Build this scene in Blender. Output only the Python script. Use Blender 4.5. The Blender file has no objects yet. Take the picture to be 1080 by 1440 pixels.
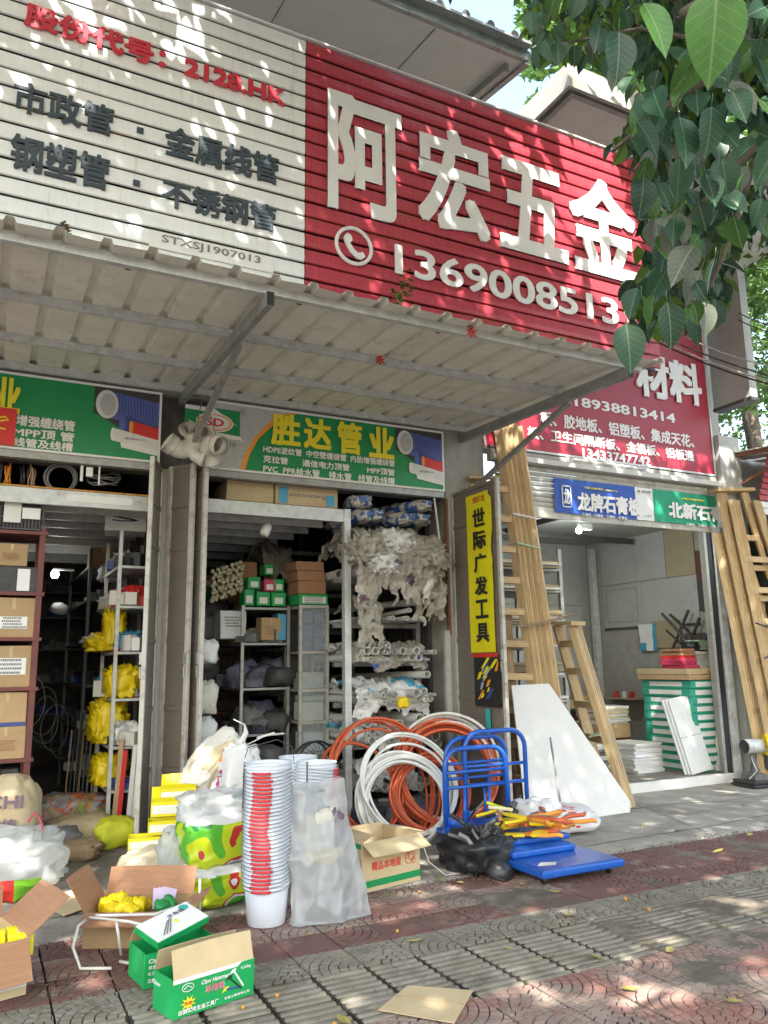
import bpy, bmesh, math, random
from mathutils import Vector, Matrix, Euler, noise
SC = bpy.context.scene
COL = SC.collection
RAD = math.radians
rnd = random.Random(7)
# ---------------------------------------------------------------- camera
YAW, PITCH, ROLL, FPX = RAD(62.944), RAD(10.905), RAD(-0.801), 1105.8
CAM = Vector((0, -7.6, 1.6))
_f = Vector((math.cos(YAW)*math.cos(PITCH), math.sin(YAW)*math.cos(PITCH), math.sin(PITCH)))
_r0 = Vector((math.sin(YAW), -math.cos(YAW), 0)); _u0 = _r0.cross(_f)
_r = math.cos(ROLL)*_r0 + math.sin(ROLL)*_u0
_u = -math.sin(ROLL)*_r0 + math.cos(ROLL)*_u0
cd = bpy.data.cameras.new('camera'); cam = bpy.data.objects.new('camera', cd); COL.objects.link(cam)
cam.matrix_world = Matrix(((_r.x, _u.x, -_f.x, CAM.x), (_r.y, _u.y, -_f.y, CAM.y), (_r.z, _u.z, -_f.z, CAM.z), (0, 0, 0, 1)))
cd.sensor_fit = 'VERTICAL'; cd.sensor_height = 36; cd.sensor_width = 27; cd.lens = FPX/1440*36
cd.clip_start = 0.05; cd.clip_end = 900
SC.camera = cam
# ---------------------------------------------------------------- world, sun, exposure
SUND = Vector((0.30, 0.52, -0.82)).normalized()      # the way sunlight travels
sun_el = math.asin(-SUND.z); sun_az = math.atan2(-SUND.x, -SUND.y)
w = bpy.data.worlds.new('World'); SC.world = w; w.use_nodes = True
nt = w.node_tree; bg = nt.nodes['Background']
sk = nt.nodes.new('ShaderNodeTexSky'); sk.sky_type = 'NISHITA'; sk.sun_disc = False
sk.sun_elevation = sun_el; sk.sun_rotation = sun_az; sk.air_density = 1.6; sk.dust_density = 4.0; sk.ozone_density = 0.6
nt.links.new(sk.outputs[0], bg.inputs[0]); bg.inputs[1].default_value = 0.15
sl = bpy.data.lights.new('sun', 'SUN'); sl.energy = 4.0; sl.angle = RAD(0.6); sl.color = (1, 0.95, 0.86)
so = bpy.data.objects.new('sun', sl); COL.objects.link(so); so.rotation_euler = SUND.to_track_quat('-Z', 'Y').to_euler(); so.location = (0, -8, 14)
SC.view_settings.view_transform = 'Standard'; SC.view_settings.look = 'None'
SC.view_settings.exposure = 2.05; SC.view_settings.gamma = 1; SC.view_settings.use_curve_mapping = False
SC.cycles.max_bounces = 7; SC.cycles.diffuse_bounces = 5; SC.cycles.transparent_max_bounces = 8
SC.cycles.use_denoising = True; SC.cycles.sample_clamp_indirect = 6

# ---------------------------------------------------------------- materials
MATS = {}
def mat(name, col, rough=0.7, metal=0.0, var=0.12, scale=6.0, bump=0.15, bscale=40.0, dirt=None, dirt_amt=0.0, dscale=2.5,
        rand=0.0, trans=0.0, alpha=1.0, emit=0.0, stretch=None, coord='Object', spec=0.5, coat=0.0, sub=0.0, fine=None):
    m = bpy.data.materials.new(name); m.use_nodes = True; MATS[name] = m
    n, l = m.node_tree.nodes, m.node_tree.links
    b = n['Principled BSDF']; b.inputs['Roughness'].default_value = rough; b.inputs['Metallic'].default_value = metal
    b.inputs['Specular IOR Level'].default_value = spec
    b.inputs['Coat Weight'].default_value = coat
    if alpha < 1: b.inputs['Alpha'].default_value = alpha
    if trans: b.inputs['Transmission Weight'].default_value = trans
    tc = n.new('ShaderNodeTexCoord'); mp = n.new('ShaderNodeMapping')
    if coord == 'World':
        g = n.new('ShaderNodeNewGeometry'); l.new(g.outputs['Position'], mp.inputs[0])
    else: l.new(tc.outputs['Object'], mp.inputs[0])
    if stretch: mp.inputs['Scale'].default_value = stretch
    n1 = n.new('ShaderNodeTexNoise'); n1.inputs['Scale'].default_value = scale; n1.inputs['Detail'].default_value = 8; n1.inputs['Roughness'].default_value = .65
    l.new(mp.outputs[0], n1.inputs['Vector'])
    mr = n.new('ShaderNodeMapRange'); mr.inputs['From Min'].default_value = .3; mr.inputs['From Max'].default_value = .7
    mr.inputs['To Min'].default_value = 1-var; mr.inputs['To Max'].default_value = 1+var
    l.new(n1.outputs[0], mr.inputs[0])
    mx = n.new('ShaderNodeMix'); mx.data_type = 'RGBA'; mx.blend_type = 'MULTIPLY'; mx.inputs[0].default_value = 1
    mx.inputs[6].default_value = (*col, 1); l.new(mr.outputs[0], mx.inputs[7])
    out = mx.outputs[2]
    if rand:
        oi = n.new('ShaderNodeObjectInfo'); r2 = n.new('ShaderNodeMapRange')
        r2.inputs['To Min'].default_value = 1-rand; r2.inputs['To Max'].default_value = 1+rand
        l.new(oi.outputs['Random'], r2.inputs[0])
        m2 = n.new('ShaderNodeMix'); m2.data_type = 'RGBA'; m2.blend_type = 'MULTIPLY'; m2.inputs[0].default_value = 1
        l.new(out, m2.inputs[6]); l.new(r2.outputs[0], m2.inputs[7]); out = m2.outputs[2]
    if dirt:
        n2 = n.new('ShaderNodeTexNoise'); n2.inputs['Scale'].default_value = dscale; n2.inputs['Detail'].default_value = 10; n2.inputs['Roughness'].default_value = .72
        l.new(mp.outputs[0], n2.inputs['Vector'])
        r3 = n.new('ShaderNodeMapRange'); r3.inputs['From Min'].default_value = .62-dirt_amt*.35; r3.inputs['From Max'].default_value = .74-dirt_amt*.2
        r3.inputs['To Max'].default_value = min(1, .35+dirt_amt)
        l.new(n2.outputs[0], r3.inputs[0])
        m3 = n.new('ShaderNodeMix'); m3.data_type = 'RGBA'; l.new(r3.outputs[0], m3.inputs[0]); l.new(out, m3.inputs[6]); m3.inputs[7].default_value = (*dirt, 1)
        out = m3.outputs[2]
    l.new(out, b.inputs['Base Color'])
    if bump:
        nb = n.new('ShaderNodeTexNoise'); nb.inputs['Scale'].default_value = bscale; nb.inputs['Detail'].default_value = 6
        l.new(mp.outputs[0], nb.inputs['Vector'])
        bp = n.new('ShaderNodeBump'); bp.inputs['Strength'].default_value = bump; bp.inputs['Distance'].default_value = .01
        l.new(nb.outputs[0], bp.inputs['Height']); l.new(bp.outputs[0], b.inputs['Normal'])
    if emit:
        b.inputs['Emission Color'].default_value = (*col, 1); b.inputs['Emission Strength'].default_value = emit
    if sub:   # light coming through thin plastic or leaves
        tr = n.new('ShaderNodeBsdfTranslucent'); l.new(out, tr.inputs[0]); ms = n.new('ShaderNodeMixShader'); ms.inputs[0].default_value = sub
        l.new(b.outputs[0], ms.inputs[1]); l.new(tr.outputs[0], ms.inputs[2]); l.new(ms.outputs[0], n['Material Output'].inputs[0])
    return m
DIRT = (.10, .085, .065)
mat('concrete', (.33, .31, .27), .9, var=.22, scale=3, bump=.5, bscale=60, dirt=(.17, .15, .12), dirt_amt=.45, dscale=1.3, coord='World')
mat('floor', (.20, .185, .16), .85, var=.2, bump=.3, dirt=DIRT, dirt_amt=.4, coord='World')
mat('asphalt', (.06, .06, .06), .95, bump=.6, bscale=90, coord='World')
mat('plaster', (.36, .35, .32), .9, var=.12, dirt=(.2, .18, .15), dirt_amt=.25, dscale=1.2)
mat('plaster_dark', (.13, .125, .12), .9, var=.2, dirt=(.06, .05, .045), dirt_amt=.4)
mat('soffit', (.60, .60, .57), .6, var=.05, bump=.05, dirt=(.3, .27, .22), dirt_amt=.12, dscale=1.5)
mat('cement_panel', (.42, .43, .41), .8, var=.1, scale=2, dirt=(.2, .2, .19), dirt_amt=.2)
mat('steel', (.36, .37, .36), .5, .55, var=.2, scale=9, bump=.1, dirt=(.16, .10, .06), dirt_amt=.2, dscale=7)
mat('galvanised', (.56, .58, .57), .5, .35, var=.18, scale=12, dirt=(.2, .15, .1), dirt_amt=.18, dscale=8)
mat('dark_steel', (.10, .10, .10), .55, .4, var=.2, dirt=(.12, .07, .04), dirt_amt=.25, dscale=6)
mat('rust', (.20, .09, .05), .9, var=.4, scale=14, bump=.4)
mat('orange_rust', (.55, .27, .05), .85, var=.4, scale=14, bump=.2)
mat('roof_sheet', (.72, .71, .63), .5, .1, var=.1, scale=3, bump=.06, dirt=(.40, .36, .28), dirt_amt=.2, dscale=5)
mat('white_slat', (.86, .88, .88), .42, var=.04, bump=.03, dirt=(.58, .56, .50), dirt_amt=.16, dscale=4, stretch=(5, 1, .5))
mat('red_slat', (.47, .055, .08), .42, var=.2, scale=9, bump=.05, dirt=(.40, .13, .15), dirt_amt=.22, dscale=5, stretch=(7, 1, .5), coat=.1)
mat('red_board', (.36, .022, .045), .45, var=.1, bump=.02, dirt=(.27, .04, .05), dirt_amt=.2)
mat('white_letter', (.82, .82, .82), .45, var=.04, bump=0)
mat('dark_letter', (.055, .075, .095), .5, var=.2, bump=.05)
mat('red_letter', (.62, .04, .07), .5, var=.1, bump=0)
mat('grey_letter', (.2, .21, .22), .6, bump=0)
mat('green_board', (.01, .27, .085), .42, var=.08, bump=.02)
mat('green_cloth', (.01, .30, .16), .6, var=.08, bump=.05)
mat('blue_cloth', (.025, .09, .42), .6, var=.08, bump=.05)
mat('yellow_letter', (.85, .74, .03), .5, bump=0, var=.05)
mat('orange_print', (.85, .32, .04), .5, bump=0, var=.05)
mat('charcoal_print', (.055, .05, .045), .6, bump=0, var=.4, scale=200)
mat('dotted_print', (.48, .49, .48), .6, bump=0, var=.3, scale=90)
mat('blue_print', (.10, .14, .42), .5, bump=0)
mat('dark_blue_print', (.05, .07, .25), .5, bump=0)
mat('red_print', (.66, .035, .03), .5, bump=0)
mat('pale_print', (.70, .71, .68), .5, bump=0)
mat('white_print', (.80, .80, .78), .6, bump=0, var=.05)
mat('black_print', (.02, .02, .02), .6, bump=0)
mat('yellow_board', (.80, .72, .01), .5, var=.08, bump=.03, dirt=(.6, .52, .03), dirt_amt=.2)
mat('door_panel', (.20, .17, .145), .6, .1, var=.15, scale=3, bump=.1, dirt=(.14, .10, .08), dirt_amt=.3, dscale=3)
mat('door_frame', (.50, .49, .44), .6, .1, var=.12, dirt=(.22, .15, .1), dirt_amt=.32, dscale=9)
mat('cardboard', (.44, .30, .16), .85, var=.1, scale=5, bump=.12, bscale=70, rand=.16, dirt=(.34, .22, .12), dirt_amt=.15)
mat('cardboard_light', (.56, .44, .26), .85, var=.1, scale=5, bump=.12, bscale=70, rand=.1)
mat('cardboard_red', (.38, .20, .11), .85, var=.12, bump=.1, stretch=(1, 9, 9))
mat('red_rack', (.16, .045, .04), .55, var=.2, dirt=(.09, .05, .04), dirt_amt=.3)
mat('timber', (.54, .39, .21), .7, var=.26, scale=5, bump=.15, bscale=25, stretch=(9, 9, .9), rand=.14, dirt=(.36, .24, .13), dirt_amt=.25, dscale=3)
mat('old_timber', (.42, .30, .18), .8, var=.25, scale=5, bump=.25, stretch=(9, 9, .8), rand=.2, dirt=(.25, .17, .1), dirt_amt=.3)
mat('plywood', (.50, .37, .22), .8, var=.15, rand=.2)
mat('brown_board', (.13, .05, .035), .6, var=.2)
mat('gypsum', (.72, .71, .68), .8, var=.06, bump=.08, dirt=(.55, .52, .47), dirt_amt=.2, dscale=3)
mat('white_panel', (.76, .78, .79), .45, var=.04, bump=.02)
mat('bucket_plastic', (.72, .76, .82), .35, var=.04, bump=.01, spec=.5, dirt=(.55, .56, .56), dirt_amt=.1)
mat('red_plastic', (.62, .03, .04), .4, bump=0)
mat('wire', (.25, .25, .25), .4, .8, bump=0)
mat('orange_hose', (.62, .12, .045), .38, var=.1, bump=.02)
mat('white_hose', (.72, .72, .68), .4, var=.06, bump=.02)
mat('pvc', (.66, .66, .62), .4, var=.1, scale=4, bump=.02, rand=.12, dirt=(.42, .39, .32), dirt_amt=.3, dscale=6)
mat('pvc_old', (.60, .585, .52), .5, var=.1, bump=.05, dirt=(.38, .34, .26), dirt_amt=.35, dscale=9)
mat('plastic_wrap', (.52, .49, .43), .42, var=.18, scale=6, bump=.35, bscale=22, dirt=(.30, .27, .21), dirt_amt=.4, dscale=5, sub=.25)
mat('clear_bag', (.80, .83, .84), .16, var=.12, scale=8, bump=.4, bscale=18, alpha=.45, sub=.25)
mat('white_sack', (.78, .78, .77), .55, var=.06, bump=.25, bscale=30, sub=.12)
mat('tan_sack', (.50, .40, .25), .8, var=.14, bump=.3, bscale=50)
mat('cream_bag', (.70, .62, .42), .7, var=.1, bump=.2)
mat('green_bag', (.20, .50, .03), .35, var=.1, bump=.15)
mat('lime_bag', (.55, .66, .02), .35, var=.1, bump=.15)
mat('dark_green_bag', (.02, .25, .06), .35, var=.1, bump=.15)
mat('yellow_plastic', (.82, .62, .01), .4, var=.1, bump=.1)
mat('yellow_card', (.82, .72, .01), .5, var=.06, bump=.03, rand=.06)
mat('lime_stripe', (.62, .66, .03), .6, bump=.05)
mat('blue_paint', (.012, .10, .46), .32, var=.1, bump=.04, coat=.2, dirt=(.16, .22, .34), dirt_amt=.12, dscale=14)
mat('black_rubber', (.022, .024, .027), .38, var=.2, bump=.25, bscale=30)
mat('black_plastic', (.03, .03, .033), .3, bump=.05)
mat('glass', (.55, .62, .62), .08, alpha=.28, bump=0, var=.02)
mat('cyan_box', (.08, .35, .55), .5, rand=.2)
mat('navy_box', (.05, .10, .34), .5, rand=.3)
mat('green_box', (.01, .34, .09), .45, var=.06, bump=.03, rand=.08)
mat('teal_box', (.04, .36, .26), .5, var=.08, bump=.03)
mat('pink_box', (.55, .05, .12), .5)
mat('grey_item', (.20, .20, .20), .6, var=.3, rand=.4, bump=.1)
mat('dark_item', (.06, .06, .062), .6, var=.4, rand=.5, bump=.1)
mat('bluegrey_item', (.13, .14, .19), .45, var=.4, rand=.5, bump=.2, sub=.1)
mat('red_brick_item', (.16, .07, .05), .8, var=.3, rand=.2)
mat('garlic', (.55, .50, .34), .7, var=.2, bump=.2)
mat('tile_grey', (.34, .31, .26), .85, var=.25, scale=16, bump=.35, bscale=120, coord='World')
mat('bark', (.10, .08, .06), .9, var=.3, scale=12, bump=.6, bscale=30)
mat('twig', (.16, .14, .08), .8, var=.2)
mat('berry', (.55, .26, .05), .4, bump=.05)
mat('dry_leaf', (.40, .33, .10), .7, rand=.3)
mat('lamp_glow', (1, 1, .96), .3, emit=14, bump=0)
mat('lens', (.03, .03, .03), .1, bump=0)
mat('sea_green', (.05, .42, .38), .5, bump=.02)
mat('pale_green', (.42, .55, .42), .5, bump=.02)
mat('purple_paper', (.55, .45, .60), .7, bump=.05)
mat('dark_slat', (.03, .045, .04), .6)
mat('mauve', (.15, .10, .14), .6)

def remix(name, *stops):
    "pavement materials: red and grey patches, soil and worn spots follow world position"
    m = bpy.data.materials.new(name); m.use_nodes = True; MATS[name] = m
    n, l = m.node_tree.nodes, m.node_tree.links; b = n['Principled BSDF']; b.inputs['Roughness'].default_value = .85
    g = n.new('ShaderNodeNewGeometry')
    cur = None
    for col, sc, lo, hi, seed in stops:
        if cur is None:
            rgb = n.new('ShaderNodeRGB'); rgb.outputs[0].default_value = (*col, 1); cur = rgb.outputs[0]; continue
        mp = n.new('ShaderNodeMapping'); mp.inputs['Location'].default_value = (seed, seed*2.3, 0); l.new(g.outputs['Position'], mp.inputs[0])
        t = n.new('ShaderNodeTexNoise'); t.inputs['Scale'].default_value = sc; t.inputs['Detail'].default_value = 9; t.inputs['Roughness'].default_value = .7
        l.new(mp.outputs[0], t.inputs['Vector'])
        r = n.new('ShaderNodeMapRange'); r.inputs['From Min'].default_value = lo; r.inputs['From Max'].default_value = hi; l.new(t.outputs[0], r.inputs[0])
        x = n.new('ShaderNodeMix'); x.data_type = 'RGBA'; l.new(r.outputs[0], x.inputs[0]); l.new(cur, x.inputs[6]); x.inputs[7].default_value = (*col, 1); cur = x.outputs[2]
    l.new(cur, b.inputs['Base Color'])
    t = n.new('ShaderNodeTexNoise'); t.inputs['Scale'].default_value = 140; l.new(g.outputs['Position'], t.inputs['Vector'])
    bp = n.new('ShaderNodeBump'); bp.inputs['Strength'].default_value = .4; bp.inputs['Distance'].default_value = .004
    l.new(t.outputs[0], bp.inputs['Height']); l.new(bp.outputs[0], b.inputs['Normal'])
SOIL = (.12, .10, .075)
remix('tile_pale', ((.30, .235, .195), 0, 0, 0, 0), ((.22, .165, .135), 5, .45, .6, 3), ((.27, .135, .11), 1.7, .46, .58, 9), (SOIL, 1.6, .57, .68, 5), ((.38, .35, .31), 30, .62, .75, 1))
remix('tile_red', ((.17, .085, .072), 0, 0, 0, 0), ((.25, .20, .17), 3.0, .55, .64, 3), ((.13, .065, .055), 12, .5, .7, 8), (SOIL, 1.8, .56, .66, 5))
remix('tile_olive', ((.21, .19, .145), 0, 0, 0, 0), ((.26, .24, .20), 3, .46, .6, 3), ((.13, .115, .085), 7, .52, .68, 8), (SOIL, 1.5, .55, .67, 5))
remix('mortar', ((.032, .027, .022), 0, 0, 0, 0), ((.085, .07, .052), 2, .5, .62, 5), ((.06, .07, .03), 1.2, .6, .7, 2))

def patches(name, cols, scale=4.0, rough=.35, bump=.2, sub=.0, warp=(1, 1, 1)):
    "printed film: colour fields with hard edges; cols is a list of (from, colour)"
    m = mat(name, (.5, .5, .5), rough, bump=bump, bscale=24, sub=sub); n, l = m.node_tree.nodes, m.node_tree.links; b = n['Principled BSDF']
    tc = n.new('ShaderNodeTexCoord'); mp = n.new('ShaderNodeMapping'); mp.inputs['Scale'].default_value = warp; l.new(tc.outputs['Object'], mp.inputs[0])
    t = n.new('ShaderNodeTexNoise'); t.inputs['Scale'].default_value = scale; t.inputs['Detail'].default_value = 1.5; t.inputs['Distortion'].default_value = .6; l.new(mp.outputs[0], t.inputs['Vector'])
    cr = n.new('ShaderNodeValToRGB'); cr.color_ramp.interpolation = 'CONSTANT'
    for i, (p, c) in enumerate(cols):
        e = cr.color_ramp.elements[i] if i < 2 else cr.color_ramp.elements.new(p); e.position = p; e.color = (*c, 1)
    l.new(t.outputs[0], cr.inputs[0]); l.new(cr.outputs[0], b.inputs['Base Color'])
    for q in n:
        if q.type == 'BSDF_TRANSLUCENT': l.new(cr.outputs[0], q.inputs[0])
W_, G_, L_, R_, K_ = (.72, .72, .70), (.10, .42, .03), (.52, .62, .02), (.5, .03, .03), (.02, .2, .05)
patches('feed_print', [(0, K_), (.34, G_), (.45, L_), (.57, R_), (.60, W_), (.64, G_)], 2.4, warp=(1, 1.6, 1.5), sub=.1)
patches('left_print', [(0, (.3, .3, .29)), (.40, (.55, .12, .04)), (.45, (.34, .33, .31)), (.55, (.62, .28, .03)), (.60, (.25, .25, .25)), (.66, (.35, .4, .05))], 5)
patches('paper_print', [(0, (.62, .53, .34)), (.40, (.74, .72, .66)), (.56, (.66, .56, .36)), (.66, (.6, .08, .05))], 3)
patches('wrap_print', [(0, (.05, .13, .42)), (.44, (.55, .52, .45)), (.55, (.70, .68, .62)), (.62, (.10, .2, .5))], 8, bump=.4, sub=.1)
patches('pinkish_print', [(0, (.7, .7, .68)), (.52, (.55, .06, .22)), (.57, (.74, .73, .70)), (.63, (.7, .32, .04)), (.66, (.74, .73, .70))], 5, sub=.1)
# ---------------------------------------------------------------- mesh helpers
class MB:
    def __init__(s): s.v, s.f, s.m = [], [], []
    def add(s, vs, fs, mi=0, M=None):
        o = len(s.v)
        s.v += [tuple(M @ Vector(p)) if M is not None else tuple(p) for p in vs]
        s.f += [tuple(i+o for i in f) for f in fs]; s.m += [mi]*len(fs); return s
    def box(s, x0, x1, y0, y1, z0, z1, mi=0, M=None):
        vs = [(x, y, z) for z in (z0, z1) for y in (y0, y1) for x in (x0, x1)]
        return s.add(vs, [(0, 2, 3, 1), (4, 5, 7, 6), (0, 1, 5, 4), (2, 6, 7, 3), (0, 4, 6, 2), (1, 3, 7, 5)], mi, M)
    def beam(s, a, b, w, h=None, up=(0, 0, 1), mi=0):
        a, b = Vector(a), Vector(b); h = h or w; d = (b-a); L = d.length; d.normalize()
        sx = d.cross(Vector(up));
        if sx.length < 1e-4: sx = d.cross(Vector((1, 0, 0)))
        sx.normalize(); sz = sx.cross(d)
        M = Matrix(((sx.x, d.x, sz.x, a.x), (sx.y, d.y, sz.y, a.y), (sx.z, d.z, sz.z, a.z), (0, 0, 0, 1)))
        return s.box(-w/2, w/2, 0, L, -h/2, h/2, mi, M)
    def tube(s, pts, r, n=8, closed=False, mi=0, cap=True):
        pts = [Vector(p) for p in pts]; N = len(pts); rs = r if isinstance(r, (list, tuple)) else [r]*N
        o = len(s.v); prev = None
        for i, p in enumerate(pts):
            t = (pts[(i+1) % N]-pts[i-1]) if closed else (pts[min(i+1, N-1)]-pts[max(i-1, 0)])
            t.normalize()
            if prev is None:
                a = t.cross(Vector((0, 0, 1)));
                if a.length < .1: a = t.cross(Vector((1, 0, 0)))
            else: a = prev - t*prev.dot(t)
            a.normalize(); prev = a.copy(); b = t.cross(a)
            for k in range(n):
                th = 2*math.pi*k/n; s.v.append(tuple(p+(a*math.cos(th)+b*math.sin(th))*rs[i]))
        M = N if closed else N-1
        for i in range(M):
            j = (i+1) % N
            for k in range(n):
                k2 = (k+1) % n; s.f.append((o+i*n+k, o+i*n+k2, o+j*n+k2, o+j*n+k)); s.m.append(mi)
        if cap and not closed:
            s.f.append(tuple(o+k for k in range(n))[::-1]); s.f.append(tuple(o+(N-1)*n+k for k in range(n))); s.m += [mi, mi]
        return s
    def lathe(s, prof, n=20, M=None, mi=0):
        vs = []; fs = []
        for r, z in prof:
            for k in range(n): vs.append((r*math.cos(2*math.pi*k/n), r*math.sin(2*math.pi*k/n), z))
        for i in range(len(prof)-1):
            for k in range(n):
                k2 = (k+1) % n; fs.append((i*n+k, i*n+k2, (i+1)*n+k2, (i+1)*n+k))
        return s.add(vs, fs, mi, M)
    def prism(s, poly, h, M=None, mi=0):
        "poly: xy points, extruded from z=0 to z=h"
        n = len(poly); vs = [(x, y, 0) for x, y in poly]+[(x, y, h) for x, y in poly]
        return s.add(vs, [tuple(range(n))[::-1], tuple(range(n, 2*n))]+[(i, (i+1) % n, n+(i+1) % n, n+i) for i in range(n)], mi, M)
    def mesh(s, name, mats, smooth=False):
        me = bpy.data.meshes.new(name); me.from_pydata(s.v, [], s.f)
        for m in (mats if isinstance(mats, (list, tuple)) else [mats]): me.materials.append(MATS[m] if isinstance(m, str) else m)
        me.polygons.foreach_set('material_index', s.m)
        if smooth: me.polygons.foreach_set('use_smooth', [True]*len(s.f))
        me.update(); return me
    def build(s, name, mats, parent=None, smooth=False, bevel=0, loc=None, rot=None):
        return link(name, s.mesh(name, mats, smooth), parent, bevel, loc, rot)
def link(name, me, parent=None, bevel=0, loc=None, rot=None):
    o = bpy.data.objects.new(name, me); COL.objects.link(o)
    if parent is not None: o.parent = parent
    if loc is not None: o.location = loc
    if rot is not None: o.rotation_euler = rot
    if bevel:
        b = o.modifiers.new('bevel', 'BEVEL'); b.width = bevel; b.segments = 2; b.limit_method = 'ANGLE'
        for p in me.polygons: p.use_smooth = True
        wn = o.modifiers.new('wn', 'WEIGHTED_NORMAL')
    return o
def tag(o, label=None, cat=None, group=None, kind=None):
    if label: o['label'] = label
    if cat: o['category'] = cat
    if group: o['group'] = group
    if kind: o['kind'] = kind
    return o
def thing(name, label, cat, loc=(0, 0, 0), rz=0, group=None):
    o = bpy.data.objects.new(name, None); COL.objects.link(o); o.empty_display_size = .1
    o.location = loc; o.rotation_euler = (0, 0, rz); return tag(o, label, cat, group)
def dup(root, loc=None, rz=None, label=None, rot=None):
    def cp(o, par):
        c = o.copy(); COL.objects.link(c); c.parent = par
        for ch in kids.get(o.name, []): cp(ch, c)
        return c
    kids = {}
    def walk(o):
        kids[o.name] = list(o.children)
        for ch in o.children: walk(ch)
    walk(root); r = cp(root, None)
    if loc is not None: r.location = loc
    if rz is not None: r.rotation_euler = (0, 0, rz)
    if rot is not None: r.rotation_euler = rot
    if label: r['label'] = label
    return r
def frame(o, x, y, z=None):
    "matrix with origin o and axes x, y (plane of lettering) and z = x cross y"
    x = Vector(x).normalized(); y = Vector(y).normalized(); z = x.cross(y)
    return Matrix(((x.x, y.x, z.x, o[0]), (x.y, y.y, z.y, o[1]), (x.z, y.z, z.z, o[2]), (0, 0, 0, 1)))
FRONT = lambda x, z, y: frame((x, y, z), (1, 0, 0), (0, 0, 1))     # lettering that faces the street
def text(s, h, W, M, material, parent, bold=0.0, depth=0.0, name='lettering', shear=0, space=1.0):
    "one line of lettering fitted into width W (None: natural) and height h, lower left corner at M's origin"
    cu = bpy.data.curves.new(name, 'FONT'); cu.body = s; cu.size = 1; cu.resolution_u = 4 if h > .15 else 2; cu.space_character = space; cu.shear = shear
    o = bpy.data.objects.new('tmp', cu); COL.objects.link(o)
    dg = bpy.context.evaluated_depsgraph_get(); me = bpy.data.meshes.new_from_object(o.evaluated_get(dg))
    bpy.data.objects.remove(o); bpy.data.curves.remove(cu)
    xs = [v.co.x for v in me.vertices]; ys = [v.co.y for v in me.vertices]
    if not xs: return None
    x0, x1, y0, y1 = min(xs)-bold, max(xs)+bold, min(ys)-bold, max(ys)+bold; sy = h/(y1-y0); sx = (W/(x1-x0)) if W else sy
    if depth:
        bm = bmesh.new(); bm.from_mesh(me); r = bmesh.ops.extrude_face_region(bm, geom=bm.faces[:])
        vv = [g for g in r['geom'] if isinstance(g, bmesh.types.BMVert)]; bmesh.ops.translate(bm, verts=vv, vec=(0, 0, 1))
        bmesh.ops.recalc_face_normals(bm, faces=bm.faces); bm.to_mesh(me); bm.free()
    mb = MB(); fs = [tuple(p.vertices) for p in me.polygons]; vs = [v.co.copy() for v in me.vertices]
    sq = not any(c in '0123456789' for c in s); ns = (9 if sq else 17) if bold and h > .1 else (5 if bold else 1)      # the stroke is thickened by shifted layers, each a hair prouder
    for k in range(ns):
        q = 2*math.pi*(k-1)/(ns-1) if k else 0; ox, oy = (bold*math.cos(q), bold*math.sin(q)) if k else (0, 0)
        if sq and k and ns == 9: ox, oy = [(-1, -1), (0, -1), (1, -1), (1, 0), (1, 1), (0, 1), (-1, 1), (-1, 0)][k-1]; ox *= bold; oy *= bold*.8
        mb.add([((v.x-x0+ox)*sx, (v.y-y0+oy)*sy, v.z*depth+k*.00025) for v in vs], fs, 0, M)
    bpy.data.meshes.remove(me)
    return link(name, mb.mesh(name, material), parent)
def flat(poly, M, material, parent, name='print', z=0.0):
    mb = MB(); mb.add([(x, y, z) for x, y in poly], [tuple(range(len(poly)))], 0, M); return mb.build(name, material, parent)
def rect(x0, y0, x1, y1): return [(x0, y0), (x1, y0), (x1, y1), (x0, y1)]
def ell(cx, cy, a, b, n=24, t0=0, t1=2*math.pi): return [(cx+a*math.cos(t0+(t1-t0)*k/n), cy+b*math.sin(t0+(t1-t0)*k/n)) for k in range(n+(0 if t1-t0 > 6.28 else 1))]
def fbm(p, o=4): return noise.fractal(p, 1.0, 2.0, o)
def crum(q):
    "creases like crumpled film: sharp ridges between cells"
    d = noise.voronoi(q)[0]; return (d[0]-.42)*1.1-.35*max(0, .12-(d[1]-d[0]))*-4
def sack(name, size, seed, mats, parent=None, label=None, cat=None, group=None, loc=(0, 0, 0), rot=(0, 0, 0), amp=.12, n=18, freq=2.2, pick=None, power=.6, sharp=0.0, floor=True):
    "a lumpy soft body resting on z=0 of its own frame"
    sx, sy, sz = size; mb = MB(); N, Mn = n*2, n
    vs = []
    for i in range(Mn+1):
        ph = -math.pi/2+math.pi*i/Mn
        for k in range(N):
            th = 2*math.pi*k/N
            c = lambda a: math.copysign(abs(a)**power, a)
            p = Vector((c(math.cos(ph))*c(math.cos(th)), c(math.cos(ph))*c(math.sin(th)), c(math.sin(ph))))
            q = p*freq+Vector((seed*3.1, seed, -seed)); d = fbm(q)*amp
            if sharp: d += sharp*(crum(q*1.25)+.45*crum(q*2.9+Vector((5, 5, 5))))
            p = p*(1+d); z = p.z*sz/2+sz/2
            if floor: z = max(z, 0.002*(k % 3))
            vs.append((p.x*sx/2, p.y*sy/2, z))
    fs = [(i*N+k, i*N+(k+1) % N, (i+1)*N+(k+1) % N, (i+1)*N+k) for i in range(Mn) for k in range(N)]
    mb.add(vs, fs)
    if pick:
        for fi, f in enumerate(fs):
            c = sum((Vector(vs[i]) for i in f), Vector())/4; mb.m[fi] = pick(c)
    o = mb.build(name, mats, parent, smooth=True, loc=loc, rot=rot)
    if label: tag(o, label, cat, group)
    return o
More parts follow.
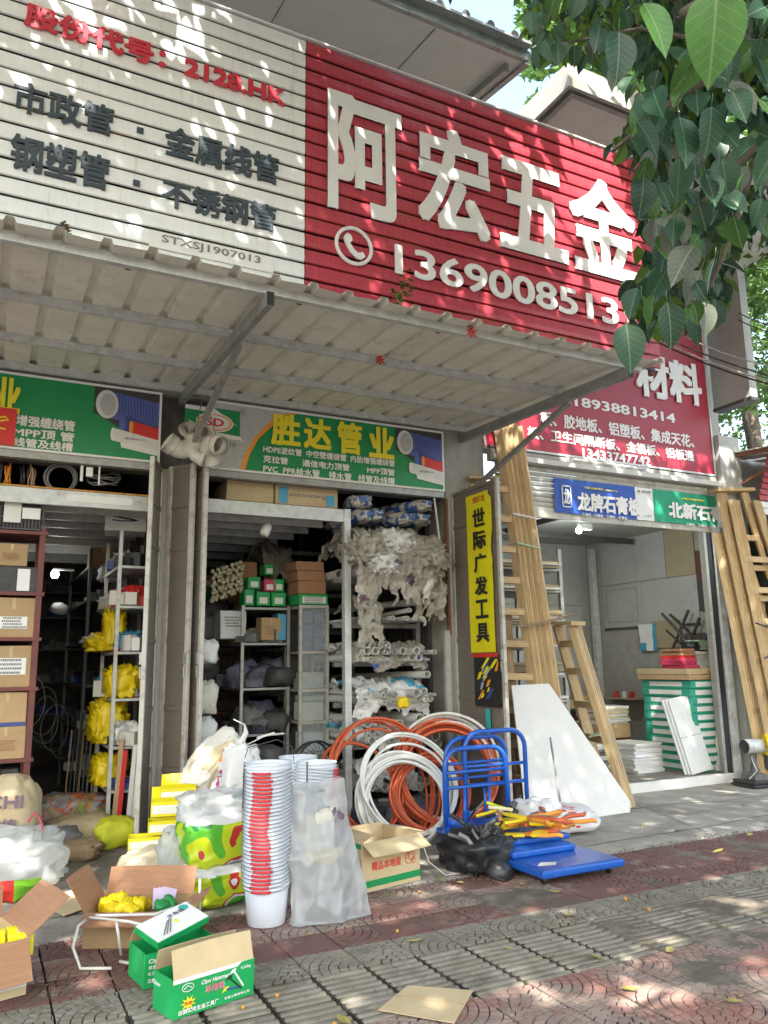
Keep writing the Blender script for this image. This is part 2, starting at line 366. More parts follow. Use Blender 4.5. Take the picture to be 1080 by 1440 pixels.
def sheet(name, P00, P10, P01, P11, nu, nv, amp, seed, mats, parent=None, freq=5, pick=None, thick=0.0, ragged=0.0, sag=0.0, normal=None):
    "crumpled sheet between four corners"
    P00, P10, P01, P11 = map(Vector, (P00, P10, P01, P11)); mb = MB(); vs = []
    nrm = Vector(normal) if normal else (P10-P00).cross(P01-P00).normalized()
    for j in range(nv+1):
        for i in range(nu+1):
            u, v = i/nu, j/nv
            if ragged and j == nv: v += ragged*noise.noise(Vector((u*9, seed, 3)))
            if ragged and i in (0, nu): u += ragged*.5*noise.noise(Vector((v*9, seed, i)))
            p = P00*(1-u)*(1-v)+P10*u*(1-v)+P01*(1-u)*v+P11*u*v
            q = Vector((p.x*freq+seed*7, p.y*freq+seed, p.z*freq)); d = amp*(1-2*abs(noise.noise(q)))+amp*.6*(.5-abs(noise.noise(q*2.7)))
            p = p+nrm*d+Vector((0, 0, -sag*math.sin(math.pi*u))); vs.append(p)
    W = nu+1
    mb.add(vs, [(j*W+i, j*W+i+1, (j+1)*W+i+1, (j+1)*W+i) for j in range(nv) for i in range(nu)])
    if pick:
        for k in range(len(mb.f)): mb.m[k] = pick((k % nu+.5)/nu, (k//nu+.5)/nv)
    o = mb.build(name, mats, parent, smooth=True)
    if thick:
        s = o.modifiers.new('solid', 'SOLIDIFY'); s.thickness = thick
    return o
def on(px, py, ax, v):
    "the point of the plane ax=v that a measured spot of the survey photograph falls on"
    d = _f*FPX+(px-540)*_r-(py-720)*_u; i = 'xyz'.index(ax); return CAM+d*((v-CAM[i])/d[i])
# ================================================================ GROUND
g = MB(); g.box(-250, 250, -250, 250, -.5, -.16); tag(g.build('ground', 'asphalt'), kind='structure')
pv = MB(); pv.box(-30, 40, -10.5, -2.17, -.3, -.024); pavement = tag(pv.build('pavement', 'mortar'), kind='structure')
kb = MB(); kb.box(-30, 40, -10.75, -10.5, -.3, .0); tag(kb.build('kerb', 'concrete', bevel=.01), kind='structure')
T = .31
def clip(poly, n, d):
    out = []
    for i in range(len(poly)):
        a, b = poly[i], poly[(i+1) % len(poly)]; da = a[0]*n[0]+a[1]*n[1]-d; db = b[0]*n[0]+b[1]*n[1]-d
        if da <= 0: out.append(a)
        if da*db < 0: t = da/(da-db); out.append((a[0]+t*(b[0]-a[0]), a[1]+t*(b[1]-a[1])))
    return out
def cell(mb, poly, h, inset, mi=0):
    cx = sum(p[0] for p in poly)/len(poly); cy = sum(p[1] for p in poly)/len(poly)
    def ins(q, dd):
        r = []
        for x, y in q:
            L = math.hypot(x-cx, y-cy) or 1; k = max(.2, 1-dd/L); r.append((cx+(x-cx)*k, cy+(y-cy)*k))
        return r
    a = ins(poly, inset); b = ins(poly, inset+.0035); n = len(a)
    vs = [(x, y, -h) for x, y in a]+[(x, y, -.002) for x, y in a]+[(x, y, .0) for x, y in b]
    fs = [tuple(range(2*n, 3*n))]
    for i in range(n):
        j = (i+1) % n; fs += [(i, j, n+j, n+i), (n+i, n+j, 2*n+j, 2*n+i)]
    mb.add(vs, fs, mi)
def fan_tile(seed, style):
    r = random.Random(seed); mb = MB(); e = T/2-.0042
    mb.box(-e, e, -e, e, -.023, -.010, 1)
    c0 = (-T/2, -T/2)
    radii = [0, .045, .095, .147, .2, .252, .305, .36, .45] if style == 0 else [0, .06, .115, .165, .215, .265, .315, .38, .45]
    for k in range(len(radii)-1):
        r0, r1 = radii[k], radii[k+1]; n = max(1, round((r0+r1)/2*math.pi/2/.052)); off = r.uniform(-.3, .3) if k else 0
        for i in range(-1, n+1):
            t0 = (i+off)/n*math.pi/2+r.uniform(-.02, .02); t1 = (i+1+off)/n*math.pi/2
            m = 2; pts = [(c0[0]+r1*math.cos(t0+(t1-t0)*q/m), c0[1]+r1*math.sin(t0+(t1-t0)*q/m)) for q in range(m+1)]
            pts += [(c0[0]+r0*math.cos(t1+(t0-t1)*q/m), c0[1]+r0*math.sin(t1+(t0-t1)*q/m)) for q in range(m+1)] if r0 > 0 else [c0]
            for nn, dd in (((1, 0), e), ((-1, 0), e), ((0, 1), e), ((0, -1), e)):
                if pts: pts = clip(pts, nn, dd)
            if len(pts) > 2:
                A = abs(sum(pts[q][0]*pts[(q+1) % len(pts)][1]-pts[(q+1) % len(pts)][0]*pts[q][1] for q in range(len(pts))))/2
                if A > 2.2e-4: cell(mb, pts, .014, .0036)
    return mb
def rib_tile():
    mb = MB(); e = T/2-.0042; mb.box(-e, e, -e, e, -.023, -.012, 1)
    for k in range(5):
        y = -T/2+T*(k+.5)/5; L = e-.010; a = .021
        p = [(-L, y-a+.006), (-L+.008, y-a), (L-.008, y-a), (L, y-a+.006), (L, y+a-.006), (L-.008, y+a), (-L+.008, y+a), (-L, y+a-.006)]
        n = 8; q = [(x*.975, y+(yy-y)*.62) for x, yy in p]
        mb.add([(x, yy, -.013) for x, yy in p]+[(x, yy, -.001) for x, yy in q], [tuple(range(n, 2*n))]+[(i, (i+1) % n, n+(i+1) % n, n+i) for i in range(n)], 0)
    return mb
def plain_tile():
    mb = MB(); e = T/2-.003; mb.box(-e, e, -e, e, -.023, -.002, 0); return mb
TM = {}
for mname in ('tile_pale', 'tile_red', 'tile_olive'):
    for st in (0, 1): TM[mname, st] = fan_tile(st+3, st).mesh('fan_tile', [mname, 'mortar'])
TM['rib'] = rib_tile().mesh('ribbed_tile', ['tile_olive', 'mortar']); TM['plain'] = plain_tile().mesh('plain_tile', ['tile_red'])
Y0 = -2.17
tr = random.Random(5); mass = MB(); nt_ = 0
def row_kind(j, i):
    if j in (0, 1): return 'tile_red' if (i > 11 or tr.random() < .35) else 'tile_pale'
    if j == 2: return 'plain' if tr.random() < .55 else 'tile_red'
    if j == 3: return 'tile_olive'
    if j in (4, 5): return 'rib'
    return 'tile_pale'
for j in range(0, 26):
    for i in range(-22, 46):
        x = 1.03+.31*i+.155-.31*3+.03; y = Y0-T*(j+.5)
        k = row_kind(j, i)
        if k == 'rib': me = TM['rib']; q = 0
        elif k == 'plain': me = TM['plain']; q = 0
        else:
            me = TM[k, 0 if j < 6 or j % 2 else 1]; q = [3, 0, 2, 1][(i % 2)+2*(j % 2)]
        near = (j < 9 and -2 <= i <= 12+(9-j)*1.0) or (j < 4 and 12 < i < 22)
        z = tr.uniform(-.003, .002); rx, ry = tr.uniform(-.006, .006), tr.uniform(-.006, .006)
        if near and nt_ < 290:
            nt_ += 1; o = link('paving_tile', me, pavement, loc=(x, y, z), rot=(rx, ry, q*math.pi/2+tr.uniform(-.006, .006)))
        elif -8 < i < 34 and j < 16:
            Mx = Matrix.Translation((x, y, z)) @ Matrix.Rotation(q*math.pi/2, 4, 'Z'); e = T/2-.004
            mi = {'tile_pale': 0, 'tile_red': 1, 'plain': 1, 'tile_olive': 2, 'rib': 2}[k]
            if k == 'rib':
                for p in me.polygons: mass.add([me.vertices[v].co for v in p.vertices], [tuple(range(len(p.vertices)))], mi, Mx)
            else: mass.box(-e, e, -e, e, -.023, -.002, mi, Mx)
tag(mass.build('far_paving', ['tile_pale', 'tile_red', 'tile_olive'], pavement), kind='stuff')
# soil and grit trodden over the paving, a low uneven skin
def skin(name, cx, cy, a, b, seed, matn, h=.006):
    mb = MB(); n = 40; vs = [];
    for j in range(n+1):
        for i in range(n+1):
            u, v = i/n*2-1, j/n*2-1; r = math.hypot(u, v); q = fbm(Vector((cx+u*a*2.2+seed, cy+v*b*2.2, seed)))
            vs.append((cx+u*a, cy+v*b, h*(1.15-r*1.6)+q*h*1.5-.004))
    mb.add(vs, [(j*(n+1)+i, j*(n+1)+i+1, (j+1)*(n+1)+i+1, (j+1)*(n+1)+i) for j in range(n) for i in range(n)])
    o = mb.build(name, matn, smooth=True); tag(o, kind='stuff'); return o
remix('soil', (SOIL, 0, 0, 0, 0), ((.21, .18, .14), 6, .45, .6, 2), ((.09, .075, .055), 14, .55, .7, 4))
skin('trodden_soil', 3.3, -2.75, .75, .45, 1, 'soil'); skin('trodden_soil', 4.4, -3.6, .9, .35, 2, 'soil'); skin('trodden_soil', 3.7, -4.35, .7, .4, 3, 'soil')
skin('trodden_soil', 6.0, -2.6, 1.1, .4, 4, 'soil', .007)
# concrete apron with a broken front edge
ap = MB(); N = 150; M_ = 22
def edge(x): return -2.165+.06*noise.noise(Vector((x*1.7, 2, 0)))+.03*noise.noise(Vector((x*7, 5, 0)))+(.0 if x < 3.5 else .07)
vs = []
for i in range(N+1):
    x = -4+i*16/N; ye = edge(x)
    for j in range(M_+1):
        y = .3+(ye-.3)*j/M_
        z = .008+.006*fbm(Vector((x*1.3, y*1.3, 0)))
        vs.append((x, y, z-(.012 if j == M_ else 0)))
    vs.append((x, ye-.012, -.03))
W_ = M_+2
ap.add(vs, [(i*W_+j, i*W_+j+1, (i+1)*W_+j+1, (i+1)*W_+j) for i in range(N) for j in range(M_+1)])
apron = tag(ap.build('concrete_apron', 'concrete', smooth=True), kind='structure')
# cracks: thin gaps filled with dark soil
for k, (xa, ya, xb, yb) in enumerate(((1.9, -.1, 2.4, -2.1), (5.2, -.6, 8.5, -1.0), (6.2, -2.0, 6.8, -.3), (.2, -1.6, 1.5, -1.9), (4.8, -1.9, 8.8, -1.7))):
    c = MB(); pts = []
    for i in range(25):
        t = i/24; x = xa+(xb-xa)*t+.07*noise.noise(Vector((t*6, k, 1))); y = ya+(yb-ya)*t+.07*noise.noise(Vector((t*6, k, 9))); pts.append((x, y, .0165+.006*fbm(Vector((x*1.3, y*1.3, 0)))-.007))
    vv = []; wd = .005
    for x, y, z in pts: vv += [(x-wd, y-wd, z+.0015), (x+wd, y+wd, z+.0015)]
    c.add(vv, [(2*i, 2*i+1, 2*i+3, 2*i+2) for i in range(24)]); c.build('crack', 'mortar', apron)

# ================================================================ BUILDINGS
B = thing('shop_building', 'long hardware shop building with two dark open bays under the red and white slatted sign', 'building', (0, 0, 0))
def part(name, mats, boxes, parent=B, bevel=0):
    mb = MB()
    for b in boxes: mb.box(*b)
    return mb.build(name, mats, parent, bevel=bevel)
part('pillar', 'plaster', [(1.46, 1.92, .03, .42, 0, 3.5)]); part('pillar', 'plaster', [(4.70, 5.25, .03, .42, 0, 8.2)])
part('pillar', 'plaster', [(-2.2, -1.6, .03, .42, 0, 3.5)])
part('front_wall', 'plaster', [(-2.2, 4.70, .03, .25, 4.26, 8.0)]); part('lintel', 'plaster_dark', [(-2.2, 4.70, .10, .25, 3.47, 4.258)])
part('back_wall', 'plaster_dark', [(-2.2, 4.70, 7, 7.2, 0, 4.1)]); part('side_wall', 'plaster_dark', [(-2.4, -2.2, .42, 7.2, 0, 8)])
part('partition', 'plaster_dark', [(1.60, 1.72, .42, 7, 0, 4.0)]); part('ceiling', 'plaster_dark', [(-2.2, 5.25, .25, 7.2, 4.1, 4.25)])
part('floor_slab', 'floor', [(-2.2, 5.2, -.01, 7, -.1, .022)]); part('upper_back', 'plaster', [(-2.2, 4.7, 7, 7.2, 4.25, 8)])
cw = MB(); x = 4.69
for i in range(94):    # corrugated side wall of the pipe bay
    y = .43+i*.07; cw.box(x-.0 if i % 2 else x-.03, x+.02, y, y+.0695, 0.02, 4.09)
cw.build('corrugated_wall', 'dark_steel', B)
part('mezzanine_beam', 'galvanised', [(-2.2, 1.455, .0, .05, 3.06, 3.2), (-2.2, 1.455, .05, .10, 3.19, 3.2)])
part('mezzanine_beam', 'galvanised', [(1.925, 3.40, .0, .05, 3.10, 3.235)])
part('mezzanine_edge', 'orange_rust', [(-2.2, 1.455, -.004, .4, 3.204, 3.218)])
part('door_post', 'galvanised', [(3.395, 3.47, -.02, .06, .0, 3.24)], bevel=.004)
part('mezzanine_deck', 'plywood', [(-2.2, 1.46, .4, 6.9, 3.24, 3.26)]); part('mezzanine_deck', 'brown_board', [(1.93, 3.45, .11, 6.9, 3.24, 3.26)])
for y in (.55, 1.0, 1.5, 2.1, 2.8, 3.6, 4.6):
    part('joist', 'galvanised', [(-2.2, 1.59, y, y+.05, 3.10, 3.238)]); part('joist', 'galvanised', [(1.73, 3.42, y+.1, y+.14, 3.14, 3.238)])
# long eave of white boards over the left, tile ends on its edge
e1 = MB(); zf, zb = 7.63, 8.02
e1.add([(-3, -2, zf), (4.53, -2, zf), (4.53, 1, zb+.15), (-3, 1, zb+.15), (-3, -2.0, zf+.10), (4.53, -2.0, zf+.10), (4.53, 1, zb+.27), (-3, 1, zb+.27)],
       [(0, 3, 2, 1), (4, 5, 6, 7), (0, 1, 5, 4), (1, 2, 6, 5), (2, 3, 7, 6), (3, 0, 4, 7)])
eave = e1.build('eave', 'soffit', B)
e1 = MB(); e1.beam((-3, -2.03, zf+.05), (4.56, -2.03, zf+.05), .05, .11); e1.beam((-3, -2.08, zf+.13), (4.56, -2.08, zf+.13), .1, .03); e1.beam((4.56, -2.05, zf+.03), (4.56, 1, zb+.2), .06, .14)
e1.beam((4.40, -1.9, zf-.03), (4.40, .1, zb-.03), .05, .08); e1.build('eave_trim', 'steel', B)
for i in range(26):
    mb = MB(); mb.tube([(-2.9+i*.29, -2.13, zf+.155), (-2.9+i*.29, -1.2, zf+.29)], .045, 8); mb.build('roof_tile', 'grey_item', B)
for x in (-.9, .6, 2.1, 3.5):
    mb = MB(); mb.beam((x, -1.98, zf+.0), (x, .9, zf+.52), .008, .008); mb.build('soffit_joint', 'grey_item', B)

# right-hand building with the board shop
B2 = thing('board_shop_building', 'grey building on the right with the open board shop behind the wooden ladders', 'building', (0, 0, 0))
def part2(*a, **k): return part(*a, parent=B2, **k)
part2('front_wall', 'plaster', [(5.26, 9.22, .03, .25, 4.14, 8.3)]); part2('side_wall', 'plaster', [(9.55, 9.7, .25, 3.3, 0, 8.3)])
part2('return_wall', 'plaster', [(9.10, 9.55, .2, .3, 0, 4.14)])
part2('side_wall', 'plaster_dark', [(5.26, 5.38, .42, 3.3, 0, 4.0)]); part2('back_wall', 'cement_panel', [(5.26, 9.7, 3.2, 3.35, 0, 4.1)])
part2('ceiling', 'cement_panel', [(5.38, 9.55, .25, 3.2, 3.62, 3.7)]); part2('floor_slab', 'floor', [(5.38, 9.55, .04, 3.2, -.1, .10)])
part2('threshold', 'gypsum', [(5.5, 9.0, -.03, .038, -.05, .12)], bevel=.006)
part2('door_jamb', 'galvanised', [(8.99, 9.12, -.06, .12, .0, 3.4)], bevel=.004); part2('door_jamb', 'steel', [(5.27, 5.36, -.06, .02, .0, 3.4)], bevel=.004)
part2('jamb_seal', 'black_rubber', [(8.965, 8.988, -.02, .05, .1, 3.36)])
part2('pillar', 'cement_panel', [(9.2, 9.62, -.12, .2, 0, 4.75)], bevel=.006)
part2('shutter_box_cover', 'plaster', [(5.3, 9.18, -.05, .03, 3.98, 4.13)], bevel=.003)
part2('soffit', 'soffit', [(5.15, 10.4, -1.98, .03, 7.68, 7.74)]); part2('eave_fascia', 'plaster', [(5.15, 10.4, -2.02, -1.98, 7.56, 7.84), (5.11, 5.15, -2.02, .03, 7.56, 7.84)])  # fascia coloured darker than the soffit to stand in for shade
part2('eave_trim', 'steel', [(5.25, 10.4, -1.9, -1.84, 7.60, 7.68), (5.25, 5.31, -1.84, .02, 7.60, 7.68)]); part2('soffit_joint', 'dark_steel', [(6.6, 6.612, -1.84, 0.02, 7.676, 7.68), (8.0, 8.012, -1.84, .02, 7.676, 7.68)])
for k in range(4): # dark fibre boards with joints on the back wall
    part2('wall_board', 'cement_panel', [(5.6+k*.95, 6.54+k*.95, 3.17, 3.198, 2.55, 3.6)]); part2('wall_board', 'cement_panel', [(5.6+k*.95, 6.54+k*.95, 3.17, 3.198, 1.45, 2.54)])
for (ya, yb, za, zb, mm) in ((.78, 1.35, 2.86, 3.6, 'tan_board'), (1.36, 2.0, 2.86, 3.6, 'cement_panel'), (2.01, 2.8, 2.86, 3.6, 'cement_panel'), (.78, 1.9, 2.14, 2.85, 'cement_panel'), (1.91, 2.8, 2.14, 2.85, 'cement_panel')):
    if 'tan_board' not in MATS: mat('tan_board', (.36, .31, .20), .8, var=.06)
    part2('wall_board', mm, [(9.53, 9.548, ya, yb, za, zb)])
part2('hatch_frame', 'plaster', [(9.52, 9.528, 2.0, 2.72, 2.22, 2.24), (9.52, 9.528, 2.0, 2.72, 2.76, 2.78), (9.52, 9.528, 2.0, 2.02, 2.24, 2.76), (9.52, 9.528, 2.7, 2.72, 2.24, 2.76)])
part2('dado_strip', 'dark_steel', [(9.52, 9.546, .78, 2.8, 2.10, 2.13)])
for i, (ya, yb, za, zb, mm) in enumerate(((.52, .74, 2.75, 3.2, 'brown_board'), (.5, .74, 2.3, 2.74, 'dark_item'), (.28, .48, 3.1, 3.45, 'grey_item'), (.27, .48, 2.85, 3.0, 'old_timber'), (.28, .48, 2.68, 2.82, 'grey_item'), (.3, .5, 2.5, 2.64, 'old_timber'))):
    part2('sample_board', mm, [(9.5, 9.548, ya, yb, za, zb)])
part2('corner_column', 'galvanised', [(9.28, 9.38, 2.75, 2.85, .1, 3.5)], bevel=.004)
# roller shutter header
rs = thing('roller_shutter', 'rolled up cream slatted shutter behind the blue and green banners', 'shutter', (0, 0, 0))
for i in range(8):
    z = 3.47+i*.063; mb = MB(); n = 5
    prof = [(-.0, 0), (-.012, .012), (-.016, .030), (-.012, .048), (0, .060)]
    mb.add([(xx, -.01+p[0], z+p[1]) for xx in (5.37, 8.985) for p in prof], [(k, k+1, n+k+1, n+k) for k in range(n-1)]); mb.build('slat', 'door_frame', rs, smooth=True)
mb = MB(); mb.box(5.37, 8.985, -.035, .0, 3.33, 3.46); mb.build('bottom_rail', 'door_frame', rs, bevel=.005)
mb = MB(); mb.box(5.30, 9.17, -.13, -.052, 3.985, 4.05); mb.build('hood', 'soffit', rs, bevel=.004)
# neighbour at the right edge
B3 = thing('neighbour_building', 'plain grey building whose upper floor juts out at the right edge of the photo', 'building', (0, 0, 0))
p = on(999, 582, 'x', 9.35); q = on(1056, 563, 'x', 9.35)
part('upper_floor', 'cement_panel', [(9.35, 9.5, q.y, .03, p.z+.05, 9.6)], parent=B3); part('floor_edge', 'dark_steel', [(9.33, 9.52, q.y-.02, .03, p.z, p.z+.048)], parent=B3)
part('ground_wall', 'cement_panel', [(9.64, 16, .25, .45, 0, 4.7)], parent=B3)
na = thing('rusty_awning', 'small rusty sheet awning beside the grey projecting floor', 'awning', (0, 0, 0))
mb = MB()
for i in range(14): mb.beam((9.6+i*.2, .2, 4.55+(i % 2)*.03), (9.6+i*.2, -1.5, 4.40+(i % 2)*.03), .2, .012)
mb.build('roof_sheet', 'roof_sheet', na); mb = MB(); mb.beam((9.55, .2, 4.50), (9.55, -1.5, 4.37), .05, .05); mb.beam((9.6, -1.5, 4.35), (12.3, -1.5, 4.35), .05, .05); mb.beam((9.6, .1, 4.0), (9.6, -1.2, 4.37), .035); mb.build('frame', 'rust', na)
ns = thing('red_slatted_sign', 'red slatted sign with a white strip below, cut by the right edge of the photo', 'sign', (0, 0, 0))
for i in range(9):
    z0 = 3.78+i*.088; yy = -.35+.0*i; xl = 9.62+.036*i
    mb = MB(); mb.box(xl, 12, yy-.02, yy, z0, z0+.078); mb.build('slat', 'red_slat', ns, bevel=.006)
for z0 in (3.58, 3.675): mb = MB(); mb.box(9.58, 12, -.37, -.35, z0, z0+.088); mb.build('white_slat', 'white_slat', ns, bevel=.004)
text('中', .2, .2, FRONT(9.84, 3.56, -.375), 'black_print', ns, .03)
mb = MB(); mb.prism(ell(10.12, 4.18, .12, .16, 20), .02, FRONT(0, 0, -.372)); mb.build('round_emblem', 'yellow_letter', ns)
mb = MB(); mb.box(9.66, 14, -.5, -.1, 2.0, 3.5); tag(mb.build('dark_green_tarpaulin', 'dark_slat'), 'dark green tarpaulin hanging behind the right-hand stepladder', 'tarpaulin')
# ================================================================ AWNING
aw = thing('shop_awning', 'corrugated cream metal awning on steel brackets over the two hardware bays', 'awning', (0, 0, 0))
def zroof(y): return 4.33+.045*y
mb = MB(); pitch = .275; xs = []
x = -1.9
while x < 5.2:
    xs += [(x, 0), (x+.19, 0), (x+.205, .035), (x+.25, .035), (x+.265, 0)]; x += pitch
ny = 12
vs = []
for j in range(ny+1):
    y = .02-2.87*j/ny
    for k, (xx, h) in enumerate(xs):
        jag = .018*noise.noise(Vector((xx*3, 0, 4))) if j == ny else 0
        vs.append((xx, y+jag, zroof(y)+h+.004*noise.noise(Vector((xx*2, y*2, 0)))-(.012 if j == ny else 0)))
n = len(xs); mb.add(vs, [(j*n+i, j*n+i+1, (j+1)*n+i+1, (j+1)*n+i) for j in range(ny) for i in range(n-1)])
mb.build('roof_sheet', 'roof_sheet', aw)
for y in (-2.68, -1.76, -.86, -.10):
    mb = MB(); mb.beam((-1.9, y, zroof(y)-.035), (5.12, y, zroof(y)-.035), .05, .065); mb.build('purlin', 'galvanised', aw)
for x in (-1.75, 1.62, 4.93):
    r = MB(); r.beam((x, .02, zroof(0)-.12), (x, -2.75, zroof(-2.75)-.115), .05, .10); br = r.build('bracket_arm', 'steel', aw)
    r = MB(); r.beam((x+.03, .02, zroof(0)-.82), (x+.03, -1.9, zroof(-1.9)-.17), .045, .045); r.build('strut', 'steel', aw)
    r = MB(); r.box(x-.026, x+.026, -2.752, -2.75, zroof(-2.75)-.166, zroof(-2.75)-.065); r.build('tube_end', 'black_print', aw)
for x, y in ((3.25, -2.68), (2.9, -1.76)): text('永', .10, .10, frame((x, y-.036, zroof(y)-.085), (1, 0, 0), (0, 0, 1)), 'red_print', aw, .03, name='red_mark')
# low awning plant growing out of the gutter
def plant(name, label, base, h, n, seed, m='leaf_light', size=.04):
    r = random.Random(seed); t = thing(name, label, 'plant', base); s = MB(); lf = MB()
    for k in range(n):
        a = r.uniform(0, 6.28); L = h*r.uniform(.6, 1.1); tip = Vector((math.cos(a)*L*.5, math.sin(a)*L*.5, L)); s.tube([(0, 0, 0), tip*.5+Vector((0, 0, L*.1)), tip], [.003, .002, .001], 5)
        for i in range(9):
            u = .3+.7*i/9; c = tip*u; b = r.uniform(0, 6.28); d = Vector((math.cos(b), math.sin(b), .3))*size; e = d.cross(Vector((0, 0, 1)))*.35; lf.add([c, c+d*.5+e, c+d, c+d*.5-e], [(0, 1, 2, 3)])
    s.build('stem', 'twig', t); lf.build('leaves', m, t)

# ================================================================ BIG SLATTED SIGN
mat('leaf_light', (.14, .26, .04), .45, rand=.3, sub=.35); mat('leaf_dark', (.045, .12, .055), .34, var=.25, rand=.3, sub=.15, bump=.1); mat('leaf_old', (.16, .13, .06), .7, rand=.4, sub=.2)
SY = -2.64
bs = thing('slatted_shop_sign', 'huge slatted shop sign, half white and half red, standing on the front of the awning', 'sign', (0, 0, 0))
XB, XR = 1.915, 5.43
sr = random.Random(3)
NS = 17; zt = 6.37; ph = (zt-4.24)/NS
for i in range(NS):
    z0 = 4.24+i*ph
    for (xa, xb, m) in ((-1.9, XB-.003, 'white_slat'), (XB+.003, XR, 'red_slat')):
        g2 = sr.uniform(.010, .016); dz = sr.uniform(-.002, .002)
        prof = [(.0, 0), (-.014, .004), (-.017, ph*.3), (-.012, ph-g2-.010), (-.002, ph-g2)]
        mb = MB(); nx = 8; n = 5; vs = []
        for a in range(nx+1):
            xx = xa+(xb-xa)*a/nx
            for p in prof: vs.append((xx, SY+.02+p[0], z0+p[1]+dz+.003*noise.noise(Vector((xx*1.5, i, 0)))))
        mb.add(vs, [(a*n+k, a*n+k+1, (a+1)*n+k+1, (a+1)*n+k) for a in range(nx) for k in range(n-1)]); mb.build('slat', m, bs, smooth=False)
mb = MB(); mb.box(-1.9, XR, SY+.075, SY+.08, 4.24, zt-.02); mb.build('backing_sheet', 'black_rubber', bs)
for i in range(13):
    a = sr.uniform(-1.2, 4.6); L = sr.uniform(.4, 1.6); k = sr.randint(1, 10); z0 = 4.24+k*ph
    mb = MB(); mb.box(a, min(a+L, 5.4), SY+.028, SY+.034, z0-.012, z0-.003); mb.build('rusty_edge', 'orange_rust', bs)
mb = MB()
for x in (-1.85, -.6, .7, XB, 3.1, 4.3, XR-.03): mb.beam((x, SY+.10, 4.2), (x, SY+.10, zt-.02), .04)
for x in (-.6, XB, 4.3): mb.beam((x, SY+.12, 6.1), (x, .03, 4.9), .04)
mb.build('frame', 'rust', bs)
mb = MB(); mb.box(-1.9, XR, SY-.004, SY+.12, zt, zt+.012); mb.build('top_rail', 'white_slat', bs)
def tp(s, bl, tr, y, m, parent, bold=0.0, depth=0.0, name='lettering', space=1.0, skew=True):
    a = on(*bl, 'y', y); b = on(*tr, 'y', y)
    return text(s, b.z-a.z, b.x-a.x, FRONT(a.x, a.z, y), m, parent, bold, depth, name, space=space)
F = SY-.003
for s, bl, t_ in (('阿', (460, 292), (563, 158)), ('宏', (588, 317), (685, 200)), ('五', (703, 348), (791, 247)), ('金', (805, 378), (888, 268))):
    tp(s, bl, t_, F, 'white_letter', bs, .030, .012, 'character')
tp('13690085131', (555, 385), (888, 428), F, 'white_letter', bs, .022, .010, 'phone_number')
tp('股份代号：2128.HK', (33, 36), (401, 124), F, 'red_letter', bs, .04, .012)
tp('市政管', (17, 155), (161, 152), F, 'dark_letter', bs, .026, .008); tp('金属线管', (231, 218), (392, 221), F, 'dark_letter', bs, .026, .008)
tp('钢塑管', (12, 236), (155, 222), F, 'dark_letter', bs, .026, .008); tp('不锈钢管', (227, 289), (388, 291), F, 'dark_letter', bs, .026, .008)
for c in ((197, 184), (192, 258)):
    a = on(*c, 'y', F); mb = MB(); mb.box(a.x-.022, a.x+.022, F-.01, F, a.z-.02, a.z+.02); mb.build('dot', 'dark_letter', bs)
tp('STXSJ1907013', (227, 343), (367, 361), F-.002, 'grey_letter', bs, .02, .0)
a = on(209, 346, 'y', F); b = on(385, 362, 'y', F); flat(rect(a.x, a.z, b.x, b.z), FRONT(0, 0, F), 'white_print', bs, 'number_plate')
c = on(497, 347, 'y', F); R1 = (on(523, 352, 'y', F).x-c.x)
mb = MB(); mb.tube([(c.x+R1*.93*math.cos(t*math.pi/16), F-.01, c.z+R1*.93*math.sin(t*math.pi/16)) for t in range(32)], .015, 6, True); mb.build('phone_ring', 'white_letter', bs)
hs = [(-.5, .45), (-.35, .62), (-.15, .52), (-.08, .28), (-.22, .12), (.02, -.18), (.22, -.30), (.48, -.22), (.60, -.42), (.42, -.62), (.15, -.62), (-.2, -.35), (-.45, .05), (-.55, .3)]
mb = MB(); mb.prism([(x*R1, y*R1) for x, y in hs], .015, FRONT(c.x, c.z, F)); mb.build('phone_handset', 'white_letter', bs)
a = on(565, 425, 'y', -2.8); plant('weed', 'small reddish green weed growing on the front edge of the awning', (a.x, -2.78, zroof(-2.8)+.0), .26, 5, 4, 'leaf_light', .05)
plant('weed', 'dry brown weed on the awning edge under the number plate', (on(100, 316, 'y', -2.8).x, -2.78, zroof(-2.8)), .12, 3, 9, 'leaf_old', .03)

# ================================================================ GREEN SIGN BOARDS
def pipes_print(M, S, parent):
    "flat picture of pipes, S scales it; origin at the lower right corner, x runs left as negative"
    def P(poly, m, z): return flat([(x*S, y*S) for x, y in poly], M, m, parent, 'pipe_print', z)
    P([(-.62, .69), (-.62, .42), (-.2, .22), (0, .20), (0, .69)], 'charcoal_print', .001)
    P([(-.50, .66), (-.03, .60), (0, .60), (0, .32), (-.05, .32), (-.46, .38)], 'blue_print', .002)
    for i in range(13): P([(-.40+i*.029, .645-i*.004), (-.39+i*.029, .645-i*.004), (-.365+i*.029, .36-i*.003), (-.375+i*.029, .36-i*.003)], 'dark_blue_print', .0028)
    P(ell(-.50, .52, .105, .145), 'pale_print', .0034); P(ell(-.49, .52, .075, .115), 'dotted_print', .004)
    P([(-.36, .44), (0, .34), (0, .22), (-.34, .26)], 'dark_blue_print', .0046); P(ell(-.35, .35, .03, .09), 'blue_print', .0052)
    P([(-.27, .38), (0, .33), (0, .21), (-.26, .25)], 'red_print', .0058); P(ell(-.265, .315, .02, .066), 'orange_print', .0064)
    P([(-.44, .29), (-.05, .22), (0, .21), (0, .10), (-.43, .16)], 'pale_print', .007); P(ell(-.435, .225, .02, .066), 'white_print', .0076)
    P([(-.36, .155), (0, .10), (0, .05), (-.35, .10)], 'white_print', .008)
    text('胜达管业 PVC', .022*S, .2*S, M @ Matrix.Translation((-.32*S, .185*S, .0085)), 'grey_letter', parent, .02)
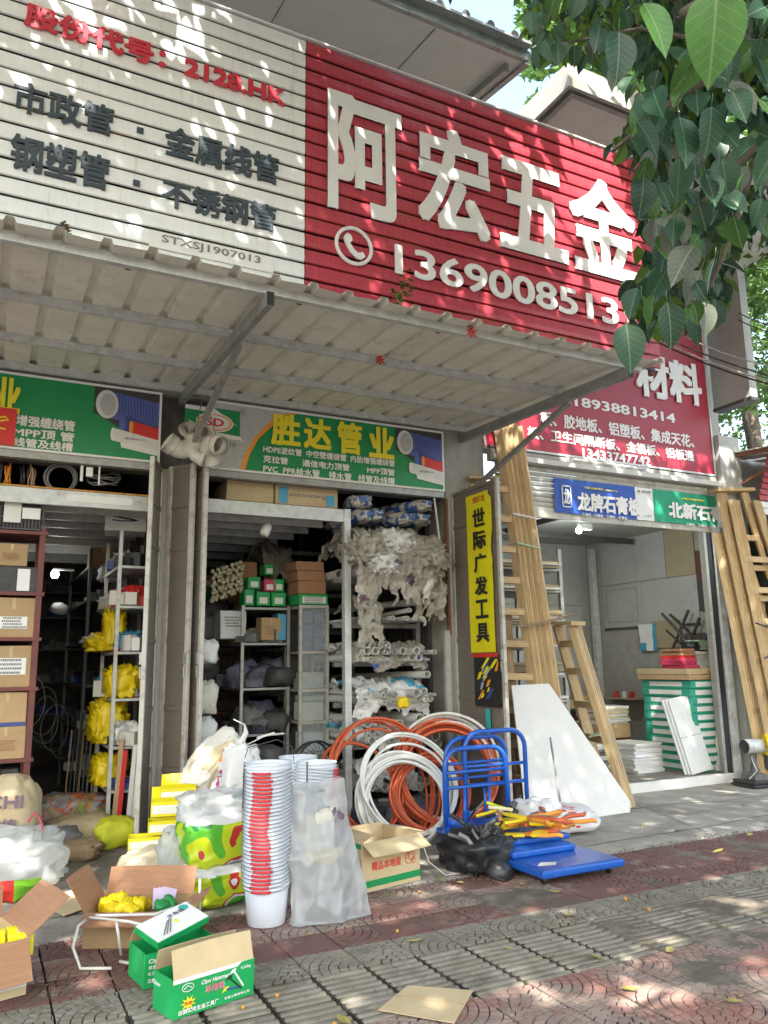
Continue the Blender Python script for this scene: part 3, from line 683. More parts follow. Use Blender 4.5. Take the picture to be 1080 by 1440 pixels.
def green_board(x0, x1, z0, z1, label, left):
    t = thing('green_shop_sign', label, 'sign', (0, 0, 0)); y = -.07; H = z1-z0
    mb = MB(); mb.box(x0, x1, y+.004, .02, z0, z1); mb.build('panel', 'green_board', t)
    mb = MB(); w_ = .022; mb.box(x0, x1, y-.006, y+.003, z0-w_, z0); mb.box(x0, x1, y-.006, y+.003, z1, z1+w_); mb.box(x0-w_, x0, y-.006, y+.003, z0-w_, z1+w_); mb.box(x1, x1+w_, y-.006, y+.003, z0-w_, z1+w_); mb.build('frame', 'white_print', t)
    mb = MB(); mb.box(x0-.02, x1+.02, y+.01, .03, z0-.09, z0-w_-.002); mb.build('lower_rail', 'steel', t)
    pipes_print(FRONT(x1, z0, y), H/.69, t)
    return t, y
t, y = green_board(1.93, 4.61, 3.545, 4.215, 'green board with four big yellow characters and the red SD emblem over the pipe bay', True)
def Pp(pts, m, z, nm='print'): return flat([(on(a, b, 'y', y).x, on(a, b, 'y', y).z) for a, b in pts], FRONT(0, 0, y), m, t, nm, z)
flat([(1.93, 3.545), (2.10, 3.545), (2.30, 3.545), (2.42, 3.75), (2.55, 3.95), (2.72, 4.11), (2.95, 4.215), (1.93, 4.215)][:1]+[(2.22, 3.545), (2.27, 3.72), (2.36, 3.89), (2.50, 4.06), (2.66, 4.18), (2.78, 4.215), (1.93, 4.215)], FRONT(0, 0, y), 'dotted_print', t, 'print', .001)
o1 = [(2.22, 3.545), (2.27, 3.72), (2.36, 3.89), (2.50, 4.06), (2.66, 4.18), (2.78, 4.215)]
flat(o1+[(a+.05+.02*(i > 2), b) for i, (a, b) in enumerate(o1)][::-1], FRONT(0, 0, y), 'orange_print', t, 'print', .002)
c = on(302, 594, 'y', y)
flat(rect(c.x-.30, c.z-.15, c.x+.26, c.z+.15), FRONT(0, 0, y), 'green_board', t, 'emblem', .002)
flat([(c.x-.30, c.z+.15), (c.x-.02, c.z+.15), (c.x+.10, c.z+.08), (c.x+.24, c.z-.02), (c.x+.02, c.z+.10), (c.x-.3, c.z+.11)], FRONT(0, 0, y), 'white_print', t, 'emblem', .0028)
flat([(c.x+.30, c.z-.16), (c.x+.02, c.z-.15), (c.x-.14, c.z-.09), (c.x-.28, c.z+.0), (c.x-.0, c.z-.10), (c.x+.26, c.z-.12)], FRONT(0, 0, y), 'white_print', t, 'emblem', .0028)
flat(ell(c.x, c.z, .19, .10), FRONT(0, 0, y), 'white_print', t, 'emblem', .0035); flat(ell(c.x, c.z, .175, .088), FRONT(0, 0, y), 'orange_print', t, 'emblem', .004); flat(ell(c.x, c.z, .155, .074), FRONT(0, 0, y), 'white_print', t, 'emblem', .0045)
text('SD', .085, .19, FRONT(c.x-.095, c.z-.042, y-.006), 'red_print', t, .03); text('®', .07, .07, FRONT(c.x+.25, c.z+.11, y-.004), 'grey_letter', t); text('-1218', .045, .17, FRONT(c.x+.05, c.z-.235, y-.004), 'grey_letter', t, .02)
yy = y-.010
for s, bl, t_ in (('胜', (381, 625), (423, 585)), ('达', (427, 630), (466, 591)), ('管', (474, 637), (509, 596)), ('业', (519, 643), (554, 603))): tp(s, bl, t_, yy, 'yellow_letter', t, .04, .0, 'character')
tp('HDPE波纹管  中空壁缠绕管  内肋增强缠绕管', (370, 636), (555, 647), yy, 'white_print', t, .03); tp('克拉管      通信电力顶管        MPP顶管', (370, 650), (555, 660), yy, 'white_print', t, .03)
tp('PVC  PPR给水管    排水管   线管及线槽', (370, 664), (555, 672), yy, 'white_print', t, .03)
t, y = green_board(-1.3, 1.40, 3.545, 4.215, 'green board of pipe advertising at the left edge, partly under a red notice', False); yy = y-.010
tp('业', (-12, 578), (31, 533), yy, 'yellow_letter', t, .04, 0, 'character')
tp('增强缠绕管', (22, 598), (106, 592), yy, 'white_print', t, .03); tp('MPP顶 管', (18, 613), (105, 609), yy, 'white_print', t, .03); tp('线管及线槽', (18, 627), (103, 623), yy, 'white_print', t, .03)
a = on(20, 627, 'y', yy-.012); b = on(20, 575, 'y', yy-.012)
mb = MB(); mb.box(-.6, a.x, yy-.016, yy-.012, a.z, b.z); rn = mb.build('red_notice', 'red_print'); tag(rn, 'plain red notice with a yellow stroke hanging on the left green board', 'notice')
mb = MB(); mb.tube([(a.x-.16, yy-.02, b.z-.1), (a.x-.09, yy-.02, b.z-.085), (a.x-.06, yy-.02, b.z-.11), (a.x-.13, yy-.02, b.z-.13)], .008, 5); mb.tube([(a.x-.14, yy-.02, b.z-.19), (a.x-.08, yy-.02, b.z-.2)], .008, 5); mb.build('yellow_stroke', 'yellow_letter', rn)

# ================================================================ RED BOARD OF THE BOARD SHOP
rb = thing('red_shop_sign', 'plain red shop board with white phone numbers above the rolled shutter', 'sign', (0, 0, 0))
mb = MB(); mb.box(5.3, 9.14, -.04, .03, 4.17, 6.55); mb.build('panel', 'red_board', rb)
mb = MB(); mb.box(5.3, 9.17, -.055, -.042, 4.145, 4.17); mb.box(9.14, 9.17, -.055, .0, 4.17, 6.58); mb.box(5.3, 9.17, -.055, -.042, 6.55, 6.58); mb.build('frame', 'galvanised', rb)
y = -.046
tp('材料', (895, 556), (982, 514), y, 'white_letter', rb, .04, .02, 'character')
tp('18938813414', (808, 571), (949, 582), y, 'white_letter', rb, .03)
tp('板、胶地板、铝塑板、集成天花、', (760, 597), (975, 612), y, 'white_letter', rb, .03); tp('板、卫生间隔断板、金福板、铝板通', (742, 616), (975, 634), y, 'white_letter', rb, .03)
tp('13433747742', (819, 643), (914, 643), y, 'white_letter', rb, .03)
mb = MB(); mb.tube([(6.55, -.09, 4.10), (7.75, -.09, 4.10)], .018, 8); mb.box(6.45, 7.85, -.08, -.055, 4.07, 4.13); tag(mb.build('strip_lamp', 'soffit'), 'unlit strip lamp fixed under the red shop board', 'lamp')
# banners on the shutter
def banner(name, label, x0, x1, z0, z1, m):
    t = thing(name, label, 'banner', (0, 0, 0)); o = sheet('cloth', (x0, -.055, z0), (x1, -.055, z0), (x0, -.055, z1), (x1, -.055, z1), 24, 6, .0015, 3, m, t, freq=3); return t
bz0, bz1 = 3.41, 3.85
xa, xb, xc, xd = 6.23, 7.58, 7.90, 9.1
by = -.07
t = banner('blue_banner', 'blue banner with five white characters on the shutter', xa, xb, bz0, bz1, 'blue_cloth')
tp('龙牌石膏板', (813, 718), (900, 701), by, 'white_print', t, .045); tp('中国北新建材集团', (822, 687), (848, 687), by, 'yellow_letter', t, .03); tp('全国免检产品', (850, 690), (868, 690), by, 'yellow_letter', t, .03)
for k in range(4): tp('· 石膏板', (817+k*17, 725+k*1.6), (831+k*17, 722+k*1.6), by, 'white_print', t, .02)
a = on(797, 698, 'y', by); mb = MB()
for r_ in (rect(-.075, -.14, .075, -.125), rect(-.075, .125, .075, .14), rect(-.075, -.14, -.06, .14), rect(.06, -.14, .075, .14)): flat(r_, FRONT(a.x, a.z, by), 'white_print', t, 'emblem')
text('龙', .20, .10, FRONT(a.x-.05, a.z-.10, by), 'white_print', t, .04)
t = banner('white_banner', 'narrow white banner strip between the blue and the green banner', xb+.004, xc-.004, bz0, bz1, 'white_print')
text('龙牌', .035, .18, FRONT(xb+.1, bz1-.07, by), 'grey_letter', t, .02); mb = MB(); mb.prism(ell(0, 0, .018, .018, 12), .002, FRONT(xb+.06, bz1-.055, by)); mb.build('dot', 'grey_letter', t); text('公众号', .02, .16, FRONT(xb+.1, bz0+.05, by), 'grey_letter', t, .02)
t = banner('green_banner', 'green banner whose right end is hidden by the tall stepladder', xc, xd, bz0, bz1, 'green_cloth')
tp('北新石膏板', (941, 728), (1035, 715), by, 'white_print', t, .045); tp('中国北新建材集团', (959, 702), (990, 703), by, 'yellow_letter', t, .03)
for k in range(4): tp('· 石膏板', (963+k*17, 739+k*1.6), (977+k*17, 736+k*1.6), by, 'white_print', t, .02)
# ================================================================ FOLDING DOORS
def folding_door(name, label, a, b, z0, z1, poster=False):
    "one leaf between floor points a and b: steel frame, rails and sheet panels"
    a, b = Vector((*a, 0)), Vector((*b, 0)); L = (b-a).length; ang = math.atan2(b.y-a.y, b.x-a.x); t = thing(name, label, 'door', (a.x, a.y, 0), ang)
    fr = MB(); h = z1-z0
    for x in (0, L-.045): fr.box(x, x+.045, -.02, .02, z0, z1)
    fr.build('frame_stile', 'door_frame', t, bevel=.003)
    zs = [z0, z0+.62, z0+1.15, z0+1.75, z0+2.6, z1-.42, z1-.04]
    for z in zs: mb = MB(); mb.box(.047, L-.047, -.017, .017, z, z+.04); mb.build('frame_rail', 'door_panel', t, bevel=.002)
    for i in range(len(zs)-1): mb = MB(); mb.box(.047, L-.047, -.006, .006, zs[i]+.042, zs[i+1]-.002); mb.build('door_panel', 'door_panel', t)
    for z in (.6, 1.7, 2.9):
        mb = MB(); mb.tube([(-.006, 0, z), (-.006, 0, z+.12)], .013, 8); mb.build('hinge', 'steel', t)
    mb = MB(); mb.box(L-.04, L-.01, -.04, -.02, 1.62, 1.72); mb.tube([(L-.03, -.03, 1.5), (L-.03, -.035, 1.6)], .008, 6); mb.build('bolt', 'steel', t); return t
folding_door('folding_door', 'open grey door leaf with a small poster left of the middle pillar', (1.45, -.06), (1.27, .37-.9), .06, 3.47)
folding_door('folding_door', 'narrow brown door leaf folded at the front of the middle pillar', (1.52, -.10), (1.70, -.36), .06, 3.49)
folding_door('folding_door', 'door leaf folded edge on at the left side of the pipe bay', (1.72, -.10), (1.80, -.42), .06, 3.49)
fd = folding_door('folding_door', 'door leaf right of the pipes carrying the long yellow banner', (4.73, -.05), (4.73, -.98), .06, 3.50)
# small poster on the left leaf
t = thing('door_poster', 'small blue and green printed poster on the left door leaf', 'poster', (0, 0, 0))
M = frame((1.325, -.30, .74), (-.18, -.47, 0), (0, 0, 1)); M = frame((1.398, -.19, .74), (-.18, -.47, 0), (0, 0, 1)) @ Matrix.Translation((0, 0, .012+.01))
# lies proud of the leaf on its street-left face
M = frame((1.45-.18*.25, -.06-.47*.25, .76), (.18, .47, 0), (0, 0, 1)); nrm = Vector((M[0][2], M[1][2], 0)); M = Matrix.Translation(-nrm*.024 if nrm.x > 0 else nrm*.024) @ M
M = M @ Matrix.Translation((-.19, 0, 0)) if False else M
fx = Matrix.Translation(Vector((-.47, .18, 0)).normalized()*.024) @ frame((1.45-.18*.62, -.06-.47*.62, .76), (.18, .47, 0), (0, 0, 1))
fx = frame(tuple(fx.translation), (-.18*-1, .47, 0), (0, 0, 1))
fx = frame((1.45-.18*.28-.023, -.06-.47*.28+.009, .76), (-.18, -.47, 0), (0, 0, 1))
flat(rect(0, 0, .20, .50), fx, 'pale_print', t, 'paper', 0); flat([(.01, .01), (.19, .01), (.19, .2), (.01, .14)], fx, 'sea_green', t, 'print', .002); flat(rect(.01, .45, .19, .49), fx, 'dark_blue_print', t, 'print', .002)
flat([(.03, .12), (.13, .16), (.17, .33), (.10, .40), (.06, .24)], fx, 'lime_bag', t, 'print', .003); flat([(.02, .3), (.08, .28), (.06, .42), (.03, .43)], fx, 'sea_green', t, 'print', .003)
# yellow banner on the right leaf, facing left
yb = thing('yellow_banner', 'long yellow vertical banner with black characters on the right door leaf', 'banner', (0, 0, 0))
YX = 4.70
ya, yc = -.88, -.40
mb = MB(); NN = 40; vs = []
for i in range(NN+1):
    z = 1.70+(3.40-1.70)*i/NN; inr = .035*max(0, math.sin((z-2.62)*9)) if 2.62 < z < 2.97 else 0
    for y in (yc+(.02 if z > 3.3 else 0)*0, (ya+yc)/2, ya+.05*(1 if z > 3.34 else 0)+inr+.02*(z < 2.62)): vs.append((YX+.004*noise.noise(Vector((z*4, y*6, 0))), y, z))
mb.add(vs, [(i*3+k, i*3+k+1, i*3+k+4, i*3+k+3) for i in range(NN) for k in range(2)]); mb.build('cloth', 'yellow_board', yb, smooth=True)
LM = lambda y, z, x=YX-.008: frame((x, y, z), (0, -1, 0), (0, 0, 1))
for k, ch in enumerate('世际广发工具'): text(ch, .20, .235, LM(-.545+.01, 3.03-k*.245, YX-.012), 'black_print', yb, .035, name='character')
text('世际广发', .075, .22, LM(-.55, 3.29, YX-.012), 'red_print', yb, .02)
py_ = thing('tool_poster', 'torn black and yellow tool poster below the yellow banner', 'poster', (0, 0, 0))
flat(rect(0, 0, .46, .52), LM(-.46, 1.15), 'black_print', py_, 'paper', 0)
r = random.Random(4)
for k in range(16):
    a, b = r.uniform(.02, .40), r.uniform(.04, .42); c = r.uniform(.03, .07); s = r.uniform(.04, .12); q = r.uniform(.5, 1.2)
    flat([(a, b), (a+c, b+.01), (min(.455, a+c+s*q), b+s), (min(.45, a+s*q), b+s)], LM(-.46, 1.15), ['yellow_board', 'dark_blue_print', 'yellow_board', 'orange_print', 'dotted_print'][k % 5], py_, 'print', .002+k*.0004)
flat(rect(0, .50, .46, .54), LM(-.46, 1.15), 'red_print', py_, 'print', .01)
mb = MB(); mb.box(YX-.006, YX+.0, -.72, -.64, .85, 1.13); tag(mb.build('teal_tag', 'sea_green'), 'narrow teal paper strip hanging below the torn tool poster', 'paper'); 
# switch plate, hanging lamp, speaker tube
# pvc elbows hanging at the pillar
def elbow_mesh(r, R):
    "a moulded bend with a wider socket at both ends, open inside"
    mb = MB(); pts = [(0, 0, -r*.9), (0, 0, -.001)]; rs = [r*1.13, r*1.13]; pts += [(0, 0, 0), (0, 0, .004)]; rs += [r*1.13, r]
    for i in range(1, 12):
        a = math.pi/2*i/12; pts.append((R-R*math.cos(a), 0, R*math.sin(a)+.004)); rs.append(r)
    pts += [(R, 0, R+.004), (R+.004, 0, R+.004), (R+.005, 0, R+.004), (R+r*.9, 0, R+.004)]; rs += [r, r, r*1.13, r*1.13]
    mb.tube(pts, rs, 22, cap=False); mb.tube(pts, [q*.9 for q in rs], 22, cap=False)
    n = 22; N = len(pts)
    for e in (0, N-1):
        for k in range(n): mb.f.append((e*n+k, e*n+(k+1) % n, N*n+e*n+(k+1) % n, N*n+e*n+k)); mb.m.append(0)
    return mb.mesh('elbow', 'pvc_old', True)
big, small = elbow_mesh(.085, .13), elbow_mesh(.058, .085)
for k, (me, loc, rot, lb) in enumerate(((big, (1.47, -.46, 3.60), (RAD(180), RAD(-60), RAD(10)), 'largest white pvc elbow hanging lowest at the middle pillar'),
        (small, (1.66, -.46, 3.60), (RAD(150), RAD(20), RAD(-20)), 'white pvc elbow hanging just above the largest one'), (small, (1.74, -.46, 3.78), (RAD(-30), RAD(60), RAD(30)), 'topmost white pvc elbow of the bunch at the middle pillar'),
        (big, (1.80, -.50, 3.55), (RAD(40), RAD(20), RAD(-60)), 'white pvc elbow at the right of the hanging bunch'), (small, (1.60, -.42, 3.80), (RAD(40), RAD(40), RAD(80)), 'ribbed white pvc elbow at the left of the hanging bunch'))):
    tag(link('pipe_elbow', me, loc=loc, rot=rot), lb, 'pipe fitting', 'white pvc elbows hanging at the pillar')
mb = MB(); mb.tube([(1.74, -.40, 4.14), (1.70, -.40, 3.9), (1.68, -.42, 3.5)], .006, 5); mb.tube([(1.78, -.40, 4.14), (1.84, -.43, 3.85), (1.92, -.46, 3.6)], .005, 5); tag(mb.build('cord', 'wire'), 'thin cord that carries the pvc elbows at the pillar', 'cord')
bl = thing('hanging_lamp', 'dead white bulb holder hanging on strings in the pipe bay doorway', 'lamp', (2.62, .3, 3.0), .4)
mb = MB(); mb.lathe([(0, -.06), (.04, -.06), (.052, -.03), (.052, .06), (.04, .085), (0, .09)], 16, Matrix.Rotation(RAD(25), 4, 'Y')); mb.build('lamp_body', 'gypsum', bl, smooth=True)
mb = MB(); mb.tube([(0, 0, .09), (.0, 0, .2)], .007, 5); mb.tube([(.0, 0, .18), (-.28, .1, .5)], .004, 5); mb.tube([(0, 0, .18), (.25, -.2, .32)], .004, 5); mb.build('string', 'gypsum', bl)

# ================================================================ CARTONS
def carton(label, loc, w, d, h, rz=0, m='cardboard', tape=True, lab=None, txt=None, txtm='grey_letter', group=None, name='cardboard_box', flip=False, band=None, cat='box'):
    t = thing(name, label, cat, loc, rz, group); mb = MB(); mb.box(0, w, 0, d, 0, h); jr = random.Random(int((loc[0]*31+loc[2]*77)*100)); mb.v = [(a+jr.uniform(-.004, .004), b+jr.uniform(-.0015, .001)+.0005, c+(jr.uniform(-.005, .002) if c > 0 else 0)) for a, b, c in mb.v]; mb.build('body', m, t, bevel=min(.006, h*.08))
    if tape: mb = MB(); mb.box(w*.46, w*.54, -.0015, 0, h*.72, h-.004); mb.build('tape', 'cardboard_light', t)
    if lab: mb = MB(); x0, x1, z0, z1 = lab; mb.box(x0*w, x1*w, -.003, -.001, z0*h, z1*h); mb.build('label', 'white_print', t)
    if band: mb = MB(); mb.box(0.002, w-.002, -.002, -.0005, band[0]*h, band[1]*h); mb.build('band', band[2], t)
    if txt:
        x0, x1, z0, z1 = lab or (.15, .85, .25, .6)
        M = FRONT((x0+.02)*w, (z0+(z1-z0)*.2)*h, -.0045)
        if flip: M = frame(((x1-.02)*w, -.0045, (z1-.02)*h), (-1, 0, 0), (0, 0, -1))
        if txt not in ('Rexcon', 'S'):   # fine print too small to read: broken lines of ink
            mb = MB(); q = random.Random(int(loc[0]*500+loc[2]*900)); X0, X1, Z0, Z1 = (x0+.04)*w, (x1-.04)*w, z0*h, z1*h; nl = 4
            for a in range(nl):
                xx = X0+q.uniform(0, .02); zz = Z0+(Z1-Z0)*(a+.5)/nl
                while xx < X1-q.uniform(0, .05):
                    L = q.uniform(.006, .016); mb.box(xx, xx+L, -.0048, -.0036, zz-(Z1-Z0)*.07, zz+(Z1-Z0)*.07); xx += L+.004
            tag(mb.build('fine_print', 'cardboard_red' if not lab else txtm, t), kind='stuff')
        else: text(txt, (z1-z0)*h*.6, (x1-x0-.04)*w, M, txtm, t, .015)
    return t
# red-brown rack of the left bay, its boxes (fronts at y=.1)
rk = thing('brown_rack', 'red-brown steel rack full of cartons at the left edge', 'rack', (0, 0, 0))
for x in (-.9, .42):
    for y in (.10, .62): mb = MB(); mb.box(x, x+.05, y, y+.05, .02, 2.86); mb.build('post', 'red_rack', rk)
SHZ = [.52, .84, 1.44, 1.87, 2.27, 2.82]
for z in SHZ: mb = MB(); mb.box(-.92, .49, .09, .68, z-.03, z); mb.build('shelf', 'red_rack', rk)
y = .12
carton('lower carton of the pair on the third shelf of the brown rack', (.10, y, .84), .32, .45, .27, 0, txt='纸箱'); carton('carton with a blue tape band on top of another on the brown rack', (.10, y+.01, 1.111), .31, .45, .29, 0, band=(.0, .12, 'dark_blue_print'))
carton('cyan box leaning at the very left of the brown rack', (-.26, y, .84), .31, .4, .5, .0, m='cyan_box', tape=False); carton('tilted carton above the cyan box at the left edge', (-.24, y, 1.346), .30, .4, .22, .0)
carton('printed carton with fine print right on the fourth shelf', (.09, y, 1.44), .33, .45, .36, 0, txt='五金配件', lab=(.12, .88, .3, .7)); carton('carton cut by the photo edge on the fourth shelf', (-.30, y, 1.44), .36, .45, .35)
carton('large carton with a white label on the fifth shelf', (.07, y, 1.87), .36, .45, .35, 0, lab=(.2, .82, .22, .52), txt='五金 JSY-BL 211SP'); carton('small green-topped carton left on the fifth shelf', (-.22, y, 1.87), .26, .4, .24, 0, m='cardboard_light', band=(.7, 1, 'pale_green'))
carton('black and white printed box on the top shelf bay', (.09, y, 2.27), .34, .4, .23, 0, m='dark_item', tape=False, lab=(.5, .8, .05, .9)); carton('small carton standing on the black and white box', (.07, y, 2.502), .26, .36, .2, 0, txt='五金')
carton('carton with a green lower band beside the black box', (-.24, y, 2.27), .30, .4, .24, 0, band=(.0, .4, 'sea_green')); carton('orange-brown carton at the upper left of the rack', (-.24, y, 2.512), .28, .4, .19, 0, m='cardboard_light')
for k, (x, lb) in enumerate(((.02, 'white tin pair on the low shelf, right one'), (-.2, 'white tin pair on the low shelf, left one'), (.22, 'white tin nearest the brown post on the low shelf'))):
    mb = MB(); mb.lathe([(0, 0), (.1, 0), (.1, .02), (.096, .03), (.096, .10), (.102, .11), (.102, .135), (0, .135)], 20); tag(mb.build('paint_tin', 'galvanised', loc=(x, .26, .52), smooth=False), lb.replace('pair', ''), 'tin', 'flat tins on the low shelf')
for k, (x, lb, pm) in enumerate(((.08, 'dark crate with a cream paper taped on, on top of the rack', 'gypsum'), (-.42, 'dark crate with yellowed papers at the upper left corner of the rack', 'cream_bag'))):
    t = thing('wire_crate', lb, 'crate', (x, .1, 2.83)); mb = MB()
    for z in (0, .1, .2, .3): mb.box(0, .36, 0, .01, z, z+.012); mb.box(0, .01, 0, .4, z, z+.012); mb.box(.35, .36, 0, .4, z, z+.012)
    for q in range(13): mb.box(q*.0295, q*.0295+.008, -.002, .006, 0, .31)
    mb.build('grid', 'dark_steel', t); mb = MB(); mb.box(.02, .34, .03, .37, .01, .26); mb.build('goods', 'dark_item', t); mb = MB(); mb.box(.03, .17, -.008, -.005, .06, .24); mb.build('paper', pm, t); mb = MB(); mb.box(.18, .33, -.008, -.005, .1, .2); mb.build('paper', 'white_print', t)
# coils of cable stored above the beam
r = random.Random(11)
def coil(name, label, cat, c, R, turns, rad, m, axis='y', seed=0, group=None, spread=.04, tilt=(0, 0, 0), ell_=1.0, n=40):
    rr = random.Random(seed); t = thing(name, label, cat, c, 0, group); t.rotation_euler = tilt
    for k in range(turns):
        a0 = rr.uniform(0, 6.28); R_ = R*(1-rr.uniform(0, .16)); oy = rr.uniform(-spread, spread); ox = rr.uniform(-.02, .02); w1 = rr.uniform(-.02, .02)
        pts = []
        for i in range(n):
            a = 2*math.pi*i/n; R2 = R_*(1+w1*math.sin(2*a+a0)); q = (R2*math.cos(a)+ox, oy+spread*.35*math.sin(a*2+a0), R2*ell_*math.sin(a)+(R_-R)*.55)
            pts.append(q if axis == 'y' else (q[1], q[0], q[2]))
        mb = MB(); mb.tube(pts, rad, 7, True); mb.build('loop', m, t, smooth=True)
    return t
for k, x in enumerate((-.05, .04, .13, .23, .32)): coil('cable_coil', ['black', 'dark', 'orange', 'black', 'brown'][k]+' cable coil seen edge on above the left beam, number %s from the left'.replace('number %s', ['first', 'second', 'third', 'fourth', 'fifth'][k]), 'cable coil', (x, .25, 3.335), .13, 4, .006, ['black_plastic', 'dark_item', 'orange_print', 'black_plastic', 'old_timber'][k], 'x', k, 'cable coils stored above the left beam', .03)
coil('cable_coil', 'large round grey cable coil facing the street above the left beam', 'cable coil', (.56, .14, 3.345), .135, 7, .006, 'grey_item', 'y', 8, 'cable coils stored above the left beam', .03)
coil('cable_coil', 'loose thin grey wire loops right of the large cable coil', 'cable coil', (.95, .2, 3.39), .15, 7, .0045, 'grey_item', 'y', 9, 'cable coils stored above the left beam', .05, (RAD(-60), 0, 0))
mb = MB(); mb.box(.72, .745, .0, .004, 3.30, 3.45); mb.box(.77, .83, .0, .004, 3.35, 3.44); mb.box(.88, .895, .0, .004, 3.28, 3.50); tag(mb.build('paper_tag', 'white_print'), 'white tags dangling in front of the coils above the left beam', 'tag', None, 'stuff')
mb = MB(); mb.box(.62, 1.2, -.006, -.002, 3.10, 3.17); tag(mb.build('beam_plate', 'white_print'), 'white strip plate stuck on the left mezzanine beam', 'plate')
# boxes above the pipe bay door
carton('left carton of the two long cartons above the doorway', (2.14, .12, 3.265), .50, .5, .22, 0, m='cardboard_light'); carton('right carton with blue ends and upside-down print above the doorway', (2.66, .12, 3.265), .72, .5, .215, 0, m='cardboard_light', tape=False, txt='Rexcon', lab=None, flip=True)
for x in (2.70, 3.24): mb = MB(); mb.box(x, x+.10, .112, .118, 3.28, 3.40+.05*(x < 3)); tag(mb.build('blue_sticker', 'cyan_box'), 'blue printed patch at the %s end of the upside-down carton' % ('left' if x < 3 else 'right'), 'sticker')

# ================================================================ LEFT BAY INTERIOR
r = random.Random(21)
def metal_rack(label, x0, x1, y0, y1, zs, ztop, m='galvanised', name='metal_rack', w=.035):
    t = thing(name, label, 'rack', (0, 0, 0))
    for x in (x0, x1-w):
        for y in (y0, y1-w): mb = MB(); mb.box(x, x+w, y, y+w, .02, ztop); mb.build('post', m, t)
    for z in zs: mb = MB(); mb.box(x0+.002, x1-.002, y0+.002, y1-.002, z-.025, z); mb.build('shelf', m, t)
    return t
metal_rack('pale steel rack with yellow bags along the right wall of the left bay', 1.18, 1.58, .55, 1.5, (.45, .85, 1.3, 1.75, 2.2, 2.6), 2.95)
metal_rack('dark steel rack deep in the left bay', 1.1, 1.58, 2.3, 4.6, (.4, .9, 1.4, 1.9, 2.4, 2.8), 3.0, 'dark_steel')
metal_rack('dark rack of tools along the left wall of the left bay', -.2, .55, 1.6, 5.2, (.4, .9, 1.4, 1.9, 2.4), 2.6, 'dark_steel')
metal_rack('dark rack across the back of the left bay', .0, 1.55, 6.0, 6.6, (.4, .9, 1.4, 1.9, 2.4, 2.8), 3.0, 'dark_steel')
carton('white box on top of the pale steel rack', (1.05, .7, 2.97), .40, .4, .3, -.15, m='white_panel', tape=False, txt='S', txtm='black_print', lab=None)
carton('brown carton deep on the dark rack under the ceiling', (1.12, 2.4, 2.80), .3, .3, .24, 0)
YB = [((1.22, .62, 1.30), (.30, .4, .30)), ((1.10, 1.0, 1.76), (.42, .5, .18)), ((1.18, .9, 1.77), (.2, .3, .42)), ((1.12, .8, .86), (.34, .4, .40)), ((1.15, .7, .46), (.3, .4, .28))]
YL = ['yellow bag on the middle shelf of the pale rack', 'long yellow bag spilling left from the fourth shelf', 'upright yellow bag on the fourth shelf', 'big yellow bag on the second shelf of the pale rack', 'yellow net bag on the lowest shelf of the pale rack']
for k, (p, s) in enumerate(YB): sack('yellow_bag', s, 30+k, 'yellow_plastic', label=YL[k], cat='bag', group='yellow bags on the pale rack', loc=(p[0]+s[0]*.3, p[1]+s[1]/2, p[2]), amp=.3, n=24, sharp=.36, freq=3.2)
for k in range(9): sack('wrapped_goods', (.26, .34, .2), 50+k, ['white_sack', 'grey_item', 'cyan_box', 'white_sack'][k % 4], label='wrapped %s goods on the pale and dark racks of the left bay' % ['white', 'grey', 'blue', 'white'][k % 4], cat='goods', group='wrapped goods on the racks of the left bay', loc=(1.36, .75+.5*(k//5)+k*.13, [.86, 1.31, 1.76, 2.21, 2.61, .46, 1.31, 2.21, 2.61][k]), amp=.3, n=18, sharp=.4, freq=3)
DN = ['loose dark tools', 'wrapped dark fittings', 'grey tool packs', 'dusty hardware packs']
def clutter(x0, x1, y0, y1, zs, n, seed, mats, group, labels, maxs=.22, cat='goods'):
    rr = random.Random(seed); meshes = [];
    for m in mats:
        for q in range(2):
            mb = MB()
            for _ in range(4):
                a, b, c = rr.uniform(-.08, .08), rr.uniform(-.08, .08), rr.uniform(0, .05); s1, s2, s3 = rr.uniform(.03, .09), rr.uniform(.03, .09), rr.uniform(.03, .12)
                mb.box(a-s1, a+s1, b-s2, b+s2, c*.0, c+s3, 0, Matrix.Rotation(rr.uniform(-.6, .6), 4, 'Z'))
            meshes.append((mb.mesh('goods', m), m))
    for k in range(n):
        me, m = rr.choice(meshes); x, y, z = rr.uniform(x0, x1), rr.uniform(y0, y1), rr.choice(zs)
        o = link('hardware_pack', me, loc=(x, y, z), rot=(0, 0, rr.uniform(0, 6))); o.scale = (rr.uniform(.7, 1.3),)*3; tag(o, labels+', '+{'dark_item': 'dark', 'grey_item': 'grey', 'red_brick_item': 'reddish', 'bluegrey_item': 'blue-grey', 'white_sack': 'white', 'navy_box': 'navy', 'red_print': 'red', 'pvc_old': 'cream', 'cardboard': 'brown'}[m]+', '+['lowest', 'second', 'third', 'fourth', 'fifth', 'top'][sorted(zs).index(z)]+' shelf', cat, group)
clutter(.0, .45, 1.7, 5, (.4, .9, 1.4, 1.9, 2.4), 46, 3, ['dark_item', 'grey_item', 'red_brick_item', 'bluegrey_item'], 'hardware packs on the dark left rack', 'hardware pack on the dark rack at the left wall')
clutter(1.2, 1.5, 2.4, 4.5, (.4, .9, 1.4, 1.9, 2.4), 34, 4, ['dark_item', 'grey_item', 'white_sack', 'navy_box'], 'hardware packs deep on the right rack of the left bay', 'hardware pack deep on the right rack of the left bay')
clutter(.1, 1.45, 6.05, 6.4, (.4, .9, 1.4, 1.9, 2.4, 2.8), 50, 5, ['dark_item', 'grey_item', 'bluegrey_item', 'navy_box'], 'hardware packs on the back rack', 'hardware pack on the back rack of the left bay')
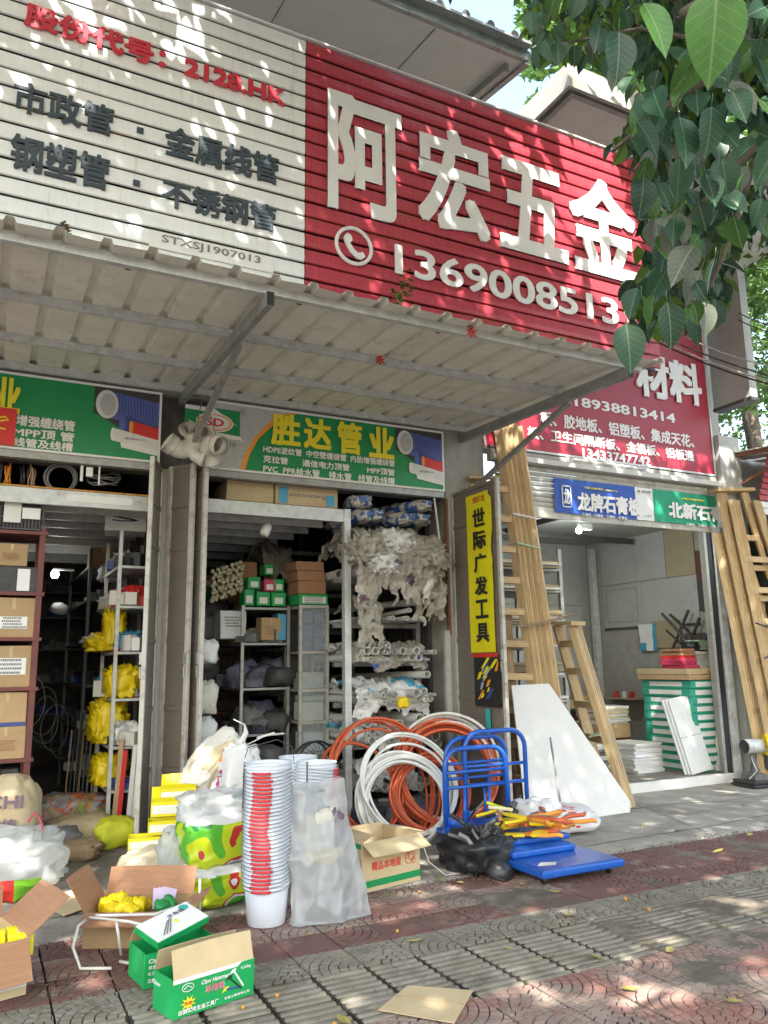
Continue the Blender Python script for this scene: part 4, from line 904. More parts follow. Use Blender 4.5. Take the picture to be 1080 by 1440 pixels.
gl = thing('ceiling_lamp', 'small lit white tube lamp deep in the left bay', 'lamp', (.78, 3.0, 2.75)); mb = MB(); mb.lathe([(0, -.05), (.035, -.04), (.05, 0), (.035, .04), (0, .05)], 14); mb.build('bulb', 'lamp_glow', gl, smooth=True); mb = MB(); mb.box(-.03, .22, -.02, .02, .052, .075); mb.build('holder', 'galvanised', gl)
mb = MB(); mb.lathe([(0, .03), (.09, .02), (.12, 0), (.09, .08), (0, .12)], 16); tag(mb.build('pale_helmet', 'pale_print', smooth=True, loc=(.86, 3.1, 2.30), rot=(.4, .2, 0)), 'pale blue helmet hanging in the dark of the left bay', 'helmet')
for k in range(8):
    mb = MB(); x, y = .98+.03*k, 2.3-.12*k; L = .9+.1*(k % 3); mb.tube([(x, y, .05), (x+.05, y+.1, L)], .012, 6); tag(mb.build('long_tool', ['old_timber', 'dark_item', 'grey_item'][k % 3]), 'long handled tool leaning in a bunch at the right of the left bay', 'tool', 'long handled tools leaning in the left bay')
for k, (m, x, y) in enumerate((('red_plastic', 1.28, .50), ('gypsum', 1.36, .46), ('old_timber', 1.24, .52), ('gypsum', 1.40, .42))):
    mb = MB(); mb.box(-.02, .02, -.01, .01, .02, .82+.05*k); tag(mb.build('wood_strip', m, loc=(x, y, 0), rot=(0, RAD(3), 0)), ['red strip', 'white strip nearest the red strip', 'brown strip', 'white strip nearest the door leaf'][k]+' standing at the foot of the pale rack', 'strip')
for k in range(5): coil('hanging_wire', 'thin wire loop hanging in the dark middle of the left bay', 'wire', (.55+.12*k, 2.2+.3*k, 1.25-.12*k), .2, 1, .005, 'grey_item', 'y', 70+k, 'wire loops hanging in the left bay', .05, (0, 0, .5), 1.5)
# sacks on the floor of the left bay
def wovenpick(c): return 0
sack('sand_sack', (.62, .42, .26), 3, 'tan_sack', label='tan woven sack lying on the floor with a dark mark', cat='sack', loc=(.95, .42, .02), rot=(0, 0, .1), amp=.1, sharp=.08)
text('五', .09, .09, frame((1.02, .215, .1), (1, 0, 0), (0, .3, 1)), 'mauve', None, .03, name='sack_mark') if False else None
sack('feed_sack', (.36, .36, .24), 4, 'lime_stripe', label='yellow-green sack on the floor against the door leaf', cat='sack', loc=(1.22, .22, .02), amp=.2, sharp=.15)
sack('printed_sack', (.7, .45, .26), 5, ['left_print'], label='crumpled multicoloured printed sack behind the tan sack', cat='sack', loc=(.92, .95, .12), amp=.25, sharp=.2)
sack('grey_sack', (.5, .45, .22), 6, 'grey_item', label='dark grey sack lying low between the marked sacks', cat='sack', loc=(.66, .22, .02), amp=.2, sharp=.2)
sack('brown_sack', (.38, .3, .14), 7, 'old_timber', label='dark brown crumpled sack at the front of the left bay', cat='sack', loc=(.85, -.08, .012), amp=.3, sharp=.3)
sack('white_bundle', (.5, .4, .28), 8, 'white_sack', label='white plastic bundle under the brown rack behind the tan CHI sack', cat='sack', loc=(.08, .3, .3), amp=.3, sharp=.25)
t = sack('marked_sack', (.52, .40, .74), 9, 'tan_sack', label='upright tan paper sack printed CHI at the left edge', cat='sack', loc=(.27, -.42, .02), rot=(0, 0, -.3), amp=.10, n=22, sharp=.06, power=.55)
for s, z, w_ in (('CHI', .44, .26), ('BS植', .27, .22)): text(s, .10, w_, frame((-.06, -.240, z+.09), (1, 0.03, 0), (0, .06, 1)), 'mauve', t, .03)
sack('clear_bag', (.62, .5, .40), 10, ['clear_bag', 'green_bag', 'red_print'], label='clear plastic bag with green print in front of the CHI sack', cat='bag', loc=(.34, -.95, .012), amp=.28, n=26, sharp=.3, pick=lambda c: (2 if c.x > -.05 and c.x < .03 else 1) if c.z < .16 and c.x < .16 and c.y < 0 else 0)
mb = MB(); mb.tube([(.42, -.9, .48), (.46, -.92, .55), (.5, -.95, .5), (.52, -.97, .42)], .007, 6); tag(mb.build('pink_tie', 'pink_box'), 'pink tie at the top of the clear bag', 'tie')
# ================================================================ PIPE BAY INTERIOR
metal_rack('steel rack with green boxes on top, left of the glass cabinet', 2.62, 3.2, 1.1, 3.2, (.35, .85, 1.35, 1.85, 2.25), 2.27, 'steel')
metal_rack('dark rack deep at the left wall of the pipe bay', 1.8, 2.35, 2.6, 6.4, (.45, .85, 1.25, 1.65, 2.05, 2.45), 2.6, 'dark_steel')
# glass cabinet (front at y=.8)
gc = thing('glass_cabinet', 'narrow glass-fronted steel cabinet in the middle of the pipe bay', 'cabinet', (0, 0, 0))
mb = MB()
for x in (3.20, 3.525):
    for y in (.8, 1.25): mb.box(x, x+.035, y, y+.035, .02, 2.27)
mb.build('post', 'door_frame', gc)
for z in (.3, .62, .95, 1.30, 1.72, 2.235): mb = MB(); mb.box(3.236, 3.524, .80, 1.28, z, z+.03); mb.build('shelf', 'door_frame', gc)
mb = MB(); mb.box(3.236, 3.524, .812, .816, .33, 2.233); mb.build('glass_pane', 'glass', gc); mb = MB(); mb.box(3.2, 3.56, 1.286, 1.29, .1, 2.27); mb.build('back_panel', 'dark_steel', gc)
nb = thing('blue_packs', 'blue printed packs behind the top pane of the glass cabinet', 'packs', (0, 0, 0), 0)
for i in range(2):
    for j in range(3): mb = MB(); mb.box(3.255+i*.135, 3.38+i*.135, .84, .95, 1.755+j*.15, 1.895+j*.15); mb.build('pack', 'navy_box', nb, bevel=.004); flat(ell(3.317+i*.135, 1.825+j*.15, .03, .03, 10), FRONT(0, 0, .838), 'mauve', nb, 'print')
for k, (z, h, m) in enumerate(((1.335, .18, 'galvanised'), (.985, .2, 'gypsum'), (.985+.21, .06, 'pale_green'), (.655, .2, 'white_panel'), (.335, .2, 'galvanised'))): mb = MB(); mb.box(3.245+.01*k, 3.515, .85, 1.1, z, z+h); tag(mb.build('small_box', m, bevel=.004), ['grey box on the second glass shelf', 'cream box on the third glass shelf', 'pale green flat box on the third glass shelf', 'white box on the fourth glass shelf', 'grey box on the lowest glass shelf'][k], 'box')
for k, z in enumerate((2.395, 2.545, 2.665)): carton(['lowest', 'middle', 'topmost'][k]+' of three brown cartons stacked on the glass cabinet', (3.19-.01*k, .82, z), .34, .35, [.148, .118, .105][k], .03*(k-1), m='cardboard_red', tape=False)
carton('green and white printed box under the three brown cartons', (3.20, .80, 2.272), .35, .35, .12, 0, m='green_box', tape=False, lab=(.1, .92, .12, .75), txt='五金配件', txtm='grey_letter')
GB = [(2.66, 1.15, 2.272), (2.80, 1.12, 2.272), (2.98, 1.12, 2.272), (2.72, 1.2, 2.47), (2.9, 1.15, 2.44), (3.02, 1.15, 2.44), (2.95, 1.3, 2.65), (2.84, 1.7, 2.27)]
for k, (x, y, z) in enumerate(GB): carton(['green box at the left end', 'green box second from the left end', 'green box by the glass cabinet', 'green box stacked at the left', 'pink box stacked in the middle', 'green box stacked beside the pink box', 'small green box topmost'][k if k < 7 else 0] + (' of the green row on the steel rack' if k < 7 else ' far behind on the steel rack'), (x, y, z), [.12, .16, .17, .15, .13, .12, .12, .2][k], .2, [.19, .16, .16, .14, .14, .15, .13, .3][k], 0, m='pink_box' if k == 4 else 'green_box', tape=False, lab=(.2, .8, .15, .6))
carton('reddish carton stacked behind the green boxes', (2.72, 1.5, 2.62), .2, .2, .2, 0, m='cardboard_red', tape=False)
carton('white box with two lines of print on the middle rack', (2.42, 1.25, 1.90), .30, .3, .32, 0, m='white_panel', tape=False, lab=(.1, .9, .4, .8), txt='五金配件')
carton('small patterned carton on the middle rack', (2.86, 1.12, 1.88), .24, .2, .26, 0, txt='配件'); carton('small blue and white carton beside the patterned carton', (3.06, 1.12, 1.88), .1, .2, .3, 0, m='cyan_box', tape=False)
# garlands of pale fittings
gt = thing('fitting_bundle', 'hanging bundle of pale yellow fittings left of the green boxes', 'fittings', (2.45, 1.3, 2.28)); r = random.Random(5)
sph = MB(); sph.lathe([(0, -.028), (.02, -.02), (.028, 0), (.02, .02), (0, .028)], 8); sm = sph.mesh('fitting', 'garlic', True)
for i in range(7):
    for j in range(9): link('fitting', sm, gt, loc=(-.12+i*.055+.02*(j % 2), r.uniform(-.05, .05), .05+j*.042+.02*i), rot=(r.random(), r.random(), 0))
for k in range(26):
    x, z = r.uniform(2.66, 3.15), r.choice((.36, .86, 1.36)); sack('wrapped_fitting', (r.uniform(.2, .34), .35, r.uniform(.14, .34)), 100+k, ['bluegrey_item', 'dark_item', 'grey_item', 'bluegrey_item'][k % 4], label='plastic wrapped dark fittings piled on the steel rack', cat='fittings', group='wrapped dark fittings on the steel rack', loc=(x, r.uniform(1.15, 1.7), z), rot=(0, r.uniform(-.3, .3), r.uniform(0, 3)), amp=.35, n=8, sharp=.3)
for k in range(8): sack('dark_bundle', (.3, .4, .3), 140+k, ['grey_item', 'dark_item'][k % 2], label='dusty dark bundle at the left of the steel rack', cat='bundle', group='dusty bundles left of the steel rack', loc=(2.3+.05*k, 1.7+.1*k, 1.9-.18*k if k < 4 else 2.1), amp=.4, n=8, sharp=.35)
# rack of small dark brown fittings on the left wall: rows of angled bars
fr_ = thing('fitting_wall', 'wall of rows of small dark reddish pipe fittings in the dark of the pipe bay', 'fittings', (0, 0, 0)); bar = MB(); bar.tube([(0, 0, 0), (.05, 0, .035), (.09, 0, .03)], .018, 6); bme = bar.mesh('fitting', 'red_brick_item')
for j in range(15):
    for i in range(13): link('fitting', bme, fr_, loc=(2.02+i*.085, 2.45+.03*(i % 2), .25+j*.105), rot=(0, 0, .15))
mb = MB(); mb.box(1.95, 3.2, 2.62, 2.64, .1, 2.0); mb.build('back_board', 'dark_steel', fr_)
for j in range(15): mb = MB(); mb.box(1.98, 3.15, 2.4, 2.6, .215+j*.105, .222+j*.105); mb.build('shelf', 'dark_steel', fr_)
for k, (z, s) in enumerate(((1.62, .22), (1.15, .3), (.85, .26), (.6, .25))):
    sack('white_bundle', (.18, .2, s), 160+k, ['white_sack', 'pvc_old', 'white_sack', 'gypsum'][k], label=['white bag with a yellow patch', 'white drooping bag', 'pale bundle', 'bundle of folded white cloths'][k]+' hanging inside the left door leaf', cat='bundle', loc=(1.97, .05, z), amp=.35, n=10, sharp=.3)
fn = thing('floor_fan', 'black round fan behind the short bucket stacks', 'fan', (3.02, -.12, .0), .25); mb = MB()
for R_ in (.24, .23): mb.tube([(R_*math.cos(a*math.pi/14), -.03 if R_ == .24 else .05, .62+R_*math.sin(a*math.pi/14)) for a in range(28)], .012, 6, True)
mb.build('cage_ring', 'black_plastic', fn); mb = MB()
for k in range(30):
    a = k*math.pi/15; mb.tube([(.05*math.cos(a), -.05, .62+.05*math.sin(a)), (.15*math.cos(a+.15), -.06, .62+.15*math.sin(a+.15)), (.235*math.cos(a+.3), -.03, .62+.235*math.sin(a+.3))], .003, 4)
mb.build('cage', 'dark_item', fn); mb = MB(); mb.lathe([(0, -.02), (.06, -.02), (.06, .08), (0, .1)], 14, Matrix.Translation((0, 0, .62)) @ Matrix.Rotation(RAD(90), 4, 'X')); mb.build('motor', 'grey_item', fn)
mb = MB(); mb.tube([(0, .03, .4), (0, .03, .02)], .015); mb.lathe([(0, 0), (.18, 0), (.16, .03), (0, .04)], 16, Matrix.Translation((0, .03, .01))); mb.build('stand', 'black_plastic', fn)
for k in range(3):
    a = k*2.094; mb = MB(); mb.add([(.03*math.cos(a), -.02, .62+.03*math.sin(a)), (.18*math.cos(a-.4), -.03, .62+.18*math.sin(a-.4)), (.19*math.cos(a+.5), .02, .62+.19*math.sin(a+.5)), (.04*math.cos(a+1), .01, .62+.04*math.sin(a+1))], [(0, 1, 2, 3)]); mb.build('blade', 'grey_item', fn)

# ---------------------------------------------------------------- pipe rack on the right
pr = thing('pipe_rack', 'tall steel cantilever rack that carries the white pipes', 'rack', (0, 0, 0))
PZ = [.30, .72, 1.18, 1.62, 2.05, 2.55, 3.12]
for y in (.55, 2.4, 4.4):
    mb = MB(); mb.box(4.56, 4.62, y, y+.06, .02, 4.0); mb.build('post', 'steel', pr)
    for z in PZ: mb = MB(); mb.box(3.52, 4.56, y, y+.05, z-.05, z); mb.build('arm', 'steel', pr)
def pipe_mesh(rad, L, n=14):
    mb = MB(); mb.tube([(0, 0, 0), (0, L, 0)], rad, n, cap=False); mb.tube([(0, L-.01, 0), (0, 0.0, 0)], rad*.84, n, cap=False)
    o = len(mb.v)
    mb.add([(f*rad*math.cos(2*math.pi*k/n), 0, f*rad*math.sin(2*math.pi*k/n)) for f in (1, .84) for k in range(n)], [(k, (k+1) % n, n+(k+1) % n, n+k) for k in range(n)]); return mb.mesh('pipe', 'pvc', True)
PM = {rr: pipe_mesh(rr, 4.2) for rr in (.016, .025, .04, .055)}
r = random.Random(9)
SHN = ['lowest', 'second', 'third', 'fourth', 'fifth', 'sixth', 'topmost']
def lay(level, count, rads, x0=3.55, x1=4.45, yr=(.05, .6), layers=2, tilt=.0):
    z = PZ[level]; k = 0; x = x0; base = z
    while k < count:
        rr = r.choice(rads)
        if x+rr > x1: x = x0+r.uniform(0, .05); base += rr*1.7
        y0 = r.uniform(*yr); o = link('plastic_pipe', PM[rr], loc=(x+rr, y0, base+rr+r.uniform(0, .004)), rot=(tilt+r.uniform(-.004, .004), 0, r.uniform(-.01, .01)))
        tag(o, 'white plastic pipe, end towards the street, on the %s shelf of the pipe rack' % SHN[level], 'pipe', 'white pipes on the %s rack shelf' % SHN[level]); x += rr*2+.003; k += 1
lay(0, 34, (.025, .04, .016), yr=(-.15, .2)); lay(1, 34, (.055, .04, .025), yr=(-.2, .15)); lay(2, 40, (.04, .025, .016), yr=(-.2, .15)); lay(3, 36, (.025, .016, .04), yr=(-.15, .15)); lay(4, 20, (.025, .016), yr=(-.15, .2)); lay(5, 6, (.055, .04), yr=(.3, .6))
for k, (x, y, z, rr, tl) in enumerate(((4.22, -.12, 1.02, .055, 0), (4.0, -.08, .98, .04, 0), (4.3, -.15, 1.48, .04, -.02), (4.28, -.2, 2.26, .04, .02), (4.1, -.15, 2.16, .025, -.03))): tag(link('plastic_pipe', PM[rr], loc=(x, y, z), rot=(tl, 0, .02)), ['thick pipe jutting out over the second shelf load', 'thinner pipe jutting out beside the thick one', 'single pipe jutting out over the third shelf load', 'slanting pipe on top of the fifth shelf load', 'thin pipe drooping from the fifth shelf load'][k], 'pipe')
# printed sleeves of the top shelf: bundles in white and blue wrap
def stripepick(c): return 1 if noise.noise(Vector((c.x*14, c.y*9, c.z*14))) > .18 else 0
for k, (x, z, w_, a) in enumerate(((3.62, 3.12, .24, .1), (3.88, 3.14, .2, -.2), (4.12, 3.12, .28, .12), (4.40, 3.13, .26, -.1), (3.72, 3.28, .3, -.3), (4.30, 3.29, .24, .3))):
    sack('pipe_bundle', (w_, .9, .15), 200+k, ['wrap_print'], label=['leftmost', 'second', 'third', 'rightmost', 'upper left', 'upper right'][k]+' blue and white wrapped pipe bundle on the topmost shelf', cat='bundle', group='wrapped bundles on the topmost shelf', loc=(x, .4, z), rot=(0, 0, a), amp=.12, n=20, sharp=.22, power=.7)
# torn plastic wrapping over the pipes
def wrap(label, x0, x1, z, drop, y=.05, depth=.8, seed=0, mats='plastic_wrap', thickf=.10, nu=70, nv=54):
    "film bunched over a shelf load: a puffed top that breaks over the edge into torn hanging tongues"
    mb = MB(); vs = []
    for j in range(nv+1):
        v = j/nv
        for i in range(nu+1):
            u = i/nu; x = x0+(x1-x0)*u; hang = max(.25, .80+.7*noise.noise(Vector((x*3.5, seed, 0)))+.35*noise.noise(Vector((x*14, seed, 2))))
            if v < .4: t = v/.4; p = Vector((x, y+depth*(1-t), z+thickf*(.6+.6*math.sin(t*2.4)))); nd = Vector((0, 0, 1))
            else:
                t = (v-.4)/.6; p = Vector((x+.04*t*noise.noise(Vector((x*5, seed, t*2))), y-.10*math.sin(min(t*3, 1.57))+.03*t, z+thickf*.95*(1-t)-drop*t)); nd = Vector((0, -1, .25))
            q = Vector((x*5.5+seed, p.y*5, p.z*5.5)); f = .12*crum(q)+.065*crum(q*2.3)+.03*crum(q*5)
            p += nd*f; p.x += .03*noise.noise(q*1.7); vs.append((p, t if v >= .4 else -1, hang, x))
    W = nu+1; fs = []
    for j in range(nv):
        for i in range(nu):
            p, t, hang, x = vs[j*W+i]
            if t > hang: continue
            if t > .3 and noise.noise(Vector((x*13, p.z*9, seed))) > .55: continue
            fs.append((j*W+i, j*W+i+1, (j+1)*W+i+1, (j+1)*W+i))
    mb.add([q[0] for q in vs], fs)
    if isinstance(mats, list):
        for q, f in enumerate(fs):
            c = vs[f[0]][0]; nn = noise.noise(Vector((c.x*5+seed, c.y*3, c.z*6))); mb.m[q] = 1 if nn > .40 else (2 if nn < -.44 and len(mats) > 2 else 0)
    o = mb.build('torn_wrapping', mats, smooth=True); tag(o, label, 'wrapping'); return o
wrap('huge crumpled mass of torn grey plastic wrapping on the sixth shelf', 3.46, 4.50, 2.58, .46, -.10, 1.0, 1, ['plastic_wrap', 'mauve', 'white_sack'], .34, 90, 70)
wrap('second crumpled layer of torn wrapping bulging over the sixth shelf', 3.50, 4.25, 2.66, .25, -.12, .8, 2, 'plastic_wrap', .30)
wrap('long torn wrapping trailing from the right end of the sixth shelf', 4.12, 4.56, 2.50, .60, -.02, .4, 3, 'plastic_wrap', .12, 34, 60)
wrap('ragged grey plastic hanging at the left of the fifth shelf', 3.50, 3.78, 2.10, .42, -.02, .5, 4, 'plastic_wrap', .12, 30, 44)
wrap('torn blue and white wrapping on the fourth shelf', 3.50, 4.40, 1.66, .16, .14, .7, 5, ['plastic_wrap', 'blue_print', 'white_sack'], .10)
wrap('white and blue plastic wrapping with a yellow patch on the third shelf', 3.50, 4.40, 1.22, .20, .10, .8, 6, ['white_sack', 'cyan_box', 'plastic_wrap'], .13)
wrap('pale wrapping over the pipes of the second shelf', 3.50, 4.05, .80, .12, .08, .8, 7, ['white_sack', 'plastic_wrap', 'cyan_box'], .12)
wrap('clear plastic drooping under the lowest pipes', 3.55, 4.2, .40, .10, .05, .6, 8, ['white_sack', 'plastic_wrap'], .12)
sack('yellow_patch_bag', (.12, .07, .11), 77, 'yellow_plastic', label='small yellow bag among the pipes of the third shelf', cat='bag', loc=(3.98, -.18, 1.14), amp=.3, n=10, sharp=.3)
wrap('torn plastic sheet hanging inside the pipe bay behind the door post', 3.10, 3.52, 2.72, .45, 1.9, .8, 9, 'plastic_wrap', .3)
wrap('torn plastic sheet deep behind the door post', 3.2, 3.52, 2.15, .3, 1.8, .8, 10, 'plastic_wrap', .2)
mb = MB(); mb.tube([(4.52, -.02, 3.45), (4.61, -.04, 2.55)], .012, 6); tag(mb.build('thin_rod', 'pvc'), 'thin white rod slanting beside the top pipe bundles', 'rod')
mb = MB(); mb.box(4.60, 4.66, -.05, .0, .0, 1.95); tag(mb.build('white_strip', 'door_frame'), 'pale upright strip at the foot of the right door leaf', 'strip')
mb = MB(); mb.box(4.665, 4.698, -.02, .02, 1.9, 3.46); tag(mb.build('red_post', 'rust'), 'rusty red upright at the right end of the pipe bay', 'post')

for k, (x, z, s1) in enumerate(((3.62, 2.72, .34), (3.9, 2.80, .36), (4.16, 2.70, .34), (4.38, 2.66, .26), (3.72, 2.56, .3), (4.05, 2.56, .32))):
    sack('crumpled_film', (s1, .5, .26), 400+k, ['plastic_wrap', 'white_sack', 'plastic_wrap'][k % 3:k % 3+1], label=['leftmost puffed bundle of grey film', 'highest puffed bundle of grey film in the middle', 'third puffed bundle of grey film', 'rightmost puffed bundle of grey film', 'lower left bundle of crumpled film', 'lower right bundle of crumpled film'][k]+' on the sixth shelf', cat='wrapping', loc=(x, -.02, z-.06), rot=(0, .2*(k % 3-1), .4*(k % 2)), amp=.35, n=30, sharp=.42, freq=3.2, floor=False)

clutter(1.22, 1.48, .62, 1.4, (.46, .86, 1.31, 1.76, 2.21, 2.61), 40, 21, ['white_sack', 'red_print', 'navy_box', 'pvc_old', 'dark_item'], 'small packs on the pale rack', 'small pack on the pale steel rack of the left bay')
clutter(2.68, 3.12, 1.15, 1.9, (.36, .86, 1.36, 1.86), 44, 22, ['dark_item', 'bluegrey_item', 'grey_item', 'cardboard'], 'small packs on the steel rack of the pipe bay', 'small pack on the steel rack of the pipe bay')
clutter(1.95, 2.3, 2.7, 6, (.46, .86, 1.26, 1.66, 2.06, 2.46), 40, 23, ['dark_item', 'red_brick_item', 'grey_item', 'pvc_old'], 'packs on the dark rack of the pipe bay', 'dusty pack on the dark rack in the pipe bay')
for k in range(14):
    rr = random.Random(500+k); carton('%s in the dim back of the pipe bay' % ['small carton', 'dark carton', 'pale carton', 'carton with a label'][k % 4], (2.5+.22*(k % 5), 3.3+.1*(k % 3), 2.28+.2*(k//5)), .2, .25, .19, rr.uniform(-.2, .2), m=['cardboard', 'cardboard_red', 'green_box', 'cardboard'][k % 4], tape=False, lab=(.2, .8, .2, .6) if k % 4 == 3 else None, group='cartons in the dim back of the pipe bay')
# ================================================================ WOODEN LADDERS
def plank(t, a, b, w, h, name='rail', m='timber', up=(1, 0, 0)):
    a, b = Vector(a), Vector(b); L = (b-a).length; q = (b-a).to_track_quat('Z', 'Y'); mb = MB(); mb.box(-w/2, w/2, -h/2, h/2, 0, L)
    return mb.build(name, m, t, bevel=.003, loc=a, rot=q.to_euler())
t = thing('tall_ladder', 'tallest wooden ladder, a thick bundle of rails leaning beside the yellow banner', 'ladder', (0, 0, 0))
for k in range(5): plank(t, (5.36+k*.066, -.14-.012*k, 4.42-.03*(k % 3)), (5.60+k*.066, -.46-.012*k, .012), .052, .10)
for k in range(2): plank(t, (5.12+k*.06, .0, 3.72), (5.46+k*.06, -.25, .012), .052, .085, m='old_timber')
for k in range(10):
    z = .35+k*.36; u = 1-z/4.42; a = Vector((5.37+.24*u, -.14-.32*u, z)); b = Vector((4.94+.24*u, .0-.35*u, z+.02)); plank(t, a, b, .075, .075, 'rung', 'timber')
plank(t, (4.98, -.02, 3.6), (5.18, -.38, .012), .05, .09, m='timber')
plank(t, (4.95, -.06, 3.72), (5.5, -.14, 3.76), .10, .03, 'cap')
for z, a in ((3.25, 0), (2.9, .04)):
    u = 1-z/4.42; mb = MB(); c = Vector((5.50+.24*u, -.17-.32*u, z)); mb.box(-.17, .17, -.07, .07, 0, .014); mb.build('strap', 'white_print' if z > 3 else 'pale_green', t, loc=c, rot=(-.14, .1+a, 0))
mb = MB(); mb.tube([(5.05, -.5, 2.02), (5.3, -.62, 2.0), (5.6, -.66, 2.05), (5.95, -.6, 2.12), (5.9, -.5, 2.08), (5.5, -.45, 2.0), (5.1, -.45, 1.98)], .009, 6); mb.build('rope', 'old_timber', t)
def stepladder(name, label, A0, A1, B0, B1, zr, nb=3, group=None, cap=True, wv=(.05, 0, 0), rise=0):
    t = thing(name, label, 'ladder', (0, 0, 0), 0, group); A0, A1, B0, B1 = map(Vector, (A0, A1, B0, B1)); wv = Vector(wv)
    for k in range(nb): plank(t, A1+wv*k*1.08, A0+wv*k*1.08, .046, .075)
    for k in range(max(1, nb-1)): plank(t, B1+wv*k*1.08, B0+wv*k*1.08, .046, .075)
    for z in zr:
        u = (z-A0.z)/(A1.z-A0.z); v = (z-B0.z)/(B1.z-B0.z); plank(t, A0.lerp(A1, u), B0.lerp(B1, v), .065, .075, 'rung')
    if cap: c = (A1+B1)/2+wv*.8; d = (B1-A1).normalized(); plank(t, A1-d*.12+wv*.6+Vector((0, 0, .03)), B1+d*.12+wv*.6+Vector((0, 0, .03)), .20, .045, 'cap')
    return t
sl_ = stepladder('stepladder', 'short bright wooden stepladder leaning in front of the board shop door', (6.38, -.78, .012), (6.14, -.34, 2.0), (6.70, -.08, .012), (6.17, -.02, 2.02), (.35, .72, 1.10, 1.48, 1.80), 4, wv=(.045, .02, 0))
for z in (.45, .78): mb = MB(); mb.box(-.13, .16, -.06, .07, 0, .018); mb.build('strap', 'pale_green', sl_, loc=(6.42-.13*z, -.66+.2*z, z), rot=(-.2, -.1, .4))
L3 = [((9.22, -.50, .012), (8.97, -.22, 3.86), (10.25, -.55, .012), (9.44, -.24, 3.9)), ((9.30, -.62, .012), (9.06, -.34, 3.74), (10.3, -.66, .012), (9.52, -.36, 3.76)), ((9.14, -.36, .012), (8.92, -.14, 3.3), (10.1, -.4, .012), (9.38, -.13, 3.3))]
for k, L in enumerate(L3): stepladder('stepladder', ['tall stepladder with the flat cap, nearest the right pillar', 'front stepladder of the leaning stack at the right edge', 'lower stepladder hidden behind the others at the right edge'][k], *L, [.3+.42*q+.1*k for q in range(9) if .3+.42*q+.1*k < 3.3], 3, 'tall stepladders leaning at the right pillar', k == 0, (.05, .0, 0))
mb = MB(); mb.tube([(8.95, -.62, 2.05), (9.15, -.68, 1.98), (9.4, -.6, 2.02), (9.8, -.62, 2.2)], .012, 6); mb.tube([(9.0, -.66, 1.6), (9.3, -.72, 1.72), (9.7, -.66, 1.95)], .012, 6); mb.tube([(9.02, -.68, 1.2), (9.35, -.72, 1.33), (9.7, -.68, 1.6)], .012, 6); tag(mb.build('tie_rope', 'dark_item'), 'dark ropes tying the tall stepladders at the right edge together', 'rope')
mb = MB(); mb.box(8.98, 9.35, -.72, -.70, .95, .975); tag(mb.build('green_strap', 'pale_green'), 'green strap round the tall stepladders above the saw', 'strap')

# ================================================================ BOARD SHOP GOODS
lr = metal_rack('dark steel rack loaded with stacked wood boards left in the board shop', 5.5, 6.75, .5, 1.5, (.5, 1.05, 1.42, 1.78, 2.12, 2.5, 2.78), 3.05, 'steel', 'board_rack', .05)
r = random.Random(13)
for lv, z in enumerate((1.05, 1.42, 1.78, 2.12, 2.5, 2.78)):
    zz = z+.004
    for k in range(r.randint(3, 6)):
        h = r.uniform(.016, .035); mb = MB(); a = r.uniform(-.04, .03); mb.box(5.55+a, 6.62+a, .42+r.uniform(-.05, .04), 1.5, zz, zz+h-.002); zz += h
        tag(mb.build('wood_board', r.choice(['old_timber', 'timber', 'gypsum', 'plywood', 'tan_board'])), 'flat board lying in the %s stack of the board rack' % ['lowest', 'second', 'third', 'fourth', 'fifth', 'top'][lv], 'board', 'boards in the %s stack of the board rack' % ['lowest', 'second', 'third', 'fourth', 'fifth', 'top'][lv])
mb = MB(); mb.box(5.12, 5.46, -.12, -.09, .02, 2.15); tag(mb.build('leaning_board', 'plywood', rot=(0, 0, 0)), 'pale wooden board upright behind the tall ladder rungs', 'board')
gs = [.1+.1105*k for k in range(11)]
for k in range(11):
    tc_ = carton('green and white carton, '+['lowest', 'second', 'third', 'fourth', 'fifth', 'sixth', 'seventh', 'eighth', 'ninth', 'tenth', 'topmost'][k]+' in the tall stack by the shop door', (8.74+.008*(k % 3), .34+.01*(k % 2), gs[k]), .70, .9, .108, 0, m='teal_box', tape=False, lab=(.12, .92, .2, .78), name='tile_carton')
    mb = MB(); mb.box(-.005, -.002, .16, .76, .025, .085); mb.build('side_label', 'white_print', tc_)
carton('brown flattened carton on the green stack, lower one', (8.70, .32, 1.32), .75, .95, .07, .01, m='cardboard'); carton('brown flattened carton on the green stack, upper one', (8.69, .34, 1.392), .78, .95, .08, -.01, m='cardboard_light')
r = random.Random(17)
def papers(x0, y0, w_, d_, z0, n, h, mats, label, group):
    z = z0
    for k in range(n):
        hh = h*r.uniform(.7, 1.3); mb = MB(); mb.box(-w_/2, w_/2, -d_/2, d_/2, 0, hh-.0015); tag(mb.build('flat_pack', r.choice(mats), loc=(x0+r.uniform(-.02, .02), y0+r.uniform(-.02, .02), z), rot=(r.uniform(-.01, .01), r.uniform(-.012, .012), r.uniform(-.08, .08)), bevel=.003), label, 'pack', group); z += hh
    return z
papers(8.86, .62, .30, .4, 1.475, 3, .05, ['pink_box'], 'pink flat pack on top of the green carton stack', 'pink packs on the stack'); papers(8.86, .62, .28, .36, 1.62, 4, .028, ['orange_print', 'cardboard_red', 'red_print'], 'orange flat pack above the pink packs', 'orange packs on the stack')
papers(9.22, .66, .36, .4, 1.475, 7, .035, ['white_panel', 'pale_print', 'gypsum'], 'white flat pack on top of the green carton stack', 'white packs on the stack')
papers(9.25, .62, .2, .25, 1.73, 2, .06, ['pale_green'], 'pale green pack at the very top of the stack', 'pale green packs'); sack('black_bag', (.22, .2, .12), 61, 'black_rubber', label='black crumpled bag on the white packs of the stack', cat='bag', loc=(9.08, .58, 1.73), amp=.3, n=9)
